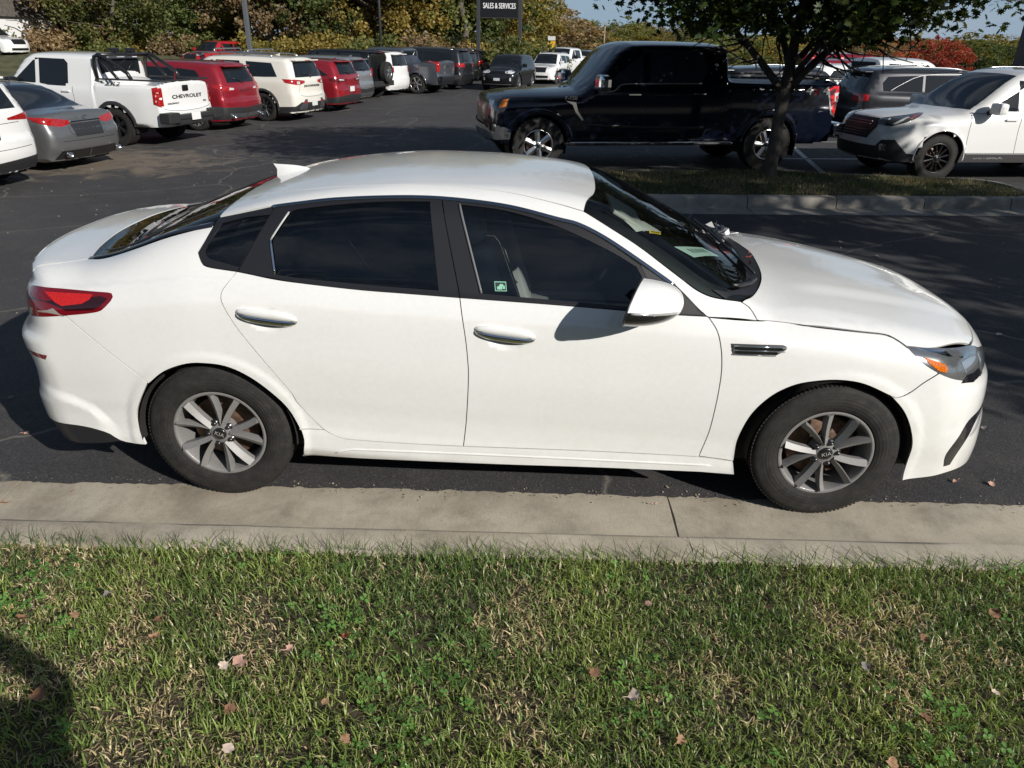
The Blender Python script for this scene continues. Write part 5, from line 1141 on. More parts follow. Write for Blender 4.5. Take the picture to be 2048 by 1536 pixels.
# --- white pickup with the sport bar
d = (5.40, 1.93, 1.88, 3.26, .92); F_ = d[3]/2+d[4]; Rr = F_-d[0]; hw = .965; zr = 1.36; cb = Rr+1.62
v = vehicle('white_pickup', 'white pickup with black sport bar over the bed and big tailgate lettering', 'pickup truck', 'pickup', d, WHT, at_pt((-9.16, 12.83), (-d[3]/2, hw), 168), 168, LEFT, R=.40, rim=.56, tw=.27,
    wheel='six', rim_mat=BKA, lugs=44, rail=zr, cabback=cb, hood=1.15, belt=1.20, cowl=1.35, hdr=2.05, gc=.42, tum=.26, flare=.09, z0=.8, nuts=6,
    side_glass=[[(F_-1.6, 1.22), (F_-2.2, 1.70), (F_-2.45, 1.74), (.30, 1.75), (.30, 1.21)], [(.20, 1.21), (.20, 1.75), (-.46, 1.74), (-.55, 1.66), (-.55, 1.24), (-.48, 1.20)]],
    rear_parts=[('tail_lamp', [(Rr, -hw+.13, .86), (Rr, -hw+.13, 1.22), (Rr+.03, -hw+.02, 1.24), (Rr+.14, -hw, 1.22), (Rr+.16, -hw, .90), (Rr+.03, -hw+.02, .86)], 'red', .008)],
    lines=[[(F_-1.35, 1.2), (F_-1.35, .85), (F_-1.4, .5)], [(.25, 1.2), (.26, .8), (.24, .5)], [(-.66, 1.2), (-.68, .9), (-.60, .55)], [(cb+.02, 1.33), (cb+.02, .62)]], rear_lines=[[(-.80, 1.33), (-.80, .80), (.80, .80), (.80, 1.33)]], handles=[(.42, 1.10), (-.50, 1.10)], mirror=(F_-1.75, 1.22, 1.1), mirror_mat='black')
bb = MB()
for dd in ((0, 0, .62, .20, 1.90, .10), (0, 0, .52, .14, 1.3, .10)): bb.box((Rr-.06+dd[0], dd[1], dd[2]), dd[3:], .025)
bb.build('rear_bumper', v['CL'], v['root'])
for sg in (-1, 1):
    q = MB(); q.box((Rr-.06, sg*.80, .62), (.26, .38, .22), .03); q.build('bumper_corner', v['CL'], v['root'])
pb = MB(); pb.box((Rr-.175, 0.05, .62), (.012, .31, .155), .003); pl = pb.build('dealer_plate', WTX, v['root'])
rear_text(v, 'CHEVROLET', .0, 1.03, .105, INK, sx=1.8, depth=.006); rear_text(v, 'COLORADO', .50, .90, .045, INK, sx=1.5); rear_text(v, 'ZR2', -.62, .90, .045, INK, sx=1.5)
hb = MB(); xx = float(EndChart(-1).lift(v['B'], np.array([[0., 1.21]]))[0][0]); hb.box((xx-.004, 0.05, 1.20), (.02, .20, .12), .02); hb.build('tailgate_handle', v['BK'], v['root'])
side_text(v, 'ZR2', -1.70, 1.28, .10, INK, 1, sx=2.2, shear=.3); side_text(v, 'ZR2', -1.70, 1.28, .10, INK, -1, sx=2.2, shear=.3)
cap = MB()
for sg in (-1, 1): cap.box(((Rr+cb)/2, sg*(hw-.12), zr+.005), (cb-Rr-.06, .10, .03), .01)
cap.box((Rr+.05, 0, zr+.002), (.08, 1.7, .03), .01); cap.build('bed_rail_cap', v['CL'], v['root'])
for sg in (-1, 1):
    sb = MB(); y = sg*(hw-.16); sb.tube([(cb-.02, y, zr), (cb-.01, y, 1.66), (cb-.05, y, 1.80), (cb-.14, y*.98, 1.84), (cb-.28, y*.99, 1.80), (cb-.80, y, 1.50), (cb-.88, y, zr)], .042, 10); bar = sb.build('sport_bar', v['BK'], v['root'])
    sb = MB(); sb.tube([(cb-.14, y*.98, 1.80), (cb-.50, y, 1.42), (cb-.55, y, zr)], .032, 8); sb.build('bar_brace', v['BK'], bar)
sb = MB(); sb.tube([(cb-.14, -hw+.16, 1.84), (cb-.14, hw-.16, 1.84)], .042, 10); sb.build('sport_bar_hoop', v['BK'], v['root'])
for y in (-.25, .25):
    lb = MB(); lb.box((cb-.12, y, 1.93), (.08, .26, .09), .02); lb.box((cb-.12, y, 1.87), (.05, .06, .06)); lb.build('bar_lamp', v['BK'], v['root'])
gb = MB(); gb.box((cb+.02, 0, 1.57), (.03, 1.25, .36), .02); gb.build('rear_window', v['G'], v['root'])

# --- red crossover
d = (4.59, 1.88, 1.68, 2.71, .92); F_ = d[3]/2+d[4]; Rr = F_-d[0]; hw = .94
def small_suv(name, label, colr, loc, hd, wheel='multi', rm=BRT, lamp='red', text=None, **kw):
    o = dict(R=.36, rim=.69, wheel=wheel, rim_mat=rm, roofend=.32, rslope=.50, belt=1.02, rise=.10, hood=1.03, flare=.06,
        side_glass=panes(F_, Rr, 1.68, 1.3, 2.1, 1.02, 1.50, .10, -.85, -1.55, .09), rear_glass=[(-.60, 1.17), (.60, 1.17), (.52, 1.50), (-.52, 1.50)],
        rear_parts=[('tail_lamp', [(Rr, -.42, .98), (Rr, -.42, 1.05), (Rr+.05, -.80, 1.10), (Rr+.35, -hw, 1.13), (Rr+.30, -hw, 1.05), (Rr+.05, -.82, .98)], 'red', .006), ('lamp_clear', [(Rr, -.46, 1.0), (Rr, -.46, 1.04), (Rr+.02, -.62, 1.06), (Rr+.02, -.64, 1.0)], 'clear', .009), ('bumper_cladding', [(Rr, -.01, .30), (Rr, -.01, .56), (Rr+.1, -.85, .60), (Rr+.6, -hw, .58), (Rr+.6, -hw, .30)], 'clad', .008), ('skid_trim', [(Rr, -.01, .31), (Rr, -.01, .42), (Rr+.05, -.70, .44), (Rr+.06, -.72, .33)], 'silver', .013)],
        rear_lines=[[(-.80, .99), (-.70, .64), (.70, .64), (.80, .99)]], lines=seams(F_, F_-1.25, .10, -.90, 1.02, .40, .12), handles=[(.28, .93), (-.70, .96)], mirror=(F_-1.55, 1.05, 1.0), fin=Rr+.55,
        side_parts=[('sill_cladding', [(-.95, .26), (-.95, .38), (.95, .38), (.95, .26)], 'clad', .006)])
    o.update(kw); w = vehicle(name, label, 'car', 'suv', d, colr, loc, hd, LEFT, **o)
    if text: rear_text(w, text, 0, .98, .065, w['CH'], sx=1.9)
    return w
v = small_suv('red_crossover', 'red crossover between the white pickup and the pearl white roof-railed SUV', REDM, at_pt((-8.74, 15.92), (-d[3]/2, hw), 167), 167, text='ESCAPE')
for sg in (-1, 1):
    eb = MB(); eb.lathe_y([(.04, 0), (.05, -.006), (.05, -.10), (.04, -.10), (.04, -.01), (0, -.01)], 18); me = eb.mesh('exhaust_tip'); me.transform(Matrix.Translation((v['Rr']+.06, sg*.62, .36)) @ Matrix.Rotation(-PI/2, 4, 'Z')); add('exhaust_tip', me, v['CH'], v['root'])

# --- pearl white three-row SUV with roof rails
d = (5.00, 1.98, 1.78, 2.90, .98); F_ = d[3]/2+d[4]; Rr = F_-d[0]; hw = .99
v = vehicle('pearl_suv', 'pearl white SUV with raised silver roof rails and black wheel arches', 'car', 'suv', d, PEARL, at_pt((-7.87, 18.60), (-d[3]/2, hw), 167), 167, LEFT, R=.39, rim=.68, wheel='multi', rim_mat=GMA,
    roofend=.28, rslope=.36, belt=1.14, rise=.03, hood=1.12, flare=.085, tum=.27, k=.08, side_glass=[[(F_-1.45, 1.16), (F_-2.1, 1.60), (.15, 1.63), (.15, 1.15)], [(.05, 1.15), (.05, 1.63), (-.72, 1.62), (-.86, 1.16)], [(-1.02, 1.18), (-.93, 1.61), (-1.75, 1.58), (-1.95, 1.22)]],
    rear_glass=[(-.74, 1.21), (.74, 1.21), (.62, 1.60), (-.62, 1.60)],
    rear_parts=[('tail_lamp', [(Rr, -.40, 1.06), (Rr, -.40, 1.12), (Rr+.05, -.88, 1.16), (Rr+.42, -hw, 1.17), (Rr+.34, -hw, 1.08), (Rr+.05, -.86, 1.02), (Rr, -.7, 1.01)], 'red', .006), ('lamp_clear', [(Rr, -.66, 1.03), (Rr, -.66, 1.10), (Rr+.02, -.80, 1.11), (Rr+.02, -.80, 1.03)], 'clear', .009), ('bumper_cladding', [(Rr, -.01, .30), (Rr, -.01, .52), (Rr+.06, -.66, .55), (Rr+.12, -.90, .44), (Rr+.6, -hw, .42), (Rr+.6, -hw, .30)], 'clad', .008), ('skid_trim', [(Rr, -.40, .34), (Rr, -.40, .62), (Rr+.03, -.50, .62), (Rr+.04, -.78, .38), (Rr+.04, -.74, .34)], 'silver', .014), ('bumper_reflector', [(Rr, -.42, .52), (Rr, -.42, .56), (Rr, -.58, .56), (Rr, -.58, .52)], 'red', .02)],
    rear_lines=[[(-.62, 1.0), (-.60, .72), (.60, .72), (.62, 1.0)]], plate=(0, .50, (.62, .62, .62)), lines=seams(F_, F_-1.3, .10, -.92, 1.14, .42, .1), handles=[(.30, 1.02), (-.72, 1.04)], mirror=(F_-1.7, 1.16, 1.15),
    side_parts=[('sill_cladding', [(-.95, .28), (-.95, .42), (.95, .42), (.95, .28)], 'clad', .006)], fin=-1.55)
rear_text(v, 'PATHFINDER', 0, .97, .085, INK, sx=1.8); side_dark = None
xr_ = v['Rr']
for sg in (-1, 1):
    y = sg*.70; rb = MB(); rb.tube([(.95, y, 1.74), (.85, y, 1.80), (-.4, y, 1.825), (-1.6, y, 1.80), (-1.75, y, 1.74)], .020, 8); rail = rb.build('roof_rail', v['SIL'], v['root'])
for x in (.15, -.95):
    rb = MB(); rb.tube([(x, -.70, 1.81), (x, -.66, 1.90), (x, -.58, 1.915), (x, .58, 1.915), (x, .66, 1.90), (x, .70, 1.81)], .020, 8); rb.build('cross_bar', v['SIL'], v['root'])

# --- second red crossover with the black roof pillar
d = (4.58, 1.85, 1.64, 2.77, .85); F_ = d[3]/2+d[4]; Rr = F_-d[0]; hw = .925
v = small_suv('red_electric_crossover', 'red crossover with a silver-edged black roofline, just beyond the pearl SUV', REDM, at_pt((-7.3, 21.84), (-d[3]/2, hw), 166), 166, wheel='blade', rm=BKA, R=.375, rim=.70,
    rear_parts=[('tail_lamp', [(Rr, -.30, .96), (Rr, -.30, 1.03), (Rr+.05, -.80, 1.06), (Rr+.35, -hw, 1.08), (Rr+.30, -hw, 1.0), (Rr+.05, -.82, .93)], lens('smoked red', (.10, .008, .01)), .006), ('lamp_bar', [(Rr, -.45, .99), (Rr, -.45, 1.01), (Rr+.02, -.75, 1.04), (Rr+.02, -.75, 1.0)], 'clear', .010), ('bumper_cladding', [(Rr, -.01, .30), (Rr, -.01, .56), (Rr+.1, -.85, .50), (Rr+.6, -hw, .42), (Rr+.6, -hw, .30)], 'clad', .008), ('bumper_reflector', [(Rr, -.58, .58), (Rr, -.58, .66), (Rr+.03, -.76, .68), (Rr+.03, -.76, .60)], 'red', .010)],
    side_parts=[('roof_pillar', [(-1.25, 1.50), (-1.05, 1.53), (-1.75, 1.12), (-1.95, 1.14)], 'black', .005)], plate=(0, .72, (.66, .66, .66)))
rear_text(v, 'ID.4', .3, .80, .05, v['CH'], sx=1.4)
# --- silver crossover, black box-shaped off-roader, white van
d = (4.65, 1.86, 1.68, 2.70, .92); F_ = d[3]/2+d[4]; Rr = F_-d[0]; hw = .93
v = small_suv('silver_crossover', 'silver crossover between the second red crossover and the black off-roader', SLV, at_pt((-7.5, 24.7), (-d[3]/2, hw), 165), 165)
d = (4.60, 1.90, 1.86, 3.0, .70); F_ = d[3]/2+d[4]; Rr = F_-d[0]+.10; hw = .92
v = vehicle('black_off_roader', 'black boxy off-roader with a spare wheel on its tailgate', 'car', 'suv', (4.40, 1.84, 1.86, 3.0, .70), BLKP, at_pt((-7.2, 27.6), (-1.5, hw), 164), 164, LEFT, R=.41, rim=.56, wheel='five', rim_mat=BRT, roofend=.1, rslope=.05, belt=1.20, rise=.0, hood=1.14, cowl=1.25, hdr=1.6, flare=.14, tum=.10, k=.06, kr=.05, ra=.02, gc=.42,
    side_glass=[[(F_-1.5, 1.22), (F_-1.75, 1.70), (.25, 1.72), (.25, 1.22)], [(.12, 1.22), (.12, 1.72), (-.70, 1.72), (-.70, 1.22)], [(-.84, 1.22), (-.84, 1.72), (-1.75, 1.70), (-1.75, 1.22)]], rear_glass=[(-.66, 1.22), (.66, 1.22), (.62, 1.70), (-.62, 1.70)],
    rear_parts=[('tail_lamp', [(Rr, -hw+.16, .95), (Rr, -hw+.16, 1.18), (Rr, -hw+.02, 1.18), (Rr, -hw+.02, .95)], 'red', .02)])
w = make_wheel('spare_wheel', .40, .23, .26, BRT, 'five', parent=v['root']); w.location = (v['Rr']-.20, -.10, 1.02); w.rotation_euler = (0, 0, PI/2*3)
q = MB(); q.box((v['Rr']-.06, 0, .60), (.20, 1.70, .20), .03); q.build('rear_bumper', v['CL'], v['root'])
d = (5.2, 1.98, 1.80, 3.0, .95); F_ = d[3]/2+d[4]; Rr = F_-d[0]; hw = .99
v = vehicle('white_suv', 'white SUV mostly hidden between the black off-roader and the slate pickup', 'car', 'suv', d, WHT, at_pt((-7.25, 30.0), (-d[3]/2, hw), 163), 163, LEFT, R=.39, rim=.66, roofend=.25, rslope=.3, belt=1.14, rise=.03, rear_glass=[(-.70, 1.2), (.70, 1.2), (.60, 1.6), (-.60, 1.6)], rear_parts=[('tail_lamp', lamp_wrap(Rr, hw, .95, 1.16, .70, .12), 'red', .006)], side_glass=panes(F_, Rr, 1.8, 1.3, 2.1, 1.14, 1.6, .1, -.9, -1.8, .03))
# --- slate pickup
d = (5.89, 2.06, 1.93, 3.74, 1.0); F_ = d[3]/2+d[4]; Rr = F_-d[0]; hw = 1.03; zr = 1.42; cb = Rr+1.85
v = vehicle('slate_pickup', 'slate grey pickup with bright wheels, tailgate towards the aisle', 'pickup truck', 'pickup', d, SLG, at_pt((-5.4, 31.77), (-d[3]/2, hw), 163), 163, LEFT, R=.42, rim=.68, tw=.275, wheel='six', rim_mat=BRT, rail=zr, cabback=cb, hood=1.25, belt=1.26, cowl=1.45, hdr=2.2, gc=.40, tum=.24, z0=.8, flare=.05, flare_mat=1,
    side_glass=[[(F_-1.7, 1.28), (F_-2.35, 1.76), (.25, 1.80), (.25, 1.28)], [(.15, 1.28), (.15, 1.80), (-.75, 1.78), (-.80, 1.30)]], rear_parts=[('tail_lamp', [(Rr, -hw+.20, .98), (Rr, -hw+.20, 1.33), (Rr+.02, -hw+.03, 1.35), (Rr+.12, -hw, 1.34), (Rr+.10, -hw, 1.0), (Rr+.02, -hw+.03, .95)], 'red', .008)], rear_lines=[[(-.80, 1.38), (-.80, .85), (.80, .85), (.80, 1.38)]], handles=[(.4, 1.16), (-.6, 1.16)], mirror=(F_-1.9, 1.3, 1.3))
q = MB(); q.box((Rr-.07, 0, .66), (.20, 1.98, .24), .04); q.build('rear_bumper', v['BK'], v['root']); rear_text(v, 'GMC', 0, 1.18, .13, v['CH'], sx=1.3)
gb = MB(); gb.box((cb+.02, 0, 1.62), (.03, 1.3, .34), .02); gb.build('rear_window', v['G'], v['root'])
# --- further vehicles of the row
def far_suv(name, label, colr, loc, hd, grp, dd=(5.0, 1.98, 1.78, 2.95, .95), rails=True, **kw):
    F1 = dd[3]/2+dd[4]; R1 = F1-dd[0]; h1 = dd[1]/2; H = dd[2]; b = .63*H
    o = dict(R=.38, rim=.66, wheel='five', roofend=.3, rslope=.35, belt=b, rise=.03, nu=80, nt=48, side_glass=panes(F1, R1, H, 1.3, 2.1, b, H-.17, .1, -.9, R1+.6, .03), rear_glass=[(-.68, b+.08), (.68, b+.08), (.58, H-.18), (-.58, H-.18)], rear_parts=[('tail_lamp', lamp_wrap(R1, h1, b-.16, b+.02, .55, .25), 'red', .006)],
        front_parts=[('headlamp', [(F1, -.52, b-.22), (F1, -.50, b-.14), (F1-.1, -.80, b-.10), (F1-.35, -h1, b-.07), (F1-.30, -h1, b-.14), (F1-.1, -.82, b-.22)], 'clear', .006)], front_mid=[('grille', [(-.45, b-.42), (-.50, b-.15), (.50, b-.15), (.45, b-.42)], 'black', .006), ('lower_intake', [(-.6, .35), (-.6, .48), (.6, .48), (.6, .35)], 'black', .006)], mirror=(F1-1.55, b+.05, 1.1))
    if rails: o['rails'] = (R1+.6, F1-2.2, 'silver')
    o.update(kw); return vehicle(name, label, 'car', 'suv', dd, colr, loc, hd, grp, **o)
far_suv('charcoal_suv', 'long dark SUV directly beyond the slate pickup', DGR, at_pt((-5.05, 35.4), (-1.5, 1.0), 163), 163, LEFT, (5.7, 2.06, 1.92, 3.4, .95))
far_suv('black_suv', 'black SUV with red tail lamps beyond the long dark SUV', BLKP, at_pt((-4.6, 39.6), (-1.5, 1.0), 163), 163, LEFT)
far_suv('dark_suv', 'black SUV third from the slate pickup in the left row', BLKP, at_pt((-4.3, 44.5), (-1.5, 1.0), 163), 163, LEFT)
far_suv('dark_suv', 'dark roof of the last SUV but one in the left row', DGR, at_pt((-4.0, 49.0), (-1.5, 1.0), 163), 163, LEFT)
far_suv('dark_suv', 'dark roof of the farthest SUV in the left row', BLKP, at_pt((-3.6, 54.0), (-1.5, 1.0), 163), 163, LEFT)
# --- vehicles facing us beyond the aisle
d = (4.59, 1.88, 1.68, 2.71, .92); F1 = d[3]/2+d[4]
v = far_suv('black_crossover', 'black crossover facing us at the end of the aisle', BLKP, at_pt((-1.90, 35.2), (F1, 0), 256), 256, MIDR, d, False,
    front_parts=[('headlamp', [(F1, -.48, .83), (F1, -.46, .90), (F1-.1, -.75, .95), (F1-.40, -.94, .97), (F1-.30, -.94, .88), (F1-.1, -.78, .80)], 'clear', .006), ('fog_lamp', [(F1, -.70, .48), (F1, -.70, .62), (F1-.02, -.78, .62), (F1-.02, -.78, .48)], 'clear', .006)], front_mid=[('grille', [(-.42, .56), (-.52, .68), (-.44, .78), (.44, .78), (.52, .68), (.42, .56)], 'black', .008), ('bumper_strip', [(-.72, .30), (-.72, .335), (.72, .335), (.72, .30)], 'silver', .02), ('dealer_plate', [(-.16, .48), (-.16, .60), (.16, .60), (.16, .48)], 'clear', .02)], handles=[(.28, .93), (-.7, .96)], belt=1.02, hood=1.0)
d = (4.6, 1.82, 1.70, 2.67, .95)
far_suv('white_crossover', 'small white crossover behind the black crossover facing us', WHT, at_pt((.15, 42.5), (F1, 0), 252), 252, MIDR, d, True)
d = (5.8, 2.05, 1.97, 3.6, 1.0); F1 = d[3]/2+d[4]; R1 = F1-d[0]
v = vehicle('white_crew_pickup', 'tall white pickup facing us behind the small white crossover', 'pickup truck', 'pickup', d, WHT, at_pt((.75, 46.0), (F1, 0), 248), 248, MIDR, R=.42, rim=.58, wheel='five', rim_mat=BRT, rail=1.45, cabback=R1+1.9, hood=1.28, belt=1.28, cowl=1.4, hdr=2.2, gc=.42, tum=.24, z0=.8, nu=90, nt=48, side_glass=[[(F1-1.7, 1.30), (F1-2.35, 1.80), (.25, 1.82), (.25, 1.30)], [(.15, 1.30), (.15, 1.82), (-.75, 1.80), (-.80, 1.32)]], front_parts=[('headlamp', [(F1, -.68, .95), (F1, -.68, 1.12), (F1-.1, -.98, 1.12), (F1-.1, -.98, .95)], 'clear', .006)], front_mid=[('grille', [(-.62, .82), (-.62, 1.14), (.62, 1.14), (.62, .82)], 'black', .01), ('front_bumper', [(-.9, .55), (-.9, .75), (.9, .75), (.9, .55)], 'chrome', .03)], handles=[(.4, 1.16), (-.6, 1.16)], handle_mat='black', mirror=(F1-1.9, 1.35, 1.4), mirror_mat='black')
far_suv('black_suv', 'black SUV facing us right behind the tall white pickup', BLKP, at_pt((2.35, 50.0), (2.4, 0), 248), 248, MIDR)
v = far_suv('chrome_grille_suv', 'black SUV with bright grille facing us, left of the small silver one', BLKP, at_pt((2.9, 53.5), (2.4, 0), 250), 250, MIDR, front_mid=[('grille', [(-.5, .80), (-.5, 1.0), (.5, 1.0), (.5, .80)], 'chrome', .008), ('lower_intake', [(-.6, .4), (-.6, .6), (.6, .6), (.6, .4)], 'black', .006)])
far_suv('silver_suv', 'small silver SUV facing us near the dark pickup windscreen', SLV, at_pt((5.3, 58), (2.3, 0), 250), 250, MIDR, (4.6, 1.85, 1.66, 2.7, .9))
far_suv('dark_suv', 'dark SUV beyond the small silver one facing us', DGR, at_pt((7.6, 62), (2.3, 0), 250), 250, MIDR)
# --- dark navy pickup behind the island
d = (6.05, 2.03, 1.98, 3.99, .80); F_ = d[3]/2+d[4]; Rr = F_-d[0]; hw = 1.015; zr = 1.46; cb = Rr+2.07
v = vehicle('navy_pickup', 'dark navy four-door pickup in the shade behind the tree', 'pickup truck', 'pickup', d, NAVY, (1.83, 9.80, .08), 192.6, RIGHT, R=.425, rim=.56, tw=.28, wheel='six', rim_mat=BRT, lugs=40, nuts=6, rail=zr, cabback=cb, hood=1.22, belt=1.30, rise=.03, cowl=1.50, hdr=2.25, gc=.45, tum=.26, z0=.85, flare=.10, flare_mat=1, nu=170, nt=96, gs=.05, nose=.12, fa=.16, k=.055,
    side_glass=[[(F_-1.70, 1.26), (F_-2.02, 1.45), (F_-2.50, 1.80), (F_-2.75, 1.84), (.30, 1.86), (.30, 1.38), (F_-2.12, 1.37), (F_-1.95, 1.27)], [(.18, 1.38), (.18, 1.86), (-.55, 1.85), (-.72, 1.80), (-.80, 1.55), (-.72, 1.40)]],
    lines=[[(F_-1.55, 1.2), (F_-1.50, .9), (F_-1.55, .52)], [(.24, 1.36), (.26, .9), (.24, .52)], [(-.88, 1.3), (-.90, .9), (-.80, .56)], [(cb+.02, 1.42), (cb+.03, .60)], [(F_-1.55, .55), (-.80, .55)]], rear_lines=[[(-.8, 1.42), (-.8, .85), (.8, .85), (.8, 1.42)]],
    rear_parts=[('tail_lamp', [(Rr, -hw+.15, .90), (Rr, -hw+.22, 1.33), (Rr+.02, -hw+.04, 1.36), (Rr+.26, -hw, 1.34), (Rr+.12, -hw, .98), (Rr+.03, -hw+.03, .88)], lens('vivid red lens', (.62, .012, .012), cell=60.), .010), ('lamp_clear', [(Rr, -hw+.14, 1.10), (Rr, -hw+.17, 1.26), (Rr+.02, -hw+.04, 1.27), (Rr+.12, -hw, 1.25), (Rr+.09, -hw, 1.12), (Rr+.02, -hw+.04, 1.10)], 'clear', .014), ('lamp_edge', [(Rr+.12, -hw, .96), (Rr+.26, -hw, 1.34), (Rr+.30, -hw, 1.34), (Rr+.14, -hw, .92), (Rr+.02, -hw+.03, .86), (Rr+.02, -hw+.03, .885)], 'silver', .009)],
    front_parts=[('headlamp', [(F_, -.62, .86), (F_, -.60, 1.10), (F_-.03, -.85, 1.12), (F_-.22, -hw, 1.12), (F_-.24, -hw, 1.0), (F_-.10, -.95, .80)], plain('lamp housing', (.06, .063, .068), .14, .3, coat=1.0), .010), ('lamp_bulb', [(F_, -.66, .96), (F_, -.66, 1.07), (F_-.02, -.84, 1.08), (F_-.02, -.84, .95)], 'clear', .014), ('lamp_amber', [(F_-.13, -.96, .98), (F_-.12, -.96, 1.10), (F_-.20, -hw, 1.10), (F_-.21, -hw, 1.0)], 'amber', .015), ('bumper_end', [(F_, -.55, .50), (F_, -.55, .72), (F_-.05, -.93, .74), (F_-.20, -hw, .70), (F_-.32, -hw, .66), (F_-.30, -hw, .52)], 'chrome', .03)],
    front_mid=[('grille', [(-.62, .80), (-.62, 1.10), (.62, 1.10), (.62, .80)], 'black', .01), ('front_bumper', [(-.7, .50), (-.7, .70), (.7, .70), (.7, .50)], 'chrome', .03)],
    handles=[(.45, 1.20), (-.66, 1.22)], handle_mat='chrome', mirror=(F_-1.72, 1.30, 1.5), mirror_mat='chrome', glass_mat=plain('sky sheen glass', (.020, .028, .038), .05, spec=.6), strips=[([(F_-1.75, 1.235), (F_-2.0, 1.25), (F_-2.15, 1.345), (.25, 1.36), (-.70, 1.375)], .026, 'silver'), ([(F_-1.6, .74), (.2, .70), (-.8, .70)], .05, 'black')])  # blue of the reflected sky is put into the side glass colour
for sg in (-1, 1):
    q = MB(); q.box((.15, sg*(hw+.03), .46), (2.9, .14, .05), .015); q.build('running_board', v['BK'], v['root'])
    q = MB(); q.tube([(-1.25, sg*(hw+.10), .485), (1.5, sg*(hw+.10), .485)], .010, 6); q.build('step_trim', v['CH'], v['root'])
    q = MB(); q.box((-d[3]/2-.50, sg*(hw-.13), .42), (.02, .27, .36), .006); q.build('mud_flap', v['BK'], v['root'])
    q = MB(); q.box(((Rr+cb)/2, sg*(hw-.10), zr+.012), (cb-Rr-.08, .11, .035), .012); q.build('bed_rail_cap', v['CL'], v['root'])
q = MB(); q.box((Rr+.04, 0, zr+.02), (.10, 1.7, .04), .015); q.build('tailgate_cap', v['CL'], v['root'])
q = MB(); q.box((Rr-.08, 0, .66), (.22, 1.90, .22), .04); q.build('rear_bumper', v['CH'], v['root'])
gb = MB(); gb.box((cb+.05, 0, 1.68), (.03, 1.3, .32), .02); gb.build('rear_window', v['G'], v['root'])
for sg in (-1, 1):
    for t, dx, mt in (('4', .16, BRI), ('x', 0.0, plain('red letter', (.5, .02, .02), .3)), ('4', -.16, BRI)): side_text(v, t, Rr+.50 - (sg if sg > 0 else -1)*0 + (dx if sg > 0 else -dx)*1.0, 1.28, .19, mt, sg, sx=1.35)
    side_text(v, 'F-150', F_-1.30, 1.14, .08, BRI, sg, sx=1.1)
    y = float(v['B'].side(np.array([F_-1.30]), np.array([1.0]))[0]); q = MB(); q.prism([(F_-1.22, 1.10), (F_-1.38, 1.08), (F_-1.42, .95), (F_-1.52, .82), (F_-1.50, .80), (F_-1.38, .93), (F_-1.33, 1.04)], sg*(y-.01), sg*(y+.012)); q.build('fender_badge', v['CH'], v['root'])
# --- white lifted wagon at right
d = (4.82, 1.84, 1.70, 2.745, .98); F_ = d[3]/2+d[4]; Rr = F_-d[0]; hw = .92
v = vehicle('white_wagon', 'white wagon with black wheels and cladding, nose behind the end of the island', 'car', 'suv', d, WHT, (7.72, 9.62, .08), 189, RIGHT, R=.365, rim=.62, tw=.245, wheel='twelve', rim_mat=BKA, lugs=54, roofend=.35, rslope=.45, belt=1.05, rise=.08, hood=1.03, cowl=1.35, hdr=2.25, gc=.30, flare=.02, flare_mat=1, nu=140, nt=76, gs=.045, nose=.12, fa=.38,
    side_glass=panes(F_, Rr, 1.70, 1.45, 2.3, 1.06, 1.52, .10, -.85, -1.65, .06),
    front_parts=[('headlamp', [(F_, -.50, .84), (F_, -.50, .93), (F_-.08, -.72, .97), (F_-.42, -hw, 1.02), (F_-.60, -hw, 1.02), (F_-.30, -.88, .90), (F_-.1, -.76, .83)], plain('lamp housing', (.06, .063, .068), .14, .3, coat=1.0), .008), ('lamp_strip', [(F_-.12, -.76, .86), (F_-.26, -.86, .965), (F_-.30, -.88, .965), (F_-.17, -.80, .86)], 'clear', .012), ('lamp_amber', [(F_-.30, -.89, .94), (F_-.36, -.9, .99), (F_-.52, -hw, 1.01), (F_-.42, -hw, .97)], lens('dim amber', (.30, .05, .02)), .012), ('bumper_cladding', [(F_, -.60, .36), (F_, -.60, .52), (F_-.05, -.68, .62), (F_-.20, -.84, .64), (F_-.40, -hw, .44), (F_-.62, -hw, .42), (F_-.62, -hw, .31), (F_-.3, -.84, .31)], 'clad', .010), ('fog_lamp', [(F_-.05, -.66, .46), (F_-.05, -.66, .56), (F_-.12, -.76, .56), (F_-.12, -.76, .46)], 'chrome', .016)],
    front_mid=[('grille', [(-.36, .62), (-.46, .80), (-.40, .92), (.40, .92), (.46, .80), (.36, .62)], 'clad', .012), ('grille_bar', [(-.42, .765), (-.42, .79), (.42, .79), (.42, .765)], 'clad', .02), ('lower_intake', [(-.62, .33), (-.62, .52), (.62, .52), (.62, .33)], 'clad', .01)],
    side_parts=[('sill_cladding', [(-.95, .31), (-.95, .44), (.92, .44), (.98, .52), (1.02, .31)], 'clad', .012)], strips=[([(F_-1.42, 1.05), (F_-1.9, 1.055), (-1.5, 1.10)], .018, 'silver')],
    lines=[[(F_-1.42, 1.03), (F_-1.40, .8), (F_-1.42, .45)], [(.08, 1.05), (.10, .8), (.06, .45)], [(F_-1.42, .45), (-.9, .45)]], handles=[(.26, .96)], mirror=(F_-1.70, 1.07, 1.15))
side_text(v, 'OUTBACK', F_-1.85, .385, .07, BRI, 1, sx=1.6); side_text(v, 'OUTBACK', F_-1.85, .385, .07, BRI, -1, sx=1.6)
hl = v['B']; 
for z in (.66, .70, .74, .83, .87):
    xg = float(EndChart(1).lift(v['B'], np.array([[0, z]]))[0][0]); q = MB(); q.box((xg+.016, 0, z), (.012, .66, .010), .002); q.build('grille_slat', v['SIL'], v['root'])
em = MB(); em.tube([(xg+.02, .09*math.cos(a), .778+.045*math.sin(a)) for a in np.linspace(0, 2*PI, 25)], .006, 6, caps=False); em.build('emblem', v['CH'], v['root'])
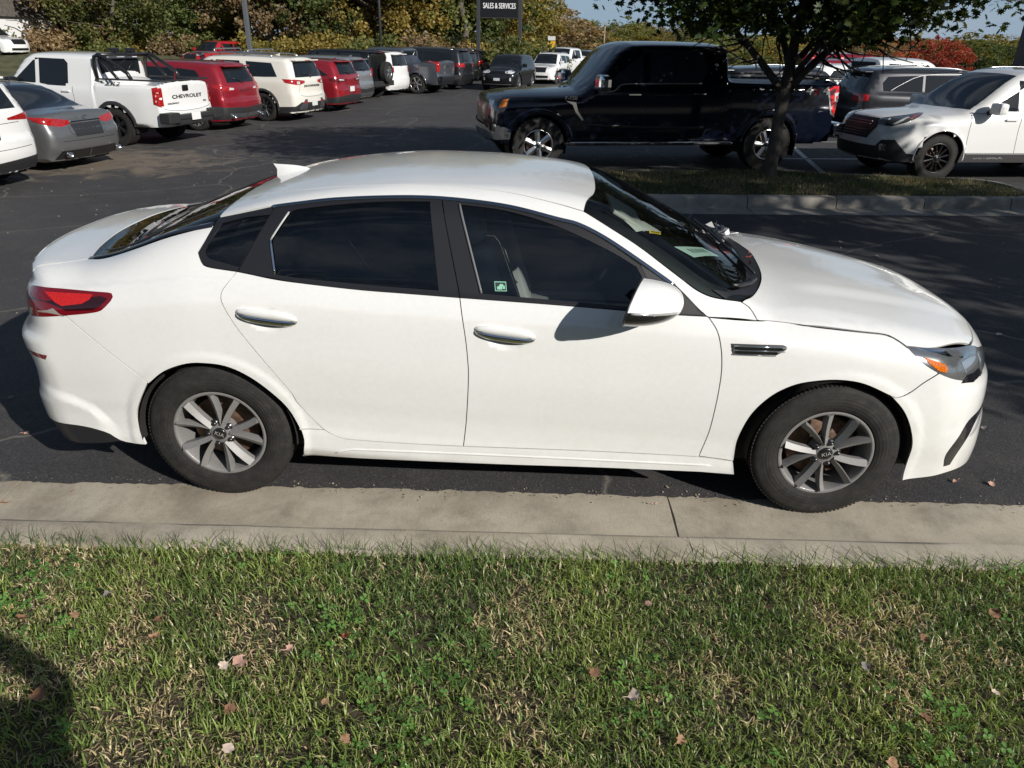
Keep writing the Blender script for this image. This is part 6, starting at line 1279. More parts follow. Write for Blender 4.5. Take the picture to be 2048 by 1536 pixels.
for (yy, zz) in ((-.04, .785), (.0, .795), (.03, .785), (-.01, .77), (.03, .768)):
    q = MB(); q.box((xg+.02, yy, zz), (.006, .016, .016), .003); q.build('emblem_star', v['CH'], v['root'])
# --- dark SUV between the navy pickup and the wagon, and the vehicles behind it
d = (4.95, 1.95, 1.72, 2.95, .95); F_ = d[3]/2+d[4]; Rr = F_-d[0]; hw = .975
v = far_suv('charcoal_crossover', 'charcoal SUV with bright window surround behind the white wagon', DGR, at_pt((7.9, 15.6), (Rr, -hw+.1), 3), 3, RIGHT, d, True, roofend=.35, rslope=.55, belt=1.08, nu=110, nt=64, strips=[([(-1.75, 1.17), (-1.45, 1.34), (-1.0, 1.53), (-.3, 1.585), (.6, 1.56), (1.0, 1.45)], .016, 'silver')], lines=seams(F_, F_-1.3, .10, -.95, 1.08, .42, .1), handles=[(.3, .98), (-.72, 1.0)])
d = (5.9, 2.04, 1.96, 3.7, .98); F_ = d[3]/2+d[4]; Rr = F_-d[0]; hw = 1.02; zr = 1.44; cb = Rr+1.9
v = vehicle('white_work_pickup', 'white pickup seen behind the charcoal SUV, long bed to the left', 'pickup truck', 'pickup', d, WHT, at_pt((8.6, 20.3), (Rr, -hw), 9), 9, RIGHT, R=.42, rim=.6, rail=zr, cabback=cb, hood=1.28, belt=1.30, cowl=1.45, hdr=2.25, gc=.42, tum=.24, z0=.85, side_glass=[[(F_-1.7, 1.32), (F_-2.35, 1.78), (.25, 1.82), (.25, 1.32)], [(.15, 1.32), (.15, 1.82), (-.80, 1.80), (-.86, 1.34)]], rear_parts=[('tail_lamp', lamp_wrap(Rr, hw, .95, 1.32, hw-.16, .12), 'red', .008)], handles=[(.4, 1.18), (-.6, 1.18)], mirror=(F_-1.9, 1.36, 1.3))
v['root'].location.z += .10
side_text(v, '4x4', Rr+.55, 1.28, .15, plain('grey letter', (.2, .2, .2), .4), -1, sx=1.3)
gb = MB(); gb.box((cb+.02, 0, 1.66), (.03, 1.3, .34), .02); gb.build('rear_window', v['G'], v['root'])
far_suv('white_suv', 'white SUV roof between the red off-roader and the white pickup cab', WHT, at_pt((9.8, 24.0), (-2.4, -.9), 9), 9, RIGHT, (4.8, 1.9, 1.80, 2.8, .95), False, fin=-1.6)
v = vehicle('red_off_roader', 'red boxy off-roader whose dark-framed roof shows above the white SUV', 'car', 'suv', (4.8, 1.95, 1.98, 2.95, .8), REDM, at_pt((11.0, 28.5), (-2.2, -.95), 9), 9, RIGHT, R=.42, rim=.56, roofend=.1, rslope=.05, belt=1.24, rise=0, hood=1.18, cowl=1.25, hdr=1.7, tum=.10, k=.06, kr=.05, ra=.03, gc=.42, nu=80, nt=48, side_glass=[[(.85, 1.28), (.55, 1.80), (.25, 1.82), (.25, 1.28)], [(.12, 1.28), (.12, 1.82), (-.7, 1.82), (-.7, 1.28)], [(-.84, 1.28), (-.84, 1.82), (-1.95, 1.80), (-1.95, 1.28)]], rear_glass=[(-.7, 1.3), (.7, 1.3), (.66, 1.8), (-.66, 1.8)], rear_parts=[('tail_lamp', [(-2.55, -.88, 1.0), (-2.55, -.88, 1.2), (-2.5, -.97, 1.2), (-2.5, -.97, 1.0)], 'red', .02)])
v['root'].location.z += .15
far_suv('grey_suv', 'grey SUV rear seen over the bed of the navy pickup', DGR, at_pt((5.2, 17.2), (-2.4, -.9), 12), 12, RIGHT, (4.9, 1.95, 1.74, 2.85, .95), False)
far_suv('silver_suv', 'silver SUV behind the trunk of the maple, past the grey SUV', SLV, at_pt((7.0, 22.5), (-2.4, -.9), 10), 10, RIGHT, (4.7, 1.88, 1.72, 2.7, .95), True)
d = (5.7, 2.0, 1.92, 3.6, .95); F_ = d[3]/2+d[4]; Rr = F_-d[0]; hw = 1.0; cb = Rr+1.8
v = vehicle('red_pickup', 'red pickup glimpsed right of the maple trunk', 'pickup truck', 'pickup', d, REDM, at_pt((8.9, 25.5), (Rr, -hw), 9), 9, RIGHT, R=.41, rim=.6, rail=1.40, cabback=cb, hood=1.24, belt=1.26, cowl=1.4, hdr=2.2, gc=.40, tum=.24, z0=.85, nu=80, nt=48, side_glass=[[(F_-1.7, 1.28), (F_-2.3, 1.74), (.25, 1.78), (.25, 1.28)], [(.15, 1.28), (.15, 1.78), (-.75, 1.76), (-.8, 1.3)]], rear_parts=[('tail_lamp', lamp_wrap(Rr, hw, .95, 1.3, hw-.18, .12), 'red', .008)])
far_suv('blue_grey_suv', 'blue-grey SUV roof at the right edge behind the charcoal SUV', SLG, at_pt((16.5, 24.5), (-2.4, -.9), 10), 10, RIGHT, (4.9, 1.95, 1.80, 2.85, .95), True)
# --- two vehicles on the raised drive beyond the left row
v = far_suv('white_suv', 'white SUV on the raised drive by the pale garage, top left', WHT, (-32.3, 42.5, .55), 350, None, (4.8, 1.93, 1.74, 2.85, .95), False)
v = far_suv('red_suv', 'small red SUV far off in front of the trees, top left', paint('bright red paint', (.42, .012, .018), .2, .3, .03), (-20.2, 46.0, -.02), 250, None, (4.5, 1.85, 1.66, 2.65, .9), False)

# ---------------------------------------------------------------- ground, kerbs, lawn, island
rng = np.random.default_rng(7)
def vnoise(x, y, s, seed=0):
    """smooth value noise in 0..1"""
    x = np.asarray(x)*s; y = np.asarray(y)*s; xi = np.floor(x).astype(int); yi = np.floor(y).astype(int); fx = x-xi; fy = y-yi; fx = fx*fx*(3-2*fx); fy = fy*fy*(3-2*fy)
    def h(a, b): v = np.sin(a*127.1 + b*311.7 + seed*74.7)*43758.5453; return v - np.floor(v)
    return (h(xi, yi)*(1-fx) + h(xi+1, yi)*fx)*(1-fy) + (h(xi, yi+1)*(1-fx) + h(xi+1, yi+1)*fx)*fy
def edge(x): return -.79 + .016*np.asarray(x)
def asphalt_mat():
    m, nt, b = _nodes('asphalt'); v = coords(nt)
    fine = noise(nt, v, 95., 6, .75); vor = N(nt, 'ShaderNodeTexVoronoi'); vor.inputs['Scale'].default_value = 130.; nt.links.new(v, vor.inputs['Vector'])
    big = noise(nt, v, .22, 6, .6, .6); med = noise(nt, v, 2.4, 7, .65)
    base = ramp(nt, big, [(.30, (.047, .0455, .048)), (.55, (.060, .058, .060)), (.75, (.080, .076, .075))])
    agg = ramp(nt, vor.outputs['Color'], [(.0, (.55, .55, .55)), (.72, (1.0, 1.0, 1.0)), (.93, (1.5, 1.48, 1.42)), (1.0, (2.3, 2.2, 2.05))])
    c = mixc(nt, 1.0, base, agg, 'MULTIPLY')
    dust = ramp(nt, med, [(.50, (0, 0, 0)), (.72, (.22, .22, .22))]); c = mixc(nt, dust, c, (.16, .14, .11))
    # dried mud tracks near the left row
    w = N(nt, 'ShaderNodeVectorMath', operation='SUBTRACT'); nt.links.new(v, w.inputs[0]); w.inputs[1].default_value = (-8.4, 10.6, 0)
    ln = N(nt, 'ShaderNodeVectorMath', operation='LENGTH'); sc = N(nt, 'ShaderNodeVectorMath', operation='MULTIPLY'); sc.inputs[1].default_value = (.45, .62, 0); nt.links.new(w.outputs[0], sc.inputs[0]); nt.links.new(sc.outputs[0], ln.inputs[0])
    nn = noise(nt, v, 1.6, 9, .7, .8); ad = N(nt, 'ShaderNodeMath', operation='SUBTRACT'); nt.links.new(nn, ad.inputs[0]); ml = N(nt, 'ShaderNodeMath', operation='MULTIPLY'); ml.inputs[1].default_value = .23; nt.links.new(ln.outputs['Value'], ml.inputs[0]); nt.links.new(ml.outputs[0], ad.inputs[1])
    st = ramp(nt, ad.outputs[0], [(.22, (0, 0, 0)), (.40, (.55, .55, .55))]); c = mixc(nt, st, c, (.26, .205, .145))
    # hairline cracks
    cr = N(nt, 'ShaderNodeTexVoronoi', feature='DISTANCE_TO_EDGE'); cr.inputs['Scale'].default_value = .33; dv = N(nt, 'ShaderNodeVectorMath', operation='ADD'); nz = N(nt, 'ShaderNodeTexNoise'); nz.inputs['Scale'].default_value = 1.3; nz.inputs['Detail'].default_value = 6; nt.links.new(v, nz.inputs['Vector'])
    s2 = N(nt, 'ShaderNodeVectorMath', operation='SCALE'); s2.inputs['Scale'].default_value = .5; nt.links.new(nz.outputs['Color'], s2.inputs[0]); nt.links.new(v, dv.inputs[0]); nt.links.new(s2.outputs[0], dv.inputs[1]); nt.links.new(dv.outputs[0], cr.inputs['Vector'])
    ck = ramp(nt, cr.outputs['Distance'], [(.0, (1, 1, 1)), (.006, (0, 0, 0))]); c = mixc(nt, ck, c, (.17, .155, .135))
    nt.links.new(c, b.inputs['Base Color']); b.inputs['Roughness'].default_value = .82; b.inputs['Specular IOR Level'].default_value = .35
    hh = mixc(nt, .5, vor.outputs['Distance'], fine); bump(nt, b, hh, .55, .006); return m
def concrete_mat(name, c, streak=True):
    m, nt, b = _nodes(name); v = coords(nt); f = noise(nt, v, 3.0, 9, .65); g2 = noise(nt, v, 160., 4, .7); vb = coords(nt, (90, 4, 4)); br = noise(nt, vb, 4., 3, .6)
    col = ramp(nt, f, [(.28, tuple(q*.62 for q in c)), (.5, c), (.72, tuple(q*1.18 for q in c))]); sp = ramp(nt, g2, [(.28, (.42, .41, .39)), (.44, (1, 1, 1)), (.62, (1, 1, 1)), (.74, (1.4, 1.37, 1.3))]); col = mixc(nt, 1.0, col, sp, 'MULTIPLY')
    st2 = ramp(nt, noise(nt, v, 1.1, 10, .72, .5), [(.38, (.74, .72, .69)), (.52, (1, 1, 1)), (.70, (1.06, 1.05, 1.03))]); col = mixc(nt, 1.0, col, st2, 'MULTIPLY'); pit = ramp(nt, noise(nt, v, 55., 3, .6), [(.22, (.45, .43, .40)), (.30, (1, 1, 1))]); col = mixc(nt, 1.0, col, pit, 'MULTIPLY')
    if streak: col = mixc(nt, 1.0, col, ramp(nt, br, [(.3, (.88, .88, .87)), (.7, (1.05, 1.05, 1.05))]), 'MULTIPLY')
    nt.links.new(col, b.inputs['Base Color']); b.inputs['Roughness'].default_value = .9; hh = mixc(nt, .4, g2, br); bump(nt, b, hh, .35, .004); return m
ASPH = asphalt_mat(); CONC = concrete_mat('kerb concrete', (.45, .40, .32)); CONC2 = concrete_mat('island concrete', (.30, .28, .25), False)
xs = np.unique(np.concatenate([-np.geomspace(16, 500, 26)[::-1], np.arange(-16, -4, .4), np.arange(-4, 4, .02), np.arange(4, 20, .4), np.geomspace(20, 500, 26)]))
ts = np.concatenate([[0, .03, .1, .3], np.arange(.6, 24, .4), np.geomspace(24, 900, 34)])
XX, TT = np.meshgrid(xs, ts); jit = (vnoise(XX, 0*XX, 9, 1) - .5)*.014 + (vnoise(XX, 0*XX, 40, 2) - .5)*.016 + (vnoise(XX, 0*XX, 1.3, 4)-.5)*.02
YY = edge(XX)*np.exp(-TT*.2) + TT + jit*(TT < .02); ZZ = gz(XX, YY) - .001*(TT < .02)
nr_, nc_ = XX.shape; idx = np.arange(nr_*nc_).reshape(nr_, nc_); Fq = np.stack([idx[:-1, :-1], idx[:-1, 1:], idx[1:, 1:], idx[1:, :-1]], -1).reshape(-1, 4)
road = add('asphalt_lot', mesh_fast('asphalt_lot', np.stack([XX, YY, ZZ], -1).reshape(-1, 3), Fq, True), ASPH); tag(road, kind='structure')
# kerb and gutter in cast lengths
kerb = empty('kerb'); tag(kerb, kind='structure')
prof = [(.40, -.05), (.02, -.0045), (-.15, -.008), (-.428, -.018), (-.438, -.014), (-.441, .045), (-.443, .084), (-.451, .096), (-.468, .100), (-.55, .103), (-.612, .098), (-.62, -.2), (.40, -.2)]
cuts = [-15.2, -12., -8.83, -5.65, -2.47, .735, 3.92, 7.1, 10.3, 13.5]
for i in range(len(cuts)-1):
    x0, x1 = cuts[i]+.0025, cuts[i+1]-.0025; n = 26; V = []; k = len(prof); xx = np.linspace(x0, x1, n)
    for j, x in enumerate(xx):
        endj = .004*(vnoise(np.array([j*.0]), np.array([i*3.]), 1)[0]) if j in (0, n-1) else 0
        for q, (py, pz) in enumerate(prof):
            w = (vnoise(np.array([x]), np.array([q*1.7]), 5., 3)[0]-.5)*.006; ex = x + ((vnoise(np.array([q*2.3]), np.array([i*1.0]), 1., 5)[0]-.5)*.012 if j in (0, n-1) else 0)
            V.append((ex, float(edge(x)) + py + (w if 1 < q < 10 else 0), pz + w*.3))
    Fk = [(j*k+q, j*k+(q+1) % k, (j+1)*k+(q+1) % k, (j+1)*k+q) for j in range(n-1) for q in range(k)] + [tuple(range(k-1, -1, -1)), tuple((n-1)*k+q for q in range(k))]
    mb = MB(); mb.put(V, Fk, True); add('kerb_segment', auto_sharp(mb.mesh('kerb_segment'), 50), CONC, kerb)
jb = MB(); jb.box((0, -1.05, -.06), (30, .50, .08)); jb.build('joint_filler', plain('joint dirt', (.03, .026, .02), .95), kerb)
# lawn soil
SOIL = plain('lawn soil', (.060, .046, .028), .95, var=.45, vs_=45., bmp=.6)
def lawn_z(x, y): e = edge(x) - .60 - y; return .090 + .012*(vnoise(x, y, 3.1, 8)-.5) + .03*np.clip(e/3, 0, 1) - .012*np.exp(-np.maximum(e, 0)*8)
gx = np.unique(np.concatenate([np.linspace(-60, -4, 20), np.arange(-4, 4, .08), np.linspace(4, 60, 20)])); gy = np.concatenate([np.arange(0, 3, .08), np.linspace(3, 60, 20)])
XX, TT = np.meshgrid(gx, gy); YY = edge(XX) - .605 - TT; ZZ = lawn_z(XX, YY); nr_, nc_ = XX.shape; idx = np.arange(nr_*nc_).reshape(nr_, nc_)
lawn = add('lawn', mesh_fast('lawn', np.stack([XX, YY, ZZ], -1).reshape(-1, 3), np.stack([idx[:-1, :-1], idx[1:, :-1], idx[1:, 1:], idx[:-1, 1:]], -1).reshape(-1, 4), True), SOIL); tag(lawn, kind='structure')

def grass_mat(name):
    m = bpy.data.materials.new(name); m.use_nodes = True; nt = m.node_tree; nt.nodes.clear(); o = N(nt, 'ShaderNodeOutputMaterial'); at = N(nt, 'ShaderNodeAttribute'); at.attribute_name = 'tint'
    p = N(nt, 'ShaderNodeBsdfPrincipled'); p.inputs['Roughness'].default_value = .38; p.inputs['Specular IOR Level'].default_value = .4; t = N(nt, 'ShaderNodeBsdfTranslucent'); mx = N(nt, 'ShaderNodeMixShader'); mx.inputs[0].default_value = .33
    nt.links.new(at.outputs['Color'], p.inputs['Base Color']); br = mixc(nt, 1.0, at.outputs['Color'], (1.3, 1.35, .7), 'MULTIPLY'); nt.links.new(br, t.inputs['Color'])
    nt.links.new(p.outputs[0], mx.inputs[1]); nt.links.new(t.outputs[0], mx.inputs[2]); nt.links.new(mx.outputs[0], o.inputs['Surface']); return m
GRS = grass_mat('grass blade')
def blades(name, X, Y, Z, Ln, Wd, lean, C, m, lean_dir=None):
    """curved blades with four vertices along, one mesh; C (n,3) colour per blade"""
    n = len(X); a = rng.uniform(0, 2*PI, n) if lean_dir is None else lean_dir; ux, uy = np.cos(a), np.sin(a); sx, sy = -uy, ux; tw = rng.uniform(-.9, .9, n)
    sx2 = sx*np.cos(tw) + ux*np.sin(tw); sy2 = sy*np.cos(tw) + uy*np.sin(tw); V = []
    for t, w in ((0, 1.0), (.42, .95), (.76, .66)):
        h = Ln*t*np.cos(lean*t*.8); d = Ln*t*np.sin(lean*t*1.0)
        for s in (-.5, .5): V.append(np.stack([X + ux*d + sx2*Wd*w*s, Y + uy*d + sy2*Wd*w*s, Z + h], -1))
    V.append(np.stack([X + ux*Ln*np.sin(lean), Y + uy*Ln*np.sin(lean), Z + Ln*np.cos(lean*.85)], -1))
    V = np.stack(V, 1).reshape(-1, 3); b = np.arange(n)*7
    T = np.concatenate([np.stack([b+i, b+j, b+k], -1) for i, j, k in ((0, 1, 3), (0, 3, 2), (2, 3, 5), (2, 5, 4), (4, 5, 6))])
    me = mesh_fast(name, V, T, True); at = me.attributes.new('tint', 'FLOAT_COLOR', 'POINT'); CC = np.ones((n, 7, 4), np.float32); CC[:, :, :3] = C[:, None, :]*np.array([.55, .8, 1, 1, 1, 1, 1.05])[[0, 0, 1, 1, 2, 2, 6]][None, :, None]*0 + C[:, None, :]; at.data.foreach_set('color', CC.ravel())
    o = add(name, me, m); return o
def lawn_blades():
    n = 175000; X = rng.uniform(-3.3, 3.3, n); d = rng.uniform(0, 1.9, n); Y = edge(X) - .585 - d
    dry = .40*vnoise(X, Y, 3.4, 11) + .36*vnoise(X, Y, 8.5, 12) + .24*vnoise(X, Y, 22, 13); dens = vnoise(X, Y, 5.5, 21)
    keep = rng.uniform(0, 1, n) < .55 + .65*dens - .15*(dry > .64); X, Y, d, dry = X[keep], Y[keep], d[keep], dry[keep]; n = len(X)
    isdry = rng.uniform(0, 1, n) < np.clip((dry-.47)*3.8, .21, .70)
    g0 = np.array([.150, .215, .052]); g1 = np.array([.32, .375, .105]); g2 = np.array([.072, .135, .046]); s0 = np.array([.80, .68, .42]); s1 = np.array([.50, .37, .20])
    u = rng.uniform(0, 1, (n, 1)); k = vnoise(X, Y, 3.3, 31)[:, None]; C = (g2*(1-k) + g1*k)*(.6) + g0*.4; C = C*(.58 + 1.15*u); Cd = s0*u + s1*(1-u); C = np.where(isdry[:, None], Cd, C)
    Ln = rng.uniform(.020, .062, n)*(1 + .25*(vnoise(X, Y, 4, 41)-.5)); Ln = np.where(isdry, Ln*rng.uniform(.45, .9, n), Ln); Wd = rng.uniform(.0024, .0056, n); lean = np.abs(rng.normal(.75, .45, n)).clip(.05, 1.9); lean = np.where(isdry, lean + .45, lean)
    o = blades('lawn_grass', X, Y, lawn_z(X, Y) - .004, Ln, Wd, lean, C, GRS); tag(o, 'green and straw-coloured lawn grass in the foreground', 'grass', kind='stuff')
    n = 650; X = rng.uniform(-3.3, 3.3, n); Y = edge(X) - .60 - rng.uniform(0, .03, n); C = np.array([.09, .14, .04])*rng.uniform(.5, 1.6, (n, 1))
    o = blades('kerb_edge_grass', X, Y, lawn_z(X, Y), rng.uniform(.05, .115, n), rng.uniform(.002, .0042, n), rng.uniform(.5, 1.5, n), C, GRS, lean_dir=rng.normal(PI/2, .75, n)); tag(o, 'longer grass blades leaning over the kerb edge', 'grass', kind='stuff')
lawn_blades()
def clover():
    n = 9000; X = rng.uniform(-3.2, 3.2, n); d = rng.uniform(.03, 1.85, n); Y = edge(X) - .60 - d; f = vnoise(X, Y, 2.2, 51)*.6 + vnoise(X, Y, 6., 52)*.4 + .08*(d > .9); k = rng.uniform(0, 1, n) < np.clip((f-.50)*4.5, 0, 1); X, Y = X[k], Y[k]; n = len(X)
    Z = lawn_z(X, Y) + rng.uniform(.022, .048, n); s = rng.uniform(.0055, .0115, n); a0 = rng.uniform(0, 2*PI, n); tx, ty = rng.normal(0, .35, n), rng.normal(0, .35, n); V = []; T = []; C = []
    ring = [(0.15, 0), (.7, -.55), (1.25, -.62), (1.62, -.25), (1.5, 0), (1.62, .25), (1.25, .62), (.7, .55)]
    for L in range(3):
        a = a0 + L*2*PI/3; ca, sa = np.cos(a), np.sin(a)
        P = np.stack([np.stack([X + s*(ca*p - sa*q), Y + s*(sa*p + ca*q), Z + s*((ca*p-sa*q)*tx + (sa*p+ca*q)*ty) + s*.25*abs(q)], -1) for p, q in ring], 1); V.append(P)
    V = np.concatenate(V, 0); m = len(V); b = np.arange(m)*8; T = np.concatenate([np.stack([b, b+i, b+i+1], -1) for i in range(1, 7)])
    me = mesh_fast('clover', V.reshape(-1, 3), T, False); at = me.attributes.new('tint', 'FLOAT_COLOR', 'POINT'); col = np.array([.11, .23, .05])*rng.uniform(.55, 1.6, (n, 1)); col = np.tile(col, (3, 1)); CC = np.ones((m, 8, 4), np.float32); CC[:, :, :3] = col[:, None, :]; at.data.foreach_set('color', CC.ravel())
    tag(add('clover_patches', me, GRS), 'small clover leaves growing among the lawn grass', 'clover', kind='stuff')
clover()
# ---- tree island: rounded concrete kerb, soil, thin grass
def island_outline(n=28, ins=0.0):
    """front edge, right nose, back edge, left nose (counter-clockwise)"""
    P = []; x0, x1 = .2 + ins, 7.25 - ins; yf = lambda x: 6.10 + .085*(x-1.6) + ins; yb = lambda x: 8.12 + .03*(x-1.6) - ins - .10*max(0, x-5)**1.3
    r = .62
    for x in np.linspace(x0 + r, x1 - r, 34): P.append((x, yf(x)))
    ya, yc = yf(x1-r), yb(x1-r); 
    for a in np.linspace(-PI/2, PI/2, 14)[1:-1]: P.append((x1 - r + r*math.cos(a)**.8, (ya+yc)/2 + (yc-ya)/2*math.sin(a)))
    for x in np.linspace(x1 - r, x0 + r, 34): P.append((x, yb(x)))
    ya, yc = yf(x0+r), yb(x0+r)
    for a in np.linspace(PI/2, 3*PI/2, 14)[1:-1]: P.append((x0 + r + r*math.cos(a), (ya+yc)/2 + (yc-ya)/2*math.sin(a)))
    return np.array(P)
isl = empty('island_kerb'); tag(isl, kind='structure')
O_ = island_outline(); n = len(O_); tang = np.roll(O_, -1, 0) - np.roll(O_, 1, 0); tang /= np.linalg.norm(tang, axis=1, keepdims=True); nout = np.stack([tang[:, 1], -tang[:, 0]], -1)
kp = [(.32, -.004), (.02, .004), (0, .012), (-.012, .115), (-.03, .138), (-.055, .146), (-.155, .147), (-.165, .06)]
segs = [0, 4, 12, 19, 26, 33, 41, 47, 54, 61, 68, 75, 82, 87, n]
for s0, s1 in zip(segs[:-1], segs[1:]):
    V = []; k = len(kp); ids = [i % n for i in range(s0, s1+1)]
    for j, i in enumerate(ids):
        sh = tang[i]*(.006 if j == 0 else (-.006 if j == len(ids)-1 else 0))
        for (d_, z) in kp:
            p_ = O_[i] + nout[i]*d_ + sh; V.append((p_[0], p_[1], float(gz(*p_)) + z + .004))
    mb = MB(); mb.put(V, [(j*k+q, j*k+q+1, (j+1)*k+q+1, (j+1)*k+q) for j in range(len(ids)-1) for q in range(k-1)], True); me = mb.mesh('kerb_segment', False); add('kerb_segment', auto_sharp(me, 50), CONC2, isl)
Oi = island_outline(ins=.15); cen = Oi.mean(0)
def isl_z(x, y): return gz(x, y) + .135 + .05*np.exp(-((x-3.6)**2 + (y-7.6)**2)/1.2) + .02*(vnoise(x, y, 3, 5)-.5)
V = []; T = []; m_ = len(Oi); rr_ = np.linspace(0, 1, 9)
for r in rr_:
    q = cen + (Oi-cen)*r; V += [(a, b, float(isl_z(a, b))) for a, b in q]
mb = MB(); mb.put(V, [(i*m_+j, i*m_+(j+1) % m_, (i+1)*m_+(j+1) % m_, (i+1)*m_+j) for i in range(8) for j in range(m_)], True)
so = mb.build('island_soil', SOIL); tag(so, kind='structure')
n = 60000; X = rng.uniform(.2, 7.3, n); Y = rng.uniform(6.1, 8.5, n); k = inside(Oi, np.stack([X, Y], -1)); X, Y = X[k], Y[k]; k = rng.uniform(0, 1, len(X)) < .35 + .75*vnoise(X, Y, 2.5, 61); X, Y = X[k], Y[k]; n = len(X)
f = vnoise(X, Y, 1.8, 62)*.7 + vnoise(X, Y, 6, 63)*.3; dr = rng.uniform(0, 1, n) < np.clip((f-.38)*3.2 + .12*(Y-7), .12, .85); u = rng.uniform(.6, 1.4, (n, 1)); C = np.where(dr[:, None], np.array([.34, .27, .15])*u, np.array([.075, .110, .030])*u)
tag(blades('island_grass', X, Y, isl_z(X, Y) - .005, rng.uniform(.03, .075, n), rng.uniform(.003, .006, n), np.abs(rng.normal(.8, .5, n)), C, GRS), 'sparse grass and litter on the tree island', 'grass', kind='stuff')
# parking stall lines beyond the island
LINE = plain('worn line paint', (.52, .51, .48), .7, var=.35, vs_=30.)
def stripe(p0, p1, w=.10):
    p0, p1 = np.array(p0), np.array(p1); t = (p1-p0)/np.linalg.norm(p1-p0); s = np.array([-t[1], t[0]])*w/2; n = 10; V = []
    for i in range(n):
        q = p0 + (p1-p0)*i/(n-1)
        for e in (q-s, q+s): V.append((e[0], e[1], float(gz(*e)) + .005))
    mb = MB(); mb.put(V, [(2*i, 2*i+1, 2*i+3, 2*i+2) for i in range(n-1)]); tag(mb.build('parking_line', LINE), kind='structure')
stripe((5.62, 12.9), (4.95, 9.0)); stripe((5.2, 13.9), (12., 14.9)); stripe((4.6, 10.75), (11.5, 11.75)); stripe((-.6, 7.9), (4.2, 8.55)); stripe((9.0, 10.0), (12.5, 10.4))

# ---------------------------------------------------------------- trees
def leaf_mat(name, cols, trans=.42):
    m = bpy.data.materials.new(name); m.use_nodes = True; nt = m.node_tree; nt.nodes.clear(); o = N(nt, 'ShaderNodeOutputMaterial'); g = N(nt, 'ShaderNodeNewGeometry')
    oi = N(nt, 'ShaderNodeObjectInfo'); v = coords(nt); f = noise(nt, v, .35, 3, .6); ad = N(nt, 'ShaderNodeMath', operation='MULTIPLY_ADD'); nt.links.new(g.outputs['Random Per Island'], ad.inputs[0]); ad.inputs[1].default_value = .55; m2 = N(nt, 'ShaderNodeMath', operation='MULTIPLY_ADD'); nt.links.new(f, m2.inputs[0]); m2.inputs[1].default_value = .9; m2.inputs[2].default_value = -.22; nt.links.new(m2.outputs[0], ad.inputs[2])
    k = len(cols); c = ramp(nt, ad.outputs[0], [(i/(k-1)*.8 + .1, q) for i, q in enumerate(cols)])
    hs = N(nt, 'ShaderNodeHueSaturation'); mr = N(nt, 'ShaderNodeMapRange'); mr.inputs['To Min'].default_value = .75; mr.inputs['To Max'].default_value = 1.25; nt.links.new(oi.outputs['Random'], mr.inputs['Value']); nt.links.new(mr.outputs[0], hs.inputs['Value']); nt.links.new(c, hs.inputs['Color'])
    d = N(nt, 'ShaderNodeBsdfPrincipled'); d.inputs['Roughness'].default_value = .5; d.inputs['Specular IOR Level'].default_value = .3; t = N(nt, 'ShaderNodeBsdfTranslucent'); mx = N(nt, 'ShaderNodeMixShader'); mx.inputs[0].default_value = trans
    nt.links.new(hs.outputs[0], d.inputs['Base Color']); nt.links.new(mixc(nt, 1.0, hs.outputs[0], (1.25, 1.2, .6), 'MULTIPLY'), t.inputs['Color']); nt.links.new(d.outputs[0], mx.inputs[1]); nt.links.new(t.outputs[0], mx.inputs[2]); nt.links.new(mx.outputs[0], o.inputs['Surface']); return m
def bark_mat(name, c):
    m, nt, b = _nodes(name); v = coords(nt, (9, 9, 1.6)); f = noise(nt, v, 3.5, 9, .7, .4); nt.links.new(ramp(nt, f, [(.3, tuple(q*.45 for q in c)), (.6, c), (.8, tuple(q*1.5 for q in c))]), b.inputs['Base Color']); b.inputs['Roughness'].default_value = .95; bump(nt, b, f, .9, .03); return m
BARK = bark_mat('maple bark', (.085, .072, .060)); BARK2 = bark_mat('far bark', (.11, .095, .08))
LEAF = [(0, -.5), (.10, -.18), (.42, -.30), (.34, -.06), (.62, .10), (.34, .20), (.36, .44), (.14, .34), (0, .66), (-.14, .34), (-.36, .44), (-.34, .20), (-.62, .10), (-.34, -.06), (-.42, -.30), (-.10, -.18)]
def leaf_cloud(P, S, rg, shape=LEAF, droop=.5):
    """lobed leaves at points P with sizes S as one mesh: (V, T)"""
    n = len(P); Z = rg.normal(0, 1, (n, 3)); Z[:, 2] = np.abs(Z[:, 2]) + droop; Z /= np.linalg.norm(Z, axis=1, keepdims=True); A = rg.normal(0, 1, (n, 3)); U = np.cross(Z, A); U /= np.linalg.norm(U, axis=1, keepdims=True); W = np.cross(Z, U)
    k = len(shape); V = np.zeros((n, k+1, 3)); V[:, 0] = P
    for i, (a, b) in enumerate(shape): V[:, i+1] = P + S[:, None]*(U*a + W*b - Z*(.28*(a*a + b*b)))
    b0 = np.arange(n)*(k+1); T = np.concatenate([np.stack([b0, b0+1+i, b0+1+(i+1) % k], -1) for i in range(k)]); return V.reshape(-1, 3), T
def limb(mb, p0, p1, r0, r1, rg, sag=.0, n=7, wob=.06):
    p0, p1 = np.array(p0, float), np.array(p1, float); L = np.linalg.norm(p1-p0); pts = []; w = rg.normal(0, wob*L, 3); w2 = rg.normal(0, wob*L*.5, 3)
    for i in range(n):
        t = i/(n-1); q = p0 + (p1-p0)*t + w*math.sin(PI*t) + w2*math.sin(2*PI*t) + np.array([0, 0, sag*math.sin(PI*t)*L]); pts.append(tuple(q))
    mb.tube(pts, [r0 + (r1-r0)*(i/(n-1))**.8 for i in range(n)], 10 if r0 > .05 else 6); return pts
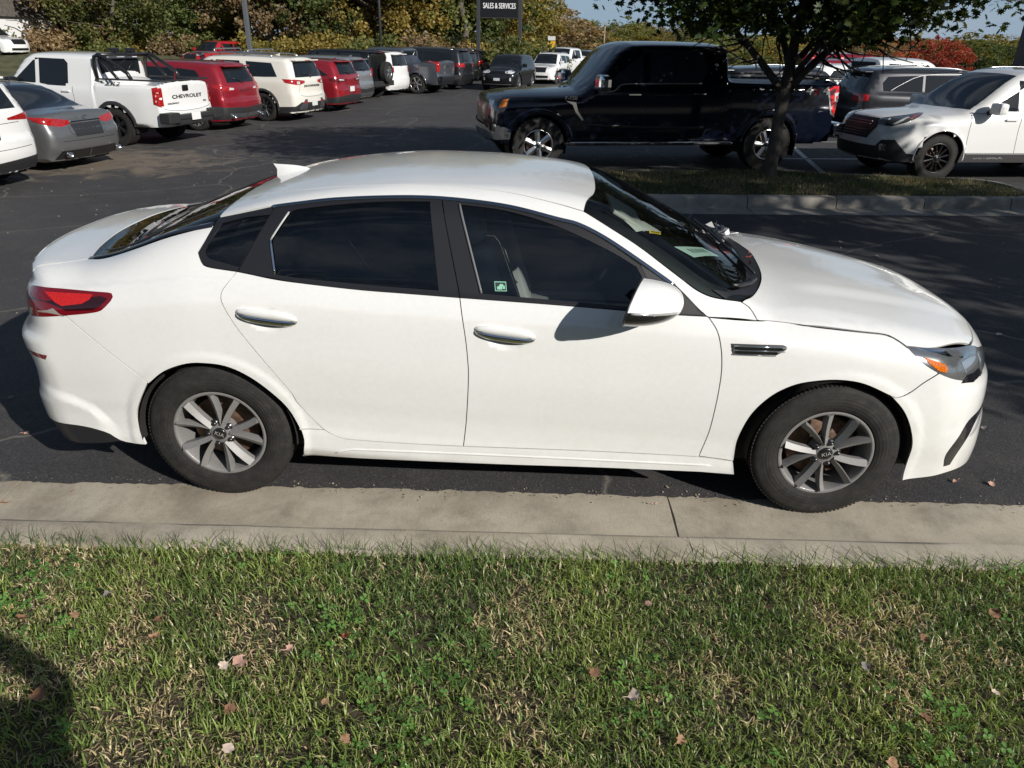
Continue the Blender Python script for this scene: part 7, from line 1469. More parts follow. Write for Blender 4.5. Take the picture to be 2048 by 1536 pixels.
def maple(name, label, base, main, crown_c, crown_r, nleaf, seed, mat_, fork=None, lsize=(.075, .125), low=2.05):
    """tapered trunk, forking limbs and twigs, lobed leaves on the twig ends"""
    rg = np.random.default_rng(seed); root = empty(name, base); tag(root, label, 'tree'); tb = MB(); pts = []
    for i, (p, r) in enumerate(main): pts.append((p, r))
    tb.tube([p for p, r in pts], [r for p, r in pts], 16)
    top = np.array(main[-1][0]); tips = []; lb = MB()
    for (p0, p1, r0, r1) in fork:
        q = limb(lb, p0, p1, r0, r1, rg, .05, 8, .035); L = np.linalg.norm(np.array(p1)-np.array(p0))
        for t in np.linspace(.35, 1.0, 9):
            s = np.array(q[min(7, int(t*7))]); 
            for _ in range(3):
                d = rg.normal(0, 1, 3); d[2] = d[2]*.5 + .15; out = s - np.array(crown_c); out[2] *= .5; d = d/np.linalg.norm(d) + .5*out/max(np.linalg.norm(out), .3); e = s + d/np.linalg.norm(d)*rg.uniform(.5, 1.25)
                v = (e-np.array(crown_c))/np.array(crown_r)
                if np.linalg.norm(v) > 1: e = np.array(crown_c) + v/np.linalg.norm(v)*np.array(crown_r)
                limb(lb, s, e, .022*(1-t*.4), .006, rg, .02, 5, .06); tips.append(e); tips.append((s+e)/2)
    tips = np.array(tips)
    # twigs in the rest of the crown
    ext = []
    while len(ext) < 420:
        v = rg.normal(0, 1, 3); v /= np.linalg.norm(v); v *= rg.uniform(.45, 1.0)**.6; e = np.array(crown_c) + v*np.array(crown_r)
        if e[2] < crown_c[2] - crown_r[2]*.62 + .35*vnoise(np.array([e[0]]), np.array([e[1]]), 1.1, seed)[0]: continue
        ext.append(e)
    ext = np.array(ext)
    for e in ext[:150]:
        j = np.argmin(np.linalg.norm(tips-e, axis=1)); limb(lb, tips[j], e, .012, .005, rg, .02, 4, .06)
    tips = np.vstack([tips, ext]); add('trunk', tb.mesh('trunk'), BARK, root); tag(lb.build('branches', BARK, root), kind='stuff')
    k = rg.integers(0, len(tips), nleaf); P = tips[k] + rg.normal(0, .24, (nleaf, 3))*np.array([1, 1, .75]); P = P[P[:, 2] > low + .35*(vnoise(P[:, 0], P[:, 1], 1.6, seed) - .5)]; S = rg.uniform(*lsize, len(P)); V, T = leaf_cloud(P, S, rg)
    tag(add('crown', mesh_fast('crown', V, T, False), mat_, root), kind='stuff'); return root
MAPLE = leaf_mat('maple leaves', [(.020, .038, .012), (.035, .060, .014), (.055, .078, .016), (.10, .095, .018)], .30)
maple('maple_tree', 'dark maple on the kerbed island, trunk in front of the navy pickup', (3.60, 7.65, .20), [((0, 0, -.15), .175), ((0, 0, .02), .135), ((.005, .0, .15), .100), ((.015, .02, .7), .085), ((.03, .03, 1.25), .094), ((.05, .03, 1.45), .080), ((.08, .06, 2.1), .062), ((.20, .05, 3.4), .045), ((.25, 0, 4.6), .02)],
      (.35, .0, 3.75), (3.65, 3.0, 2.35), 31000, 5, MAPLE, low=1.98, fork=[((.04, .03, 1.20), (-1.55, -.35, 2.55), .062, .025), ((.08, .03, 1.25), (1.35, -.25, 2.45), .065, .028), ((.08, .03, 1.40), (-.75, .8, 3.0), .05, .02), ((.09, .03, 1.40), (.75, -.9, 2.9), .045, .02), ((.2, .05, 1.7), (1.9, .8, 3.3), .045, .02), ((.2, .05, 1.9), (-1.8, -.9, 3.6), .045, .02), ((.2, .05, 2.2), (.3, 1.7, 3.9), .04, .018), ((.2, .05, 2.4), (.4, -1.7, 4.0), .04, .018), ((.2, .05, 2.8), (1.6, .2, 4.9), .035, .015), ((.2, .05, 3.0), (-1.2, .4, 5.1), .035, .015)])
maple('maple_tree', 'maple on the near lawn to the right, outside the picture, shading the road', (13.2, -3.3, .10), [((0, 0, -.1), .2), ((0, 0, .2), .16), ((.03, 0, 1.0), .14), ((.05, 0, 2.2), .12), ((0, 0, 3.6), .07), ((0, 0, 5.6), .03)], (-.3, .6, 5.0), (4.5, 4.5, 2.9), 22000, 9, MAPLE,
      fork=[((.04, 0, 1.6), (-2.0, .5, 3.6), .07, .03), ((.04, 0, 1.7), (2.0, -.2, 3.8), .07, .03), ((.04, 0, 2.0), (.2, 2.0, 4.2), .06, .03), ((.04, 0, 2.2), (-.2, -1.8, 4.4), .06, .03), ((0, 0, 3.2), (-1.4, 1.6, 6.0), .05, .02), ((0, 0, 3.4), (1.2, -1.2, 6.2), .05, .02)], lsize=(.12, .19))
# --- background trees
QUAD = [(-.5, -.35), (.1, -.5), (.55, 0), (.15, .5), (-.45, .4)]
def crown_variant(seed, rx, rz, nclump, per, leaf, gap=.0):
    rg = np.random.default_rng(seed); C = []
    lobes = [(rg.normal(0, .38, 3)*np.array([rx, rx, rz*.9]), rg.uniform(.45, .75)) for _ in range(9)]
    while len(C) < nclump:
        c, s = lobes[rg.integers(0, len(lobes))]; v = rg.normal(0, 1, 3); v /= np.linalg.norm(v); q = c + v*s*np.array([rx, rx, rz])*rg.uniform(.55, 1.0)
        if abs(q[2]) < rz*1.05: C.append(q)
    C = np.array(C); k = np.repeat(np.arange(nclump), per); r = rg.uniform(.35, .85, nclump)[k]; d = rg.normal(0, 1, (len(k), 3)); d /= np.linalg.norm(d, axis=1, keepdims=True)
    P = C[k] + d*r[:, None]*rg.uniform(.3, 1, (len(k), 1))*np.array([1, 1, .75]); V, T = leaf_cloud(P, rg.uniform(leaf*.6, leaf*1.4, len(P)), rg, QUAD, .3); return mesh_fast('crown', V, T, False)
CROWN = [crown_variant(100+i, 3.0, z, n, 80, .125) for i, (z, n) in enumerate(((4.2, 150), (5.2, 170), (3.2, 130), (4.6, 110)))]
SHRUB = [crown_variant(140+i, 1.6, 1.3, 60, 60, .13) for i in range(2)]
LM = {'green': leaf_mat('green leaves', [(0.071, 0.094, 0.031), (0.124, 0.147, 0.047), (0.189, 0.201, 0.066), (0.277, 0.248, 0.088)]), 'olive': leaf_mat('olive leaves', [(0.124, 0.124, 0.038), (0.217, 0.196, 0.052), (0.320, 0.258, 0.061), (0.433, 0.320, 0.083)]),
      'gold': leaf_mat('golden leaves', [(0.177, 0.142, 0.041), (0.283, 0.218, 0.059), (0.389, 0.295, 0.083), (0.496, 0.366, 0.118)]), 'brown': leaf_mat('brown leaves', [(0.155, 0.113, 0.066), (0.258, 0.186, 0.104), (0.372, 0.269, 0.155), (0.454, 0.341, 0.206)]), 'red': leaf_mat('red leaves', [(0.186, 0.038, 0.029), (0.372, 0.061, 0.045), (0.578, 0.104, 0.072), (0.600, 0.186, 0.104)]), 'dark': leaf_mat('dark leaves', [(0.038, 0.061, 0.025), (0.061, 0.093, 0.033), (0.104, 0.135, 0.041), (0.155, 0.176, 0.061)])}
def trunk_mesh(seed, h):
    rg = np.random.default_rng(seed); mb = MB(); mb.tube([(0, 0, -.4), (0, 0, .2), (rg.normal(0, .15), rg.normal(0, .15), h*.35), (rg.normal(0, .3), rg.normal(0, .3), h*.7), (rg.normal(0, .4), rg.normal(0, .4), h)], [.30, .24, .18, .11, .04], 8)
    for i in range(9):
        z = rg.uniform(.3, .85)*h; a = rg.uniform(0, 2*PI); L = rg.uniform(1.3, 2.8); limb(mb, (0, 0, z), (L*math.cos(a), L*math.sin(a), z + rg.uniform(.5, 1.8)), .08, .02, rg, .05, 5, .08)
    return mb.mesh('trunk')
TRUNK = [trunk_mesh(200+i, 8.5) for i in range(3)]
for me in TRUNK: me.materials.append(BARK2)
for me in CROWN + SHRUB: me.materials.append(LM['green'])
def far_tree(name, label, x, y, kind, var, sc, zc_, seed, grp, wide=1.0):
    rg = np.random.default_rng(seed); z0 = float(gz(x, y)); root = empty(name, (x, y, z0), rg.uniform(0, 6.3)); tag(root, label, 'tree', grp)
    if var >= 0: t = link(bpy.data.objects.new('trunk', TRUNK[seed % 3]), root); t.scale = (sc, sc, zc_/8.5*1.25)
    me = CROWN[var] if var >= 0 else SHRUB[-var-1]; c = link(bpy.data.objects.new('crown', me), root); c.location = (0, 0, zc_); c.scale = (sc*wide, sc*wide, sc); c.material_slots[0].link = 'OBJECT'; c.material_slots[0].material = LM[kind]; c['kind'] = 'stuff'; return root
BG = 'trees behind the lot'
names = {'green': 'green', 'olive': 'olive-green', 'gold': 'golden', 'brown': 'brown half-bare', 'red': 'red', 'dark': 'dark green'}
rgt = np.random.default_rng(77)
ORD = ['first', 'second', 'third', 'fourth', 'fifth', 'sixth', 'seventh', 'eighth', 'ninth', 'tenth', 'eleventh', 'twelfth', 'thirteenth', 'fourteenth', 'fifteenth', 'sixteenth', 'seventeenth', 'eighteenth', 'nineteenth', 'twentieth', 'twenty-first', 'twenty-second', 'twenty-third', 'twenty-fourth', 'twenty-fifth', 'twenty-sixth', 'twenty-seventh', 'twenty-eighth', 'twenty-ninth', 'thirtieth']
# (image direction x/y, distance, colour, crown variant, size, crown height)
TREES = [(-.70, 52, 'olive', 0, 1.5, 6.5, 'at the left edge behind the garage'), (-.60, 50, 'brown', 3, 1.5, 5.5, 'right of the garage roof'), (-.555, 58, 'gold', 0, 1.5, 6.5, 'above the white pickup cab'), (-.525, 49, 'green', 2, 1.2, 3.6, 'low, behind the white pickup cab'),
    (-.485, 55, 'dark', 1, 1.5, 7.0, 'behind the sport bar'), (-.425, 66, 'olive', 0, 1.65, 5.2, 'big and round, left of the light pole'), (-.365, 66, 'green', 1, 1.5, 7.5, 'behind the light pole'), (-.325, 55, 'brown', 3, 1.5, 7.0, 'above the pearl SUV'), (-.295, 60, 'olive', 1, 1.5, 8.0, 'second from the pearl SUV roof'),
    (-.262, 56, 'dark', 1, 1.5, 7.0, 'above the second red crossover'), (-.230, 60, 'olive', 0, 1.6, 7.5, 'left of the dark pole'), (-.198, 58, 'brown', 3, 1.5, 7.5, 'behind the dark pole'), (-.165, 57, 'gold', 1, 1.45, 6.8, 'behind the pale utility pole'), (-.128, 60, 'green', 1, 1.6, 8.0, 'above the slate pickup'),
    (-.092, 58, 'dark', 1, 1.5, 7.2, 'left of the sign posts'), (-.060, 62, 'olive', 0, 1.5, 6.8, 'behind the sign board'), (-.034, 66, 'gold', 2, 1.25, 4.4, 'low, between the sign posts'), (-.005, 78, 'brown', 2, 1.10, 2.80, 'right of the sign'), (.030, 120, 'brown', 2, 1.10, 2.80, 'far off beyond the tan pole'),
    (.075, 130, 'green', 2, 1.25, 3.00, 'rounded, above the facing vehicles'), (.100, 150, 'olive', 2, 1.25, 3.00, 'far right of the rounded one'), (.125, 160, 'brown', 2, 1.10, 2.80, 'far, left of the golden one'), (.150, 150, 'olive', 2, 1.10, 2.80, 'pale and feathery near the maple leaves'), (.132, 60, 'gold', 2, 0.50, 1.50, 'small, by the navy pickup roof'),
    (.245, 55, 'green', 2, 0.62, 1.60, 'behind the navy pickup cab'), (.30, 60, 'gold', 2, 0.62, 1.60, 'left of the maple trunk'), (.345, 70, 'olive', 2, 0.62, 1.60, 'behind the maple trunk'), (.385, 58, 'brown', 2, 0.62, 1.60, 'right of the maple trunk'), (.43, 62, 'red', 2, 0.62, 1.60, 'behind the red off-roader'), (.462, 66, 'green', 2, 0.62, 1.60, 'behind the white pickup cab roof'),
    (.497, 52, 'red', 2, 0.62, 1.60, 'brightest, right of the white pickup cab'), (.545, 64, 'dark', 2, 0.62, 1.60, 'near the dark wall at right'), (.60, 75, 'olive', 2, 0.80, 2.00, 'beyond the dark wall at right')]
for i, (sl, dist, kd, var, sc, zc_, where) in enumerate(TREES):
    far_tree(kd + '_tree' if kd not in ('gold',) else 'golden_tree', '%s tree %s' % (names[kd], where), .015 + sl*(dist+3.83), dist, kd, var, sc, zc_, 300+i, BG, (1.0 if kd == 'red' else 1.7) if sl > -.02 else 1.0)
# second rank and undergrowth closing the gaps
for i in range(25):
    sl = -.78 + i*.0300; dist = 74 + rgt.uniform(-4, 6); kd = ['brown', 'olive', 'dark', 'green', 'gold'][rgt.integers(0, 5)]
    far_tree('backing_tree', '%s tree in the second rank of the wood, %s from the left' % (names[kd], ORD[i]), sl*(dist+3.8), dist, kd, int(rgt.integers(0, 2)), 1.75, 8.2, 400+i, 'second rank of the wood')
for i in range(30):
    sl = -.70 + i*.0232 + rgt.uniform(-.006, .006)
    if -.425 < sl < -.365: continue
    dist = 47 + rgt.uniform(-1, 5); kd = ['green', 'olive', 'gold', 'brown', 'green'][rgt.integers(0, 5)]
    far_tree('wild_shrub', '%s shrub in the undergrowth at the wood edge, %s from the left' % (names[kd], ORD[i]), sl*(dist+3.8), dist, kd, -1-int(rgt.integers(0, 2)), rgt.uniform(.8, 1.35), .9, 500+i, 'undergrowth at the wood edge')
for i in range(24):
    sl = .02 + i*.034; dist = 185 + rgt.uniform(-10, 20); kd = ['brown', 'olive', 'dark', 'green'][rgt.integers(0, 4)]
    far_tree('distant_tree', '%s tree in the low distant treeline on the right, %s from its left end' % (names[kd], ORD[i]), sl*dist, dist, kd, 2, 1.0, 2.4, 600+i, 'distant treeline', 2.6)

# ---------------------------------------------------------------- sign, poles, wires, buildings
DKM = plain('dark grey metal', (.045, .047, .052), .5, .3); WOOD = plain('weathered pole wood', (.30, .24, .17), .9, var=.3, vs_=8.); PALE = plain('pale pole', (.55, .50, .42), .7)
def ray_xy(s, y): return .015 + s*(y + 3.83)
# dealership sign
y = 48.; x0, x1 = ray_xy(-.0722, y), ray_xy(-.0208, y); sg_ = empty('pylon_sign', ((x0+x1)/2, y, -.28)); tag(sg_, 'black pylon sign with white lettering on two dark posts', 'sign'); w = (x1-x0)/2
for s in (-1, 1):
    q = MB(); q.box((s*w, 0, 3.2), (.24, .24, 6.6), .02); q.build('post', DKM, sg_)
q = MB(); q.box((0, -.02, 4.22), (2*w-.26, .20, 1.22), .02); bd = q.build('board', plain('sign black', (.008, .008, .009), .35), sg_)
q = MB(); q.box((0, -.02, 4.90), (2*w-.24, .22, .12), .01); q.build('top_rail', plain('sign rail', (.10, .105, .115), .45, .4), sg_); q = MB(); q.box((0, -.02, 3.58), (2*w-.24, .22, .05), .01); q.build('bottom_rail', DKM, sg_)
tx = text_mesh('lettering', 'SALES & SERVICES', .44, .012, plain('sign white', (.82, .82, .82), .5), bd, frame_matrix((0, -.135, 4.24), (1, 0, 0), (0, 0, 1)), sx=.62)
me = tx.data; cu_w = max(v.co.x for v in me.vertices) - min(v.co.x for v in me.vertices); me.transform(Matrix.Diagonal((2.05/cu_w*1.0, 1, 1, 1)))
tx2 = tx.copy(); tx2.data = tx.data.copy(); tx2.data.transform(Matrix.Translation((.012, -.002, 0))); link(tx2, bd)
def pole(name, label, s, y, h, r, m, square=False, arms=(), top=None, group=None):
    x = ray_xy(s, y); o = empty(name, (x, y, float(gz(x, y)))); tag(o, label, 'pole', group); q = MB()
    if square: q.box((0, 0, h/2), (2*r, 2*r, h), r*.2)
    else: q.tube([(0, 0, -.2), (0, 0, h*.5), (0, 0, h)], [r, r*.9, r*.75], 10)
    q.build('shaft', m, o)
    for (z, L) in arms:
        a = MB(); a.box((0, 0, z), (L, .10, .10), .01); a.build('cross_arm', m, o)
        for e in (-.42, -.15, .15, .42): b = MB(); b.tube([(e*L, 0, z+.05), (e*L, 0, z+.18)], .035, 6); b.build('insulator', plain('insulator', (.35, .35, .36), .3), o)
    return o
lp = pole('light_pole', 'square grey light pole rising above the pearl SUV', -.360, 40., 9.0, .115, plain('pole grey', (.14, .15, .16), .5, .4), True)
for s in (-1, 1): q = MB(); q.box((s*.45, 0, 9.0), (.7, .35, .12), .02); q.build('lamp_head', DKM, lp)
pole('light_pole', 'thin dark pole left of the pale utility pole', -.194, 46., 9.5, .09, DKM)
pole('utility_pole', 'pale utility pole with two cross arms behind the slate pickup', -.1762, 60., 10.0, .10, PALE, arms=((5.35, 1.15), (4.20, 1.10)))
pole('utility_pole', 'tan utility pole between the sign and the rounded tree', .012, 92., 5.6, .17, WOOD)
pole('utility_pole', 'thin far utility pole above the facing vehicles', .0835, 100., 4.6, .12, WOOD)
pole('light_pole', 'grey square pole seen through the maple branches', .352, 33., 6.0, .13, DKM, True)
pole('light_pole', 'thin pole between the sign posts', -.0505, 60., 6.0, .09, DKM)
tp = empty('traffic_sign', (ray_xy(.0187, 62.), 62., -.28)); tag(tp, 'small yellow warning sign on a post beyond the facing vehicles', 'sign')
q = MB(); q.tube([(0, 0, 0), (0, 0, 2.5)], .03, 6); q.build('post', DKM, tp); q = MB(); q.box((0, -.05, 2.02), (.62, .02, .62), .004); q.build('yellow_plate', plain('sign yellow', (.62, .36, .02), .5), tp); q = MB(); q.box((0, -.05, 2.52), (.62, .02, .30), .004); q.build('white_plate', plain('sign pale', (.6, .6, .6), .5), tp)
q = MB(); q.tube([(0, -.065, 1.85), (0, -.065, 2.05), (.10, -.065, 2.18)], .03, 6); q.build('arrow', plain('sign ink', (.02, .02, .02), .5), tp)
for i, (za, zb_, dz) in enumerate(((5.2, 7.6, 0), (4.3, 6.2, .1), (5.35, 9.4, .2), (4.2, 4.6, 0), (5.3, 6.9, .3))):
    a = np.array([ray_xy(-.1762, 60.) - .4 + .2*i, 60., za-.28]); b = np.array([-52., 46., zb_ - .3 + dz]); P = []
    for t in np.linspace(0, 1, 25): p_ = a + (b-a)*t; p_[2] -= 1.0*4*t*(1-t)*(.6+.15*i)*.5; P.append(tuple(p_))
    q = MB(); q.tube(P, .014, 5); tag(q.build('overhead_wire', plain('wire', (.20, .20, .20), .6)), ['overhead wire, second lowest at the left', 'overhead wire below the middle one', 'highest overhead wire crossing the trees', 'lowest overhead wire crossing the trees', 'overhead wire in the middle of the bundle'][i], 'wire', 'overhead wires')
# pale garage at the far left
gh = empty('garage', (-38.2, 49.5, .45), R_(-20)); tag(gh, 'pale garage with a low dark roof among the trees, top left', 'building')
q = MB(); q.box((0, 0, 1.15), (9, 7, 2.3)); q.build('wall', plain('white siding', (.62, .62, .62), .7), gh)
for k in range(7): q = MB(); q.box((0, -3.515, .3 + k*.3), (9.02, .03, .27), .004); q.build('siding_board', plain('white siding', (.62, .62, .62), .7), gh)
q = MB(); q.put([(-4.8, -3.9, 2.3), (4.8, -3.9, 2.3), (4.8, 3.9, 2.3), (-4.8, 3.9, 2.3), (-4.8, 0, 3.9), (4.8, 0, 3.9)], [(0, 1, 5, 4), (2, 3, 4, 5), (0, 4, 3), (1, 2, 5), (0, 3, 2, 1)]); q.build('roof', plain('roof shingle', (.085, .075, .065), .9, var=.4, vs_=9.), gh)
q = MB(); q.box((2.2, -3.54, 1.05), (2.6, .05, 2.1), .01); q.build('garage_door', plain('garage door', (.50, .50, .49), .6), gh)
bank = MB(); V = []; xs_ = np.linspace(-80, -9, 30); ys_ = np.linspace(34, 60, 12)
for yy in ys_:
    for xx in xs_: V.append((xx, yy, float(gz(xx, yy)) - .05 + .82*sstep(36, 40, yy)*sstep(-14, -24, xx) + .25*sstep(38, 44, yy)*sstep(-9, -14, xx)))
bank.put(V, [(j*30+i, j*30+i+1, (j+1)*30+i+1, (j+1)*30+i) for j in range(11) for i in range(29)], True); tag(bank.build('grass_bank', plain('rough bank', (.075, .075, .030), .95, var=.5, vs_=2.0, bmp=.5)), kind='structure')
fl = MB(); fl.put([(-200, 56, -.24), (200, 56, -.24), (600, 880, -.24), (-600, 880, -.24)], [(0, 1, 2, 3)]); tag(fl.build('woodland_floor', plain('leaf litter', (.07, .06, .03), .95, var=.5, vs_=1.0)), kind='structure')
# dark showroom at the right edge
sb = empty('showroom', (ray_xy(.583, 27.), 27., -.2), R_(-32)); tag(sb, 'dark slate showroom wall at the upper right edge', 'building'); SW = plain('slate wall', (.060, .068, .080), .6); SW2 = plain('dark slate panel', (.02, .022, .026), .4)
q = MB(); q.box((5.2, 3.0, 2.6), (9, 6, 5.2)); q.build('wall', SW, sb)
for k in range(5): q = MB(); q.box((1.2 + k*1.8, -.03, 2.2), (1.5, .06, 3.4), .01); q.build('window', GLS(), sb)
q = MB(); q.box((5.2, 3.0, 5.35), (9.4, 6.4, .3), .03); q.build('roof_edge', SW2, sb); q = MB(); q.box((.35, -.1, 2.6), (.45, .35, 5.2), .02); q.build('pilaster', SW2, sb)
# showroom behind the camera (it mirrors in the sedan's glass; enlarged to block low sky)
rb_ = empty('rear_showroom', (0, -19, .1)); tag(rb_, 'long showroom across the lawn behind the viewpoint, seen only as a reflection, enlarged to block low sky', 'building')
q = MB(); q.box((-2, -5, 3.4), (70, 10, 6.8)); q.build('wall', plain('dark facade', (.10, .10, .105), .6), rb_)
for k in range(24): q = MB(); q.box((-34 + k*2.75, .03, 1.9), (2.3, .06, 2.9), .01); q.build('window', GLS(), rb_)
q = MB(); q.box((-2, -5, 6.95), (70.6, 10.6, .3), .03); q.build('parapet', plain('pale parapet', (.35, .35, .35), .6), rb_)

# ---------------------------------------------------------------- fallen leaves and scraps
DLEAF = [(0, -.5), (.20, -.30), (.42, -.30), (.44, -.10), (.60, .10), (.46, .24), (.38, .44), (.20, .44), (0, .62), (-.20, .44), (-.38, .44), (-.46, .24), (-.60, .10), (-.44, -.10), (-.42, -.30), (-.20, -.30)]
def dead_leaf(seed, s):
    rg = np.random.default_rng(seed); k = len(DLEAF); V = [(0, 0, .004)]; cu, cv = rg.uniform(.2, .9), rg.uniform(0, .7)
    for (a, b) in DLEAF:
        q = .85 + .25*rg.random(); V.append((a*s*q*(1 - .25*cu), b*s*q*(1 - .2*cv), abs(rg.normal(0, .12))*s + cu*s*a*a + cv*s*b*b))
    ring = [((V[i][0])*.55, V[i][1]*.55, V[i][2]*.25 + .002) for i in range(1, k+1)]
    n0 = len(V); V += ring; F = [(0, n0+i, n0+(i+1) % k) for i in range(k)] + [(n0+i, 1+i, 1+(i+1) % k, n0+(i+1) % k) for i in range(k)]
    mb = MB(); mb.put(V, F, True); mb.tube([(0, -.40*s, .004), (.04*s, -.75*s, .012), (.10*s, -1.0*s, .010)], .0012, 5); return mb.mesh('fallen_leaf', False)
LC = {'orange': plain('orange leaf', (.42, .14, .025), .7, var=.5, vs_=60), 'pink': plain('faded pink leaf', (.52, .31, .24), .75, var=.25, vs_=50), 'pale': plain('pale leaf', (.55, .44, .36), .8, var=.2, vs_=50), 'brown': plain('brown leaf', (.20, .105, .055), .8, var=.4, vs_=50), 'tan': plain('tan leaf', (.34, .20, .11), .8, var=.3, vs_=50), 'red': plain('red leaf', (.34, .06, .045), .7, var=.4, vs_=60), 'green': plain('yellow green leaf', (.24, .34, .06), .6, var=.3, vs_=60), 'grey': plain('grey leaf', (.22, .19, .18), .85, var=.3, vs_=50)}
LEAVES = [
    (-2.43, -1.0, -0.014, 0.053, 'orange', 'orange leaf lying in the gutter at the left edge'),
    (0.67, -0.84, -0.014, 0.034, 'pink', 'pale pink leaf in the gutter left of the joint'),
    (-2.17, -0.9, -0.014, 0.03, 'brown', 'thin dry leaf in the gutter near the rear wheel'),
    (-0.9, -2.05, 0.135, 0.054, 'pink', 'large pale pink leaf on the grass below the rear door'),
    (-0.95, -2.07, 0.135, 0.036, 'pale', 'whitish leaf touching the large pink one'),
    (-0.76, -1.99, 0.135, 0.032, 'pink', 'small upright pink leaf right of the large pink one'),
    (-0.58, -1.92, 0.135, 0.029, 'red', 'red leaf in the grass below the front door'),
    (-1.57, -1.87, 0.135, 0.04, 'tan', 'orange tan leaf in the grass below the rear wheel'),
    (-1.74, -1.9, 0.135, 0.047, 'brown', 'brown curled leaf at the left edge of the grass'),
    (-1.26, -1.88, 0.135, 0.036, 'brown', 'brown leaf below the rear wheel, upper of two'),
    (-1.24, -1.96, 0.135, 0.04, 'tan', 'tan leaf below the rear wheel, lower of two'),
    (-1.51, -1.76, 0.135, 0.032, 'grey', 'grey white leaf near the kerb, left part of the grass'),
    (-1.48, -2.22, 0.135, 0.061, 'brown', 'broad rusty leaf at the shaded lower left'),
    (-0.87, -2.24, 0.135, 0.04, 'brown', 'brown leaf in straw near the bottom, left of centre'),
    (-0.49, -2.33, 0.135, 0.036, 'tan', 'tan leaf near the bottom centre'),
    (-0.34, -2.25, 0.135, 0.036, 'green', 'bright yellow green leaf low in the middle'),
    (-0.58, -2.2, 0.135, 0.025, 'tan', 'small tan leaf in the middle of the grass'),
    (-0.82, -2.38, 0.135, 0.036, 'pale', 'pale folded leaf at the bottom, left of centre'),
    (0.5, -1.7, 0.135, 0.029, 'pink', 'small pinkish leaf in the grass below the door mirror'),
    (0.94, -1.7, 0.135, 0.036, 'tan', 'tan leaf in the grass left of the front wheel'),
    (0.39, -2.13, 0.135, 0.04, 'pale', 'pale torn leaf in the right half of the grass'),
    (0.27, -2.04, 0.135, 0.036, 'brown', 'brown curled leaf right of centre'),
    (1.78, -1.69, 0.135, 0.043, 'brown', 'brown leaf at the right edge of the grass'),
    (1.45, -1.83, 0.135, 0.036, 'brown', 'brown leaf below the front bumper'),
    (1.29, -2.18, 0.135, 0.043, 'brown', 'dark brown upright leaf at the lower right'),
    (0.51, -2.29, 0.135, 0.036, 'tan', 'reddish curled leaf near the bottom, right of centre'),
    (1.12, -2.34, 0.135, 0.04, 'tan', 'tan leaf at the bottom edge on the right'),
    (1.19, -1.97, 0.135, 0.036, 'grey', 'grey leaf in the right part of the grass'),
    (1.57, -2.06, 0.135, 0.032, 'pale', 'pale small leaf at the right edge'),
    (3.72, 1.64, 0.006, 0.047, 'pale', 'pale leaf on the shaded asphalt right of the headlamp'),
    (2.73, 0.04, 0.006, 0.038, 'grey', 'grey leaf on the asphalt beyond the front bumper'),
    (2.43, -0.57, 0.006, 0.034, 'pink', 'pink leaf on the lit asphalt, lower right'),
    (2.25, -0.56, 0.006, 0.025, 'pink', 'tiny pink leaf on the asphalt near the front bumper'),
    (-2.73, -0.38, 0.006, 0.03, 'pink', 'pink leaf on the asphalt by the rear bumper shadow'),
    (-3.09, 0.03, 0.006, 0.038, 'grey', 'dark leaf in the sedan shadow at the left edge'),
    (3.57, 4.54, 0.006, 0.051, 'grey', 'grey leaf on the shaded road above the hood'),
    (3.74, 3.94, 0.006, 0.051, 'grey', 'grey leaf on the shaded road right of the hood'),
    (-1.12, -0.57, 0.026, 0.025, 'tan', 'tan leaf under the sill behind the rear wheel'),
]
for i, (x, y, z, s, c, lab) in enumerate(LEAVES):
    o = add('fallen_leaf', dead_leaf(900+i, s), LC[c]); o.location = (x, y, z); rg = random.Random(i); o.rotation_euler = (rg.uniform(-.35, .35), rg.uniform(-.35, .35), rg.uniform(0, 6.28)); tag(o, lab, 'leaf', 'fallen leaves')
# crumpled tissue at the far end of the cowl, red petals by the wiper
def scrap(name, label, c, n, rad, m, seed, grp=None):
    rg = np.random.default_rng(seed); mb = MB()
    for k in range(n):
        o = rg.normal(0, rad*.55, 3); o[2] = abs(o[2])*.7; a = rg.normal(0, 1, (3, 3)); q = [o + rad*.8*rg.uniform(.4, 1)*np.array(v)/np.linalg.norm(v) for v in (a[0], a[1], -a[0]*.6 + a[2]*.5, a[2])]; mb.put([tuple(p_) for p_ in q], [(0, 1, 2), (0, 2, 3), (0, 3, 1), (1, 3, 2)])
    ob = mb.build(name, m); ob.location = c; tag(ob, label, 'scrap', grp)
zt = lambda x, y, dz=.015: (x, y, float(SEDAN_BODY.cast(np.array([[x, y, 2.]]), np.array([[0, 0, -1.]]), 0, 1.5)[0][0][2]) + dz)
scrap('paper_scrap', 'crumpled white tissue on the far end of the sedan cowl', zt(1.10, .42), 9, .055, plain('tissue', (.72, .72, .74), .8), 3)
scrap('red_petal', 'small red leaf scrap lying by the sedan wiper, nearer one', zt(1.09, -.34), 3, .018, LC['red'], 4, 'red scraps on the cowl'); scrap('red_petal', 'small red leaf scrap lying by the sedan wiper, farther one', zt(1.10, -.22), 3, .022, LC['red'], 6, 'red scraps on the cowl')
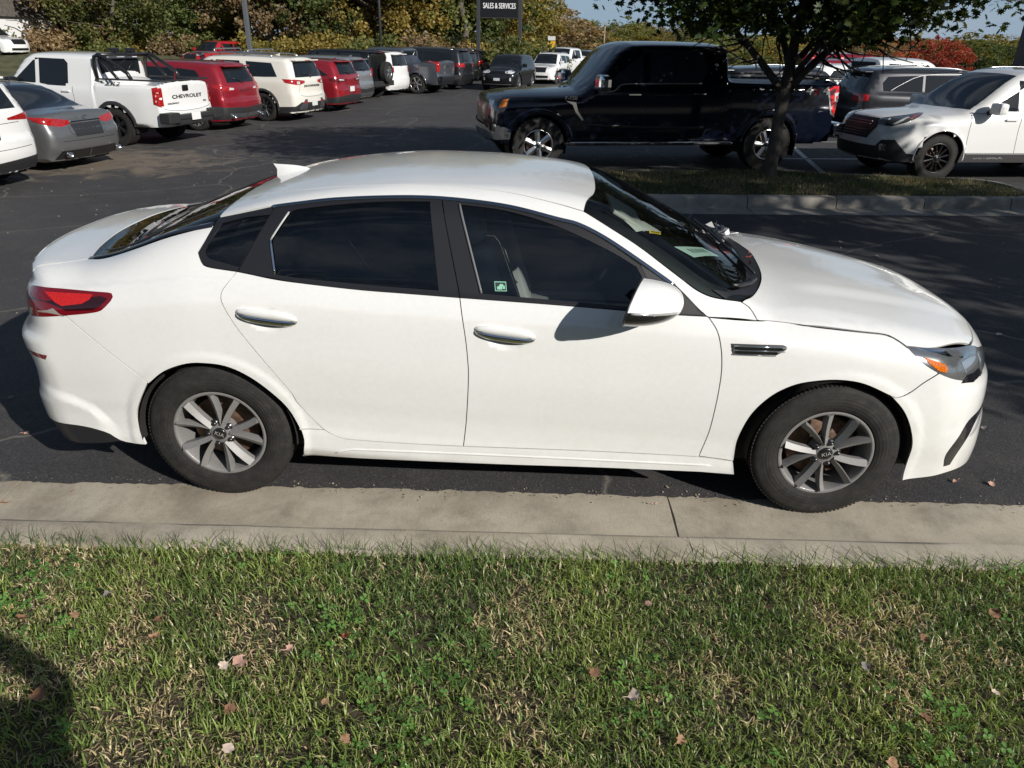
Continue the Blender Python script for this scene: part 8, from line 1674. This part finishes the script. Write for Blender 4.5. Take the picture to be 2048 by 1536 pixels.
# fine litter on asphalt and gutter: tiny bits nobody could count
n = 1500; X = rng.uniform(-9, 9, n); Y = rng.uniform(-.7, 13, n)**1.0; near = rng.uniform(0, 1, n) < .35; X = np.where(near, rng.uniform(-3.2, 3.2, n), X); Y = np.where(near, edge(X) + rng.normal(0, .035, n), Y)
Z = np.where(Y > edge(X), gz(X, np.maximum(Y, edge(X))), -.004) + .004; P = np.stack([X, Y, Z], -1); V, T = leaf_cloud(P, np.where(near, rng.uniform(.003, .009, n), rng.uniform(.008, .03, n)), np.random.default_rng(4), QUAD, 2.2)
tag(add('leaf_litter', mesh_fast('leaf_litter', V, T), plain('litter', (.26, .215, .165), .85, var=.5, vs_=3.)), 'tiny leaf crumbs scattered over the asphalt and gutter', 'litter', kind='stuff')

# ---------------------------------------------------------------- the person taking the picture (only the shadow falls into view)
def photographer():
    J = {'pelvis': (.06, -4.06, 1.06, .15), 'belly': (.06, -4.05, 1.24, .145), 'chest': (.06, -4.04, 1.46, .165), 'neck': (.06, -4.03, 1.63, .06), 'head': (.06, -4.00, 1.74, .095), 'crown': (.06, -3.99, 1.84, .075),
         'hipL': (-.05, -4.06, 1.00, .10), 'kneeL': (-.08, -4.03, .60, .065), 'ankL': (-.09, -4.08, .24, .045), 'toeL': (-.10, -3.93, .17, .035), 'hipR': (.17, -4.06, 1.00, .10), 'kneeR': (.20, -4.01, .60, .065), 'ankR': (.21, -4.08, .24, .045), 'toeR': (.23, -3.93, .17, .035),
         'shL': (-.13, -4.03, 1.56, .068), 'elL': (-.31, -4.00, 1.58, .048), 'wrL': (-.09, -3.98, 1.86, .036), 'haL': (-.07, -3.965, 1.94, .034), 'shR': (.25, -4.03, 1.56, .068), 'elR': (.42, -4.00, 1.58, .048), 'wrR': (.16, -3.98, 1.86, .036), 'haR': (.13, -3.965, 1.94, .034)}
    E_ = [('pelvis', 'belly'), ('belly', 'chest'), ('chest', 'neck'), ('neck', 'head'), ('head', 'crown'), ('pelvis', 'hipL'), ('hipL', 'kneeL'), ('kneeL', 'ankL'), ('ankL', 'toeL'), ('pelvis', 'hipR'), ('hipR', 'kneeR'), ('kneeR', 'ankR'), ('ankR', 'toeR'), ('chest', 'shL'), ('shL', 'elL'), ('elL', 'wrL'), ('wrL', 'haL'), ('chest', 'shR'), ('shR', 'elR'), ('elR', 'wrR'), ('wrR', 'haR')]
    for s, hx, hy, hz in (('L', -.07, -3.965, 1.94), ('R', .13, -3.965, 1.94)):
        sg = 1 if s == 'L' else -1
        for k, (dx, L) in enumerate(((.0, .075), (.018, .085), (.036, .08), (-.018, .062))):
            J['f%s%da' % (s, k)] = (hx + sg*dx*.6, hy + .01, hz + .05, .010); J['f%s%db' % (s, k)] = (hx + sg*dx*.7 + sg*.012, hy + .03, hz + .05 + L*.5, .009); E_ += [('ha' + s, 'f%s%da' % (s, k)), ('f%s%da' % (s, k), 'f%s%db' % (s, k))]
        J['t' + s] = (hx + sg*.05, hy + .005, hz + .02, .011); E_.append(('ha' + s, 't' + s))
    for k in J:
        if k[:2] not in ('wr', 'ha', 'fL', 'fR', 'tL', 'tR'): q = J[k]; J[k] = (q[0] + (.46 if k[:2] != 'el' else .30), q[1] - (.18 if k[:2] != 'el' else .09), q[2], q[3])
    keys = list(J); me = bpy.data.meshes.new('person'); me.from_pydata([J[k][:3] for k in keys], [(keys.index(a), keys.index(b)) for a, b in E_], []); o = add('person', me, plain('dark clothing', (.03, .032, .04), .85))
    sk = o.modifiers.new('skin', 'SKIN'); sk.use_smooth_shade = True
    for i, k in enumerate(keys): v = me.skin_vertices[0].data[i]; v.radius = (J[k][3], J[k][3]); v.use_root = (k == 'pelvis')
    o.modifiers.new('sub', 'SUBSURF').levels = 1; tag(o, 'person in dark clothes holding a phone up, standing on the lawn behind the viewpoint', 'person')
    ph = MB(); ph.box((.03, -3.935, 2.0), (.16, .009, .078), .003); tag(ph.build('phone', plain('phone black', (.01, .01, .012), .2)), 'dark phone held sideways in both hands at the viewpoint', 'phone')
photographer()
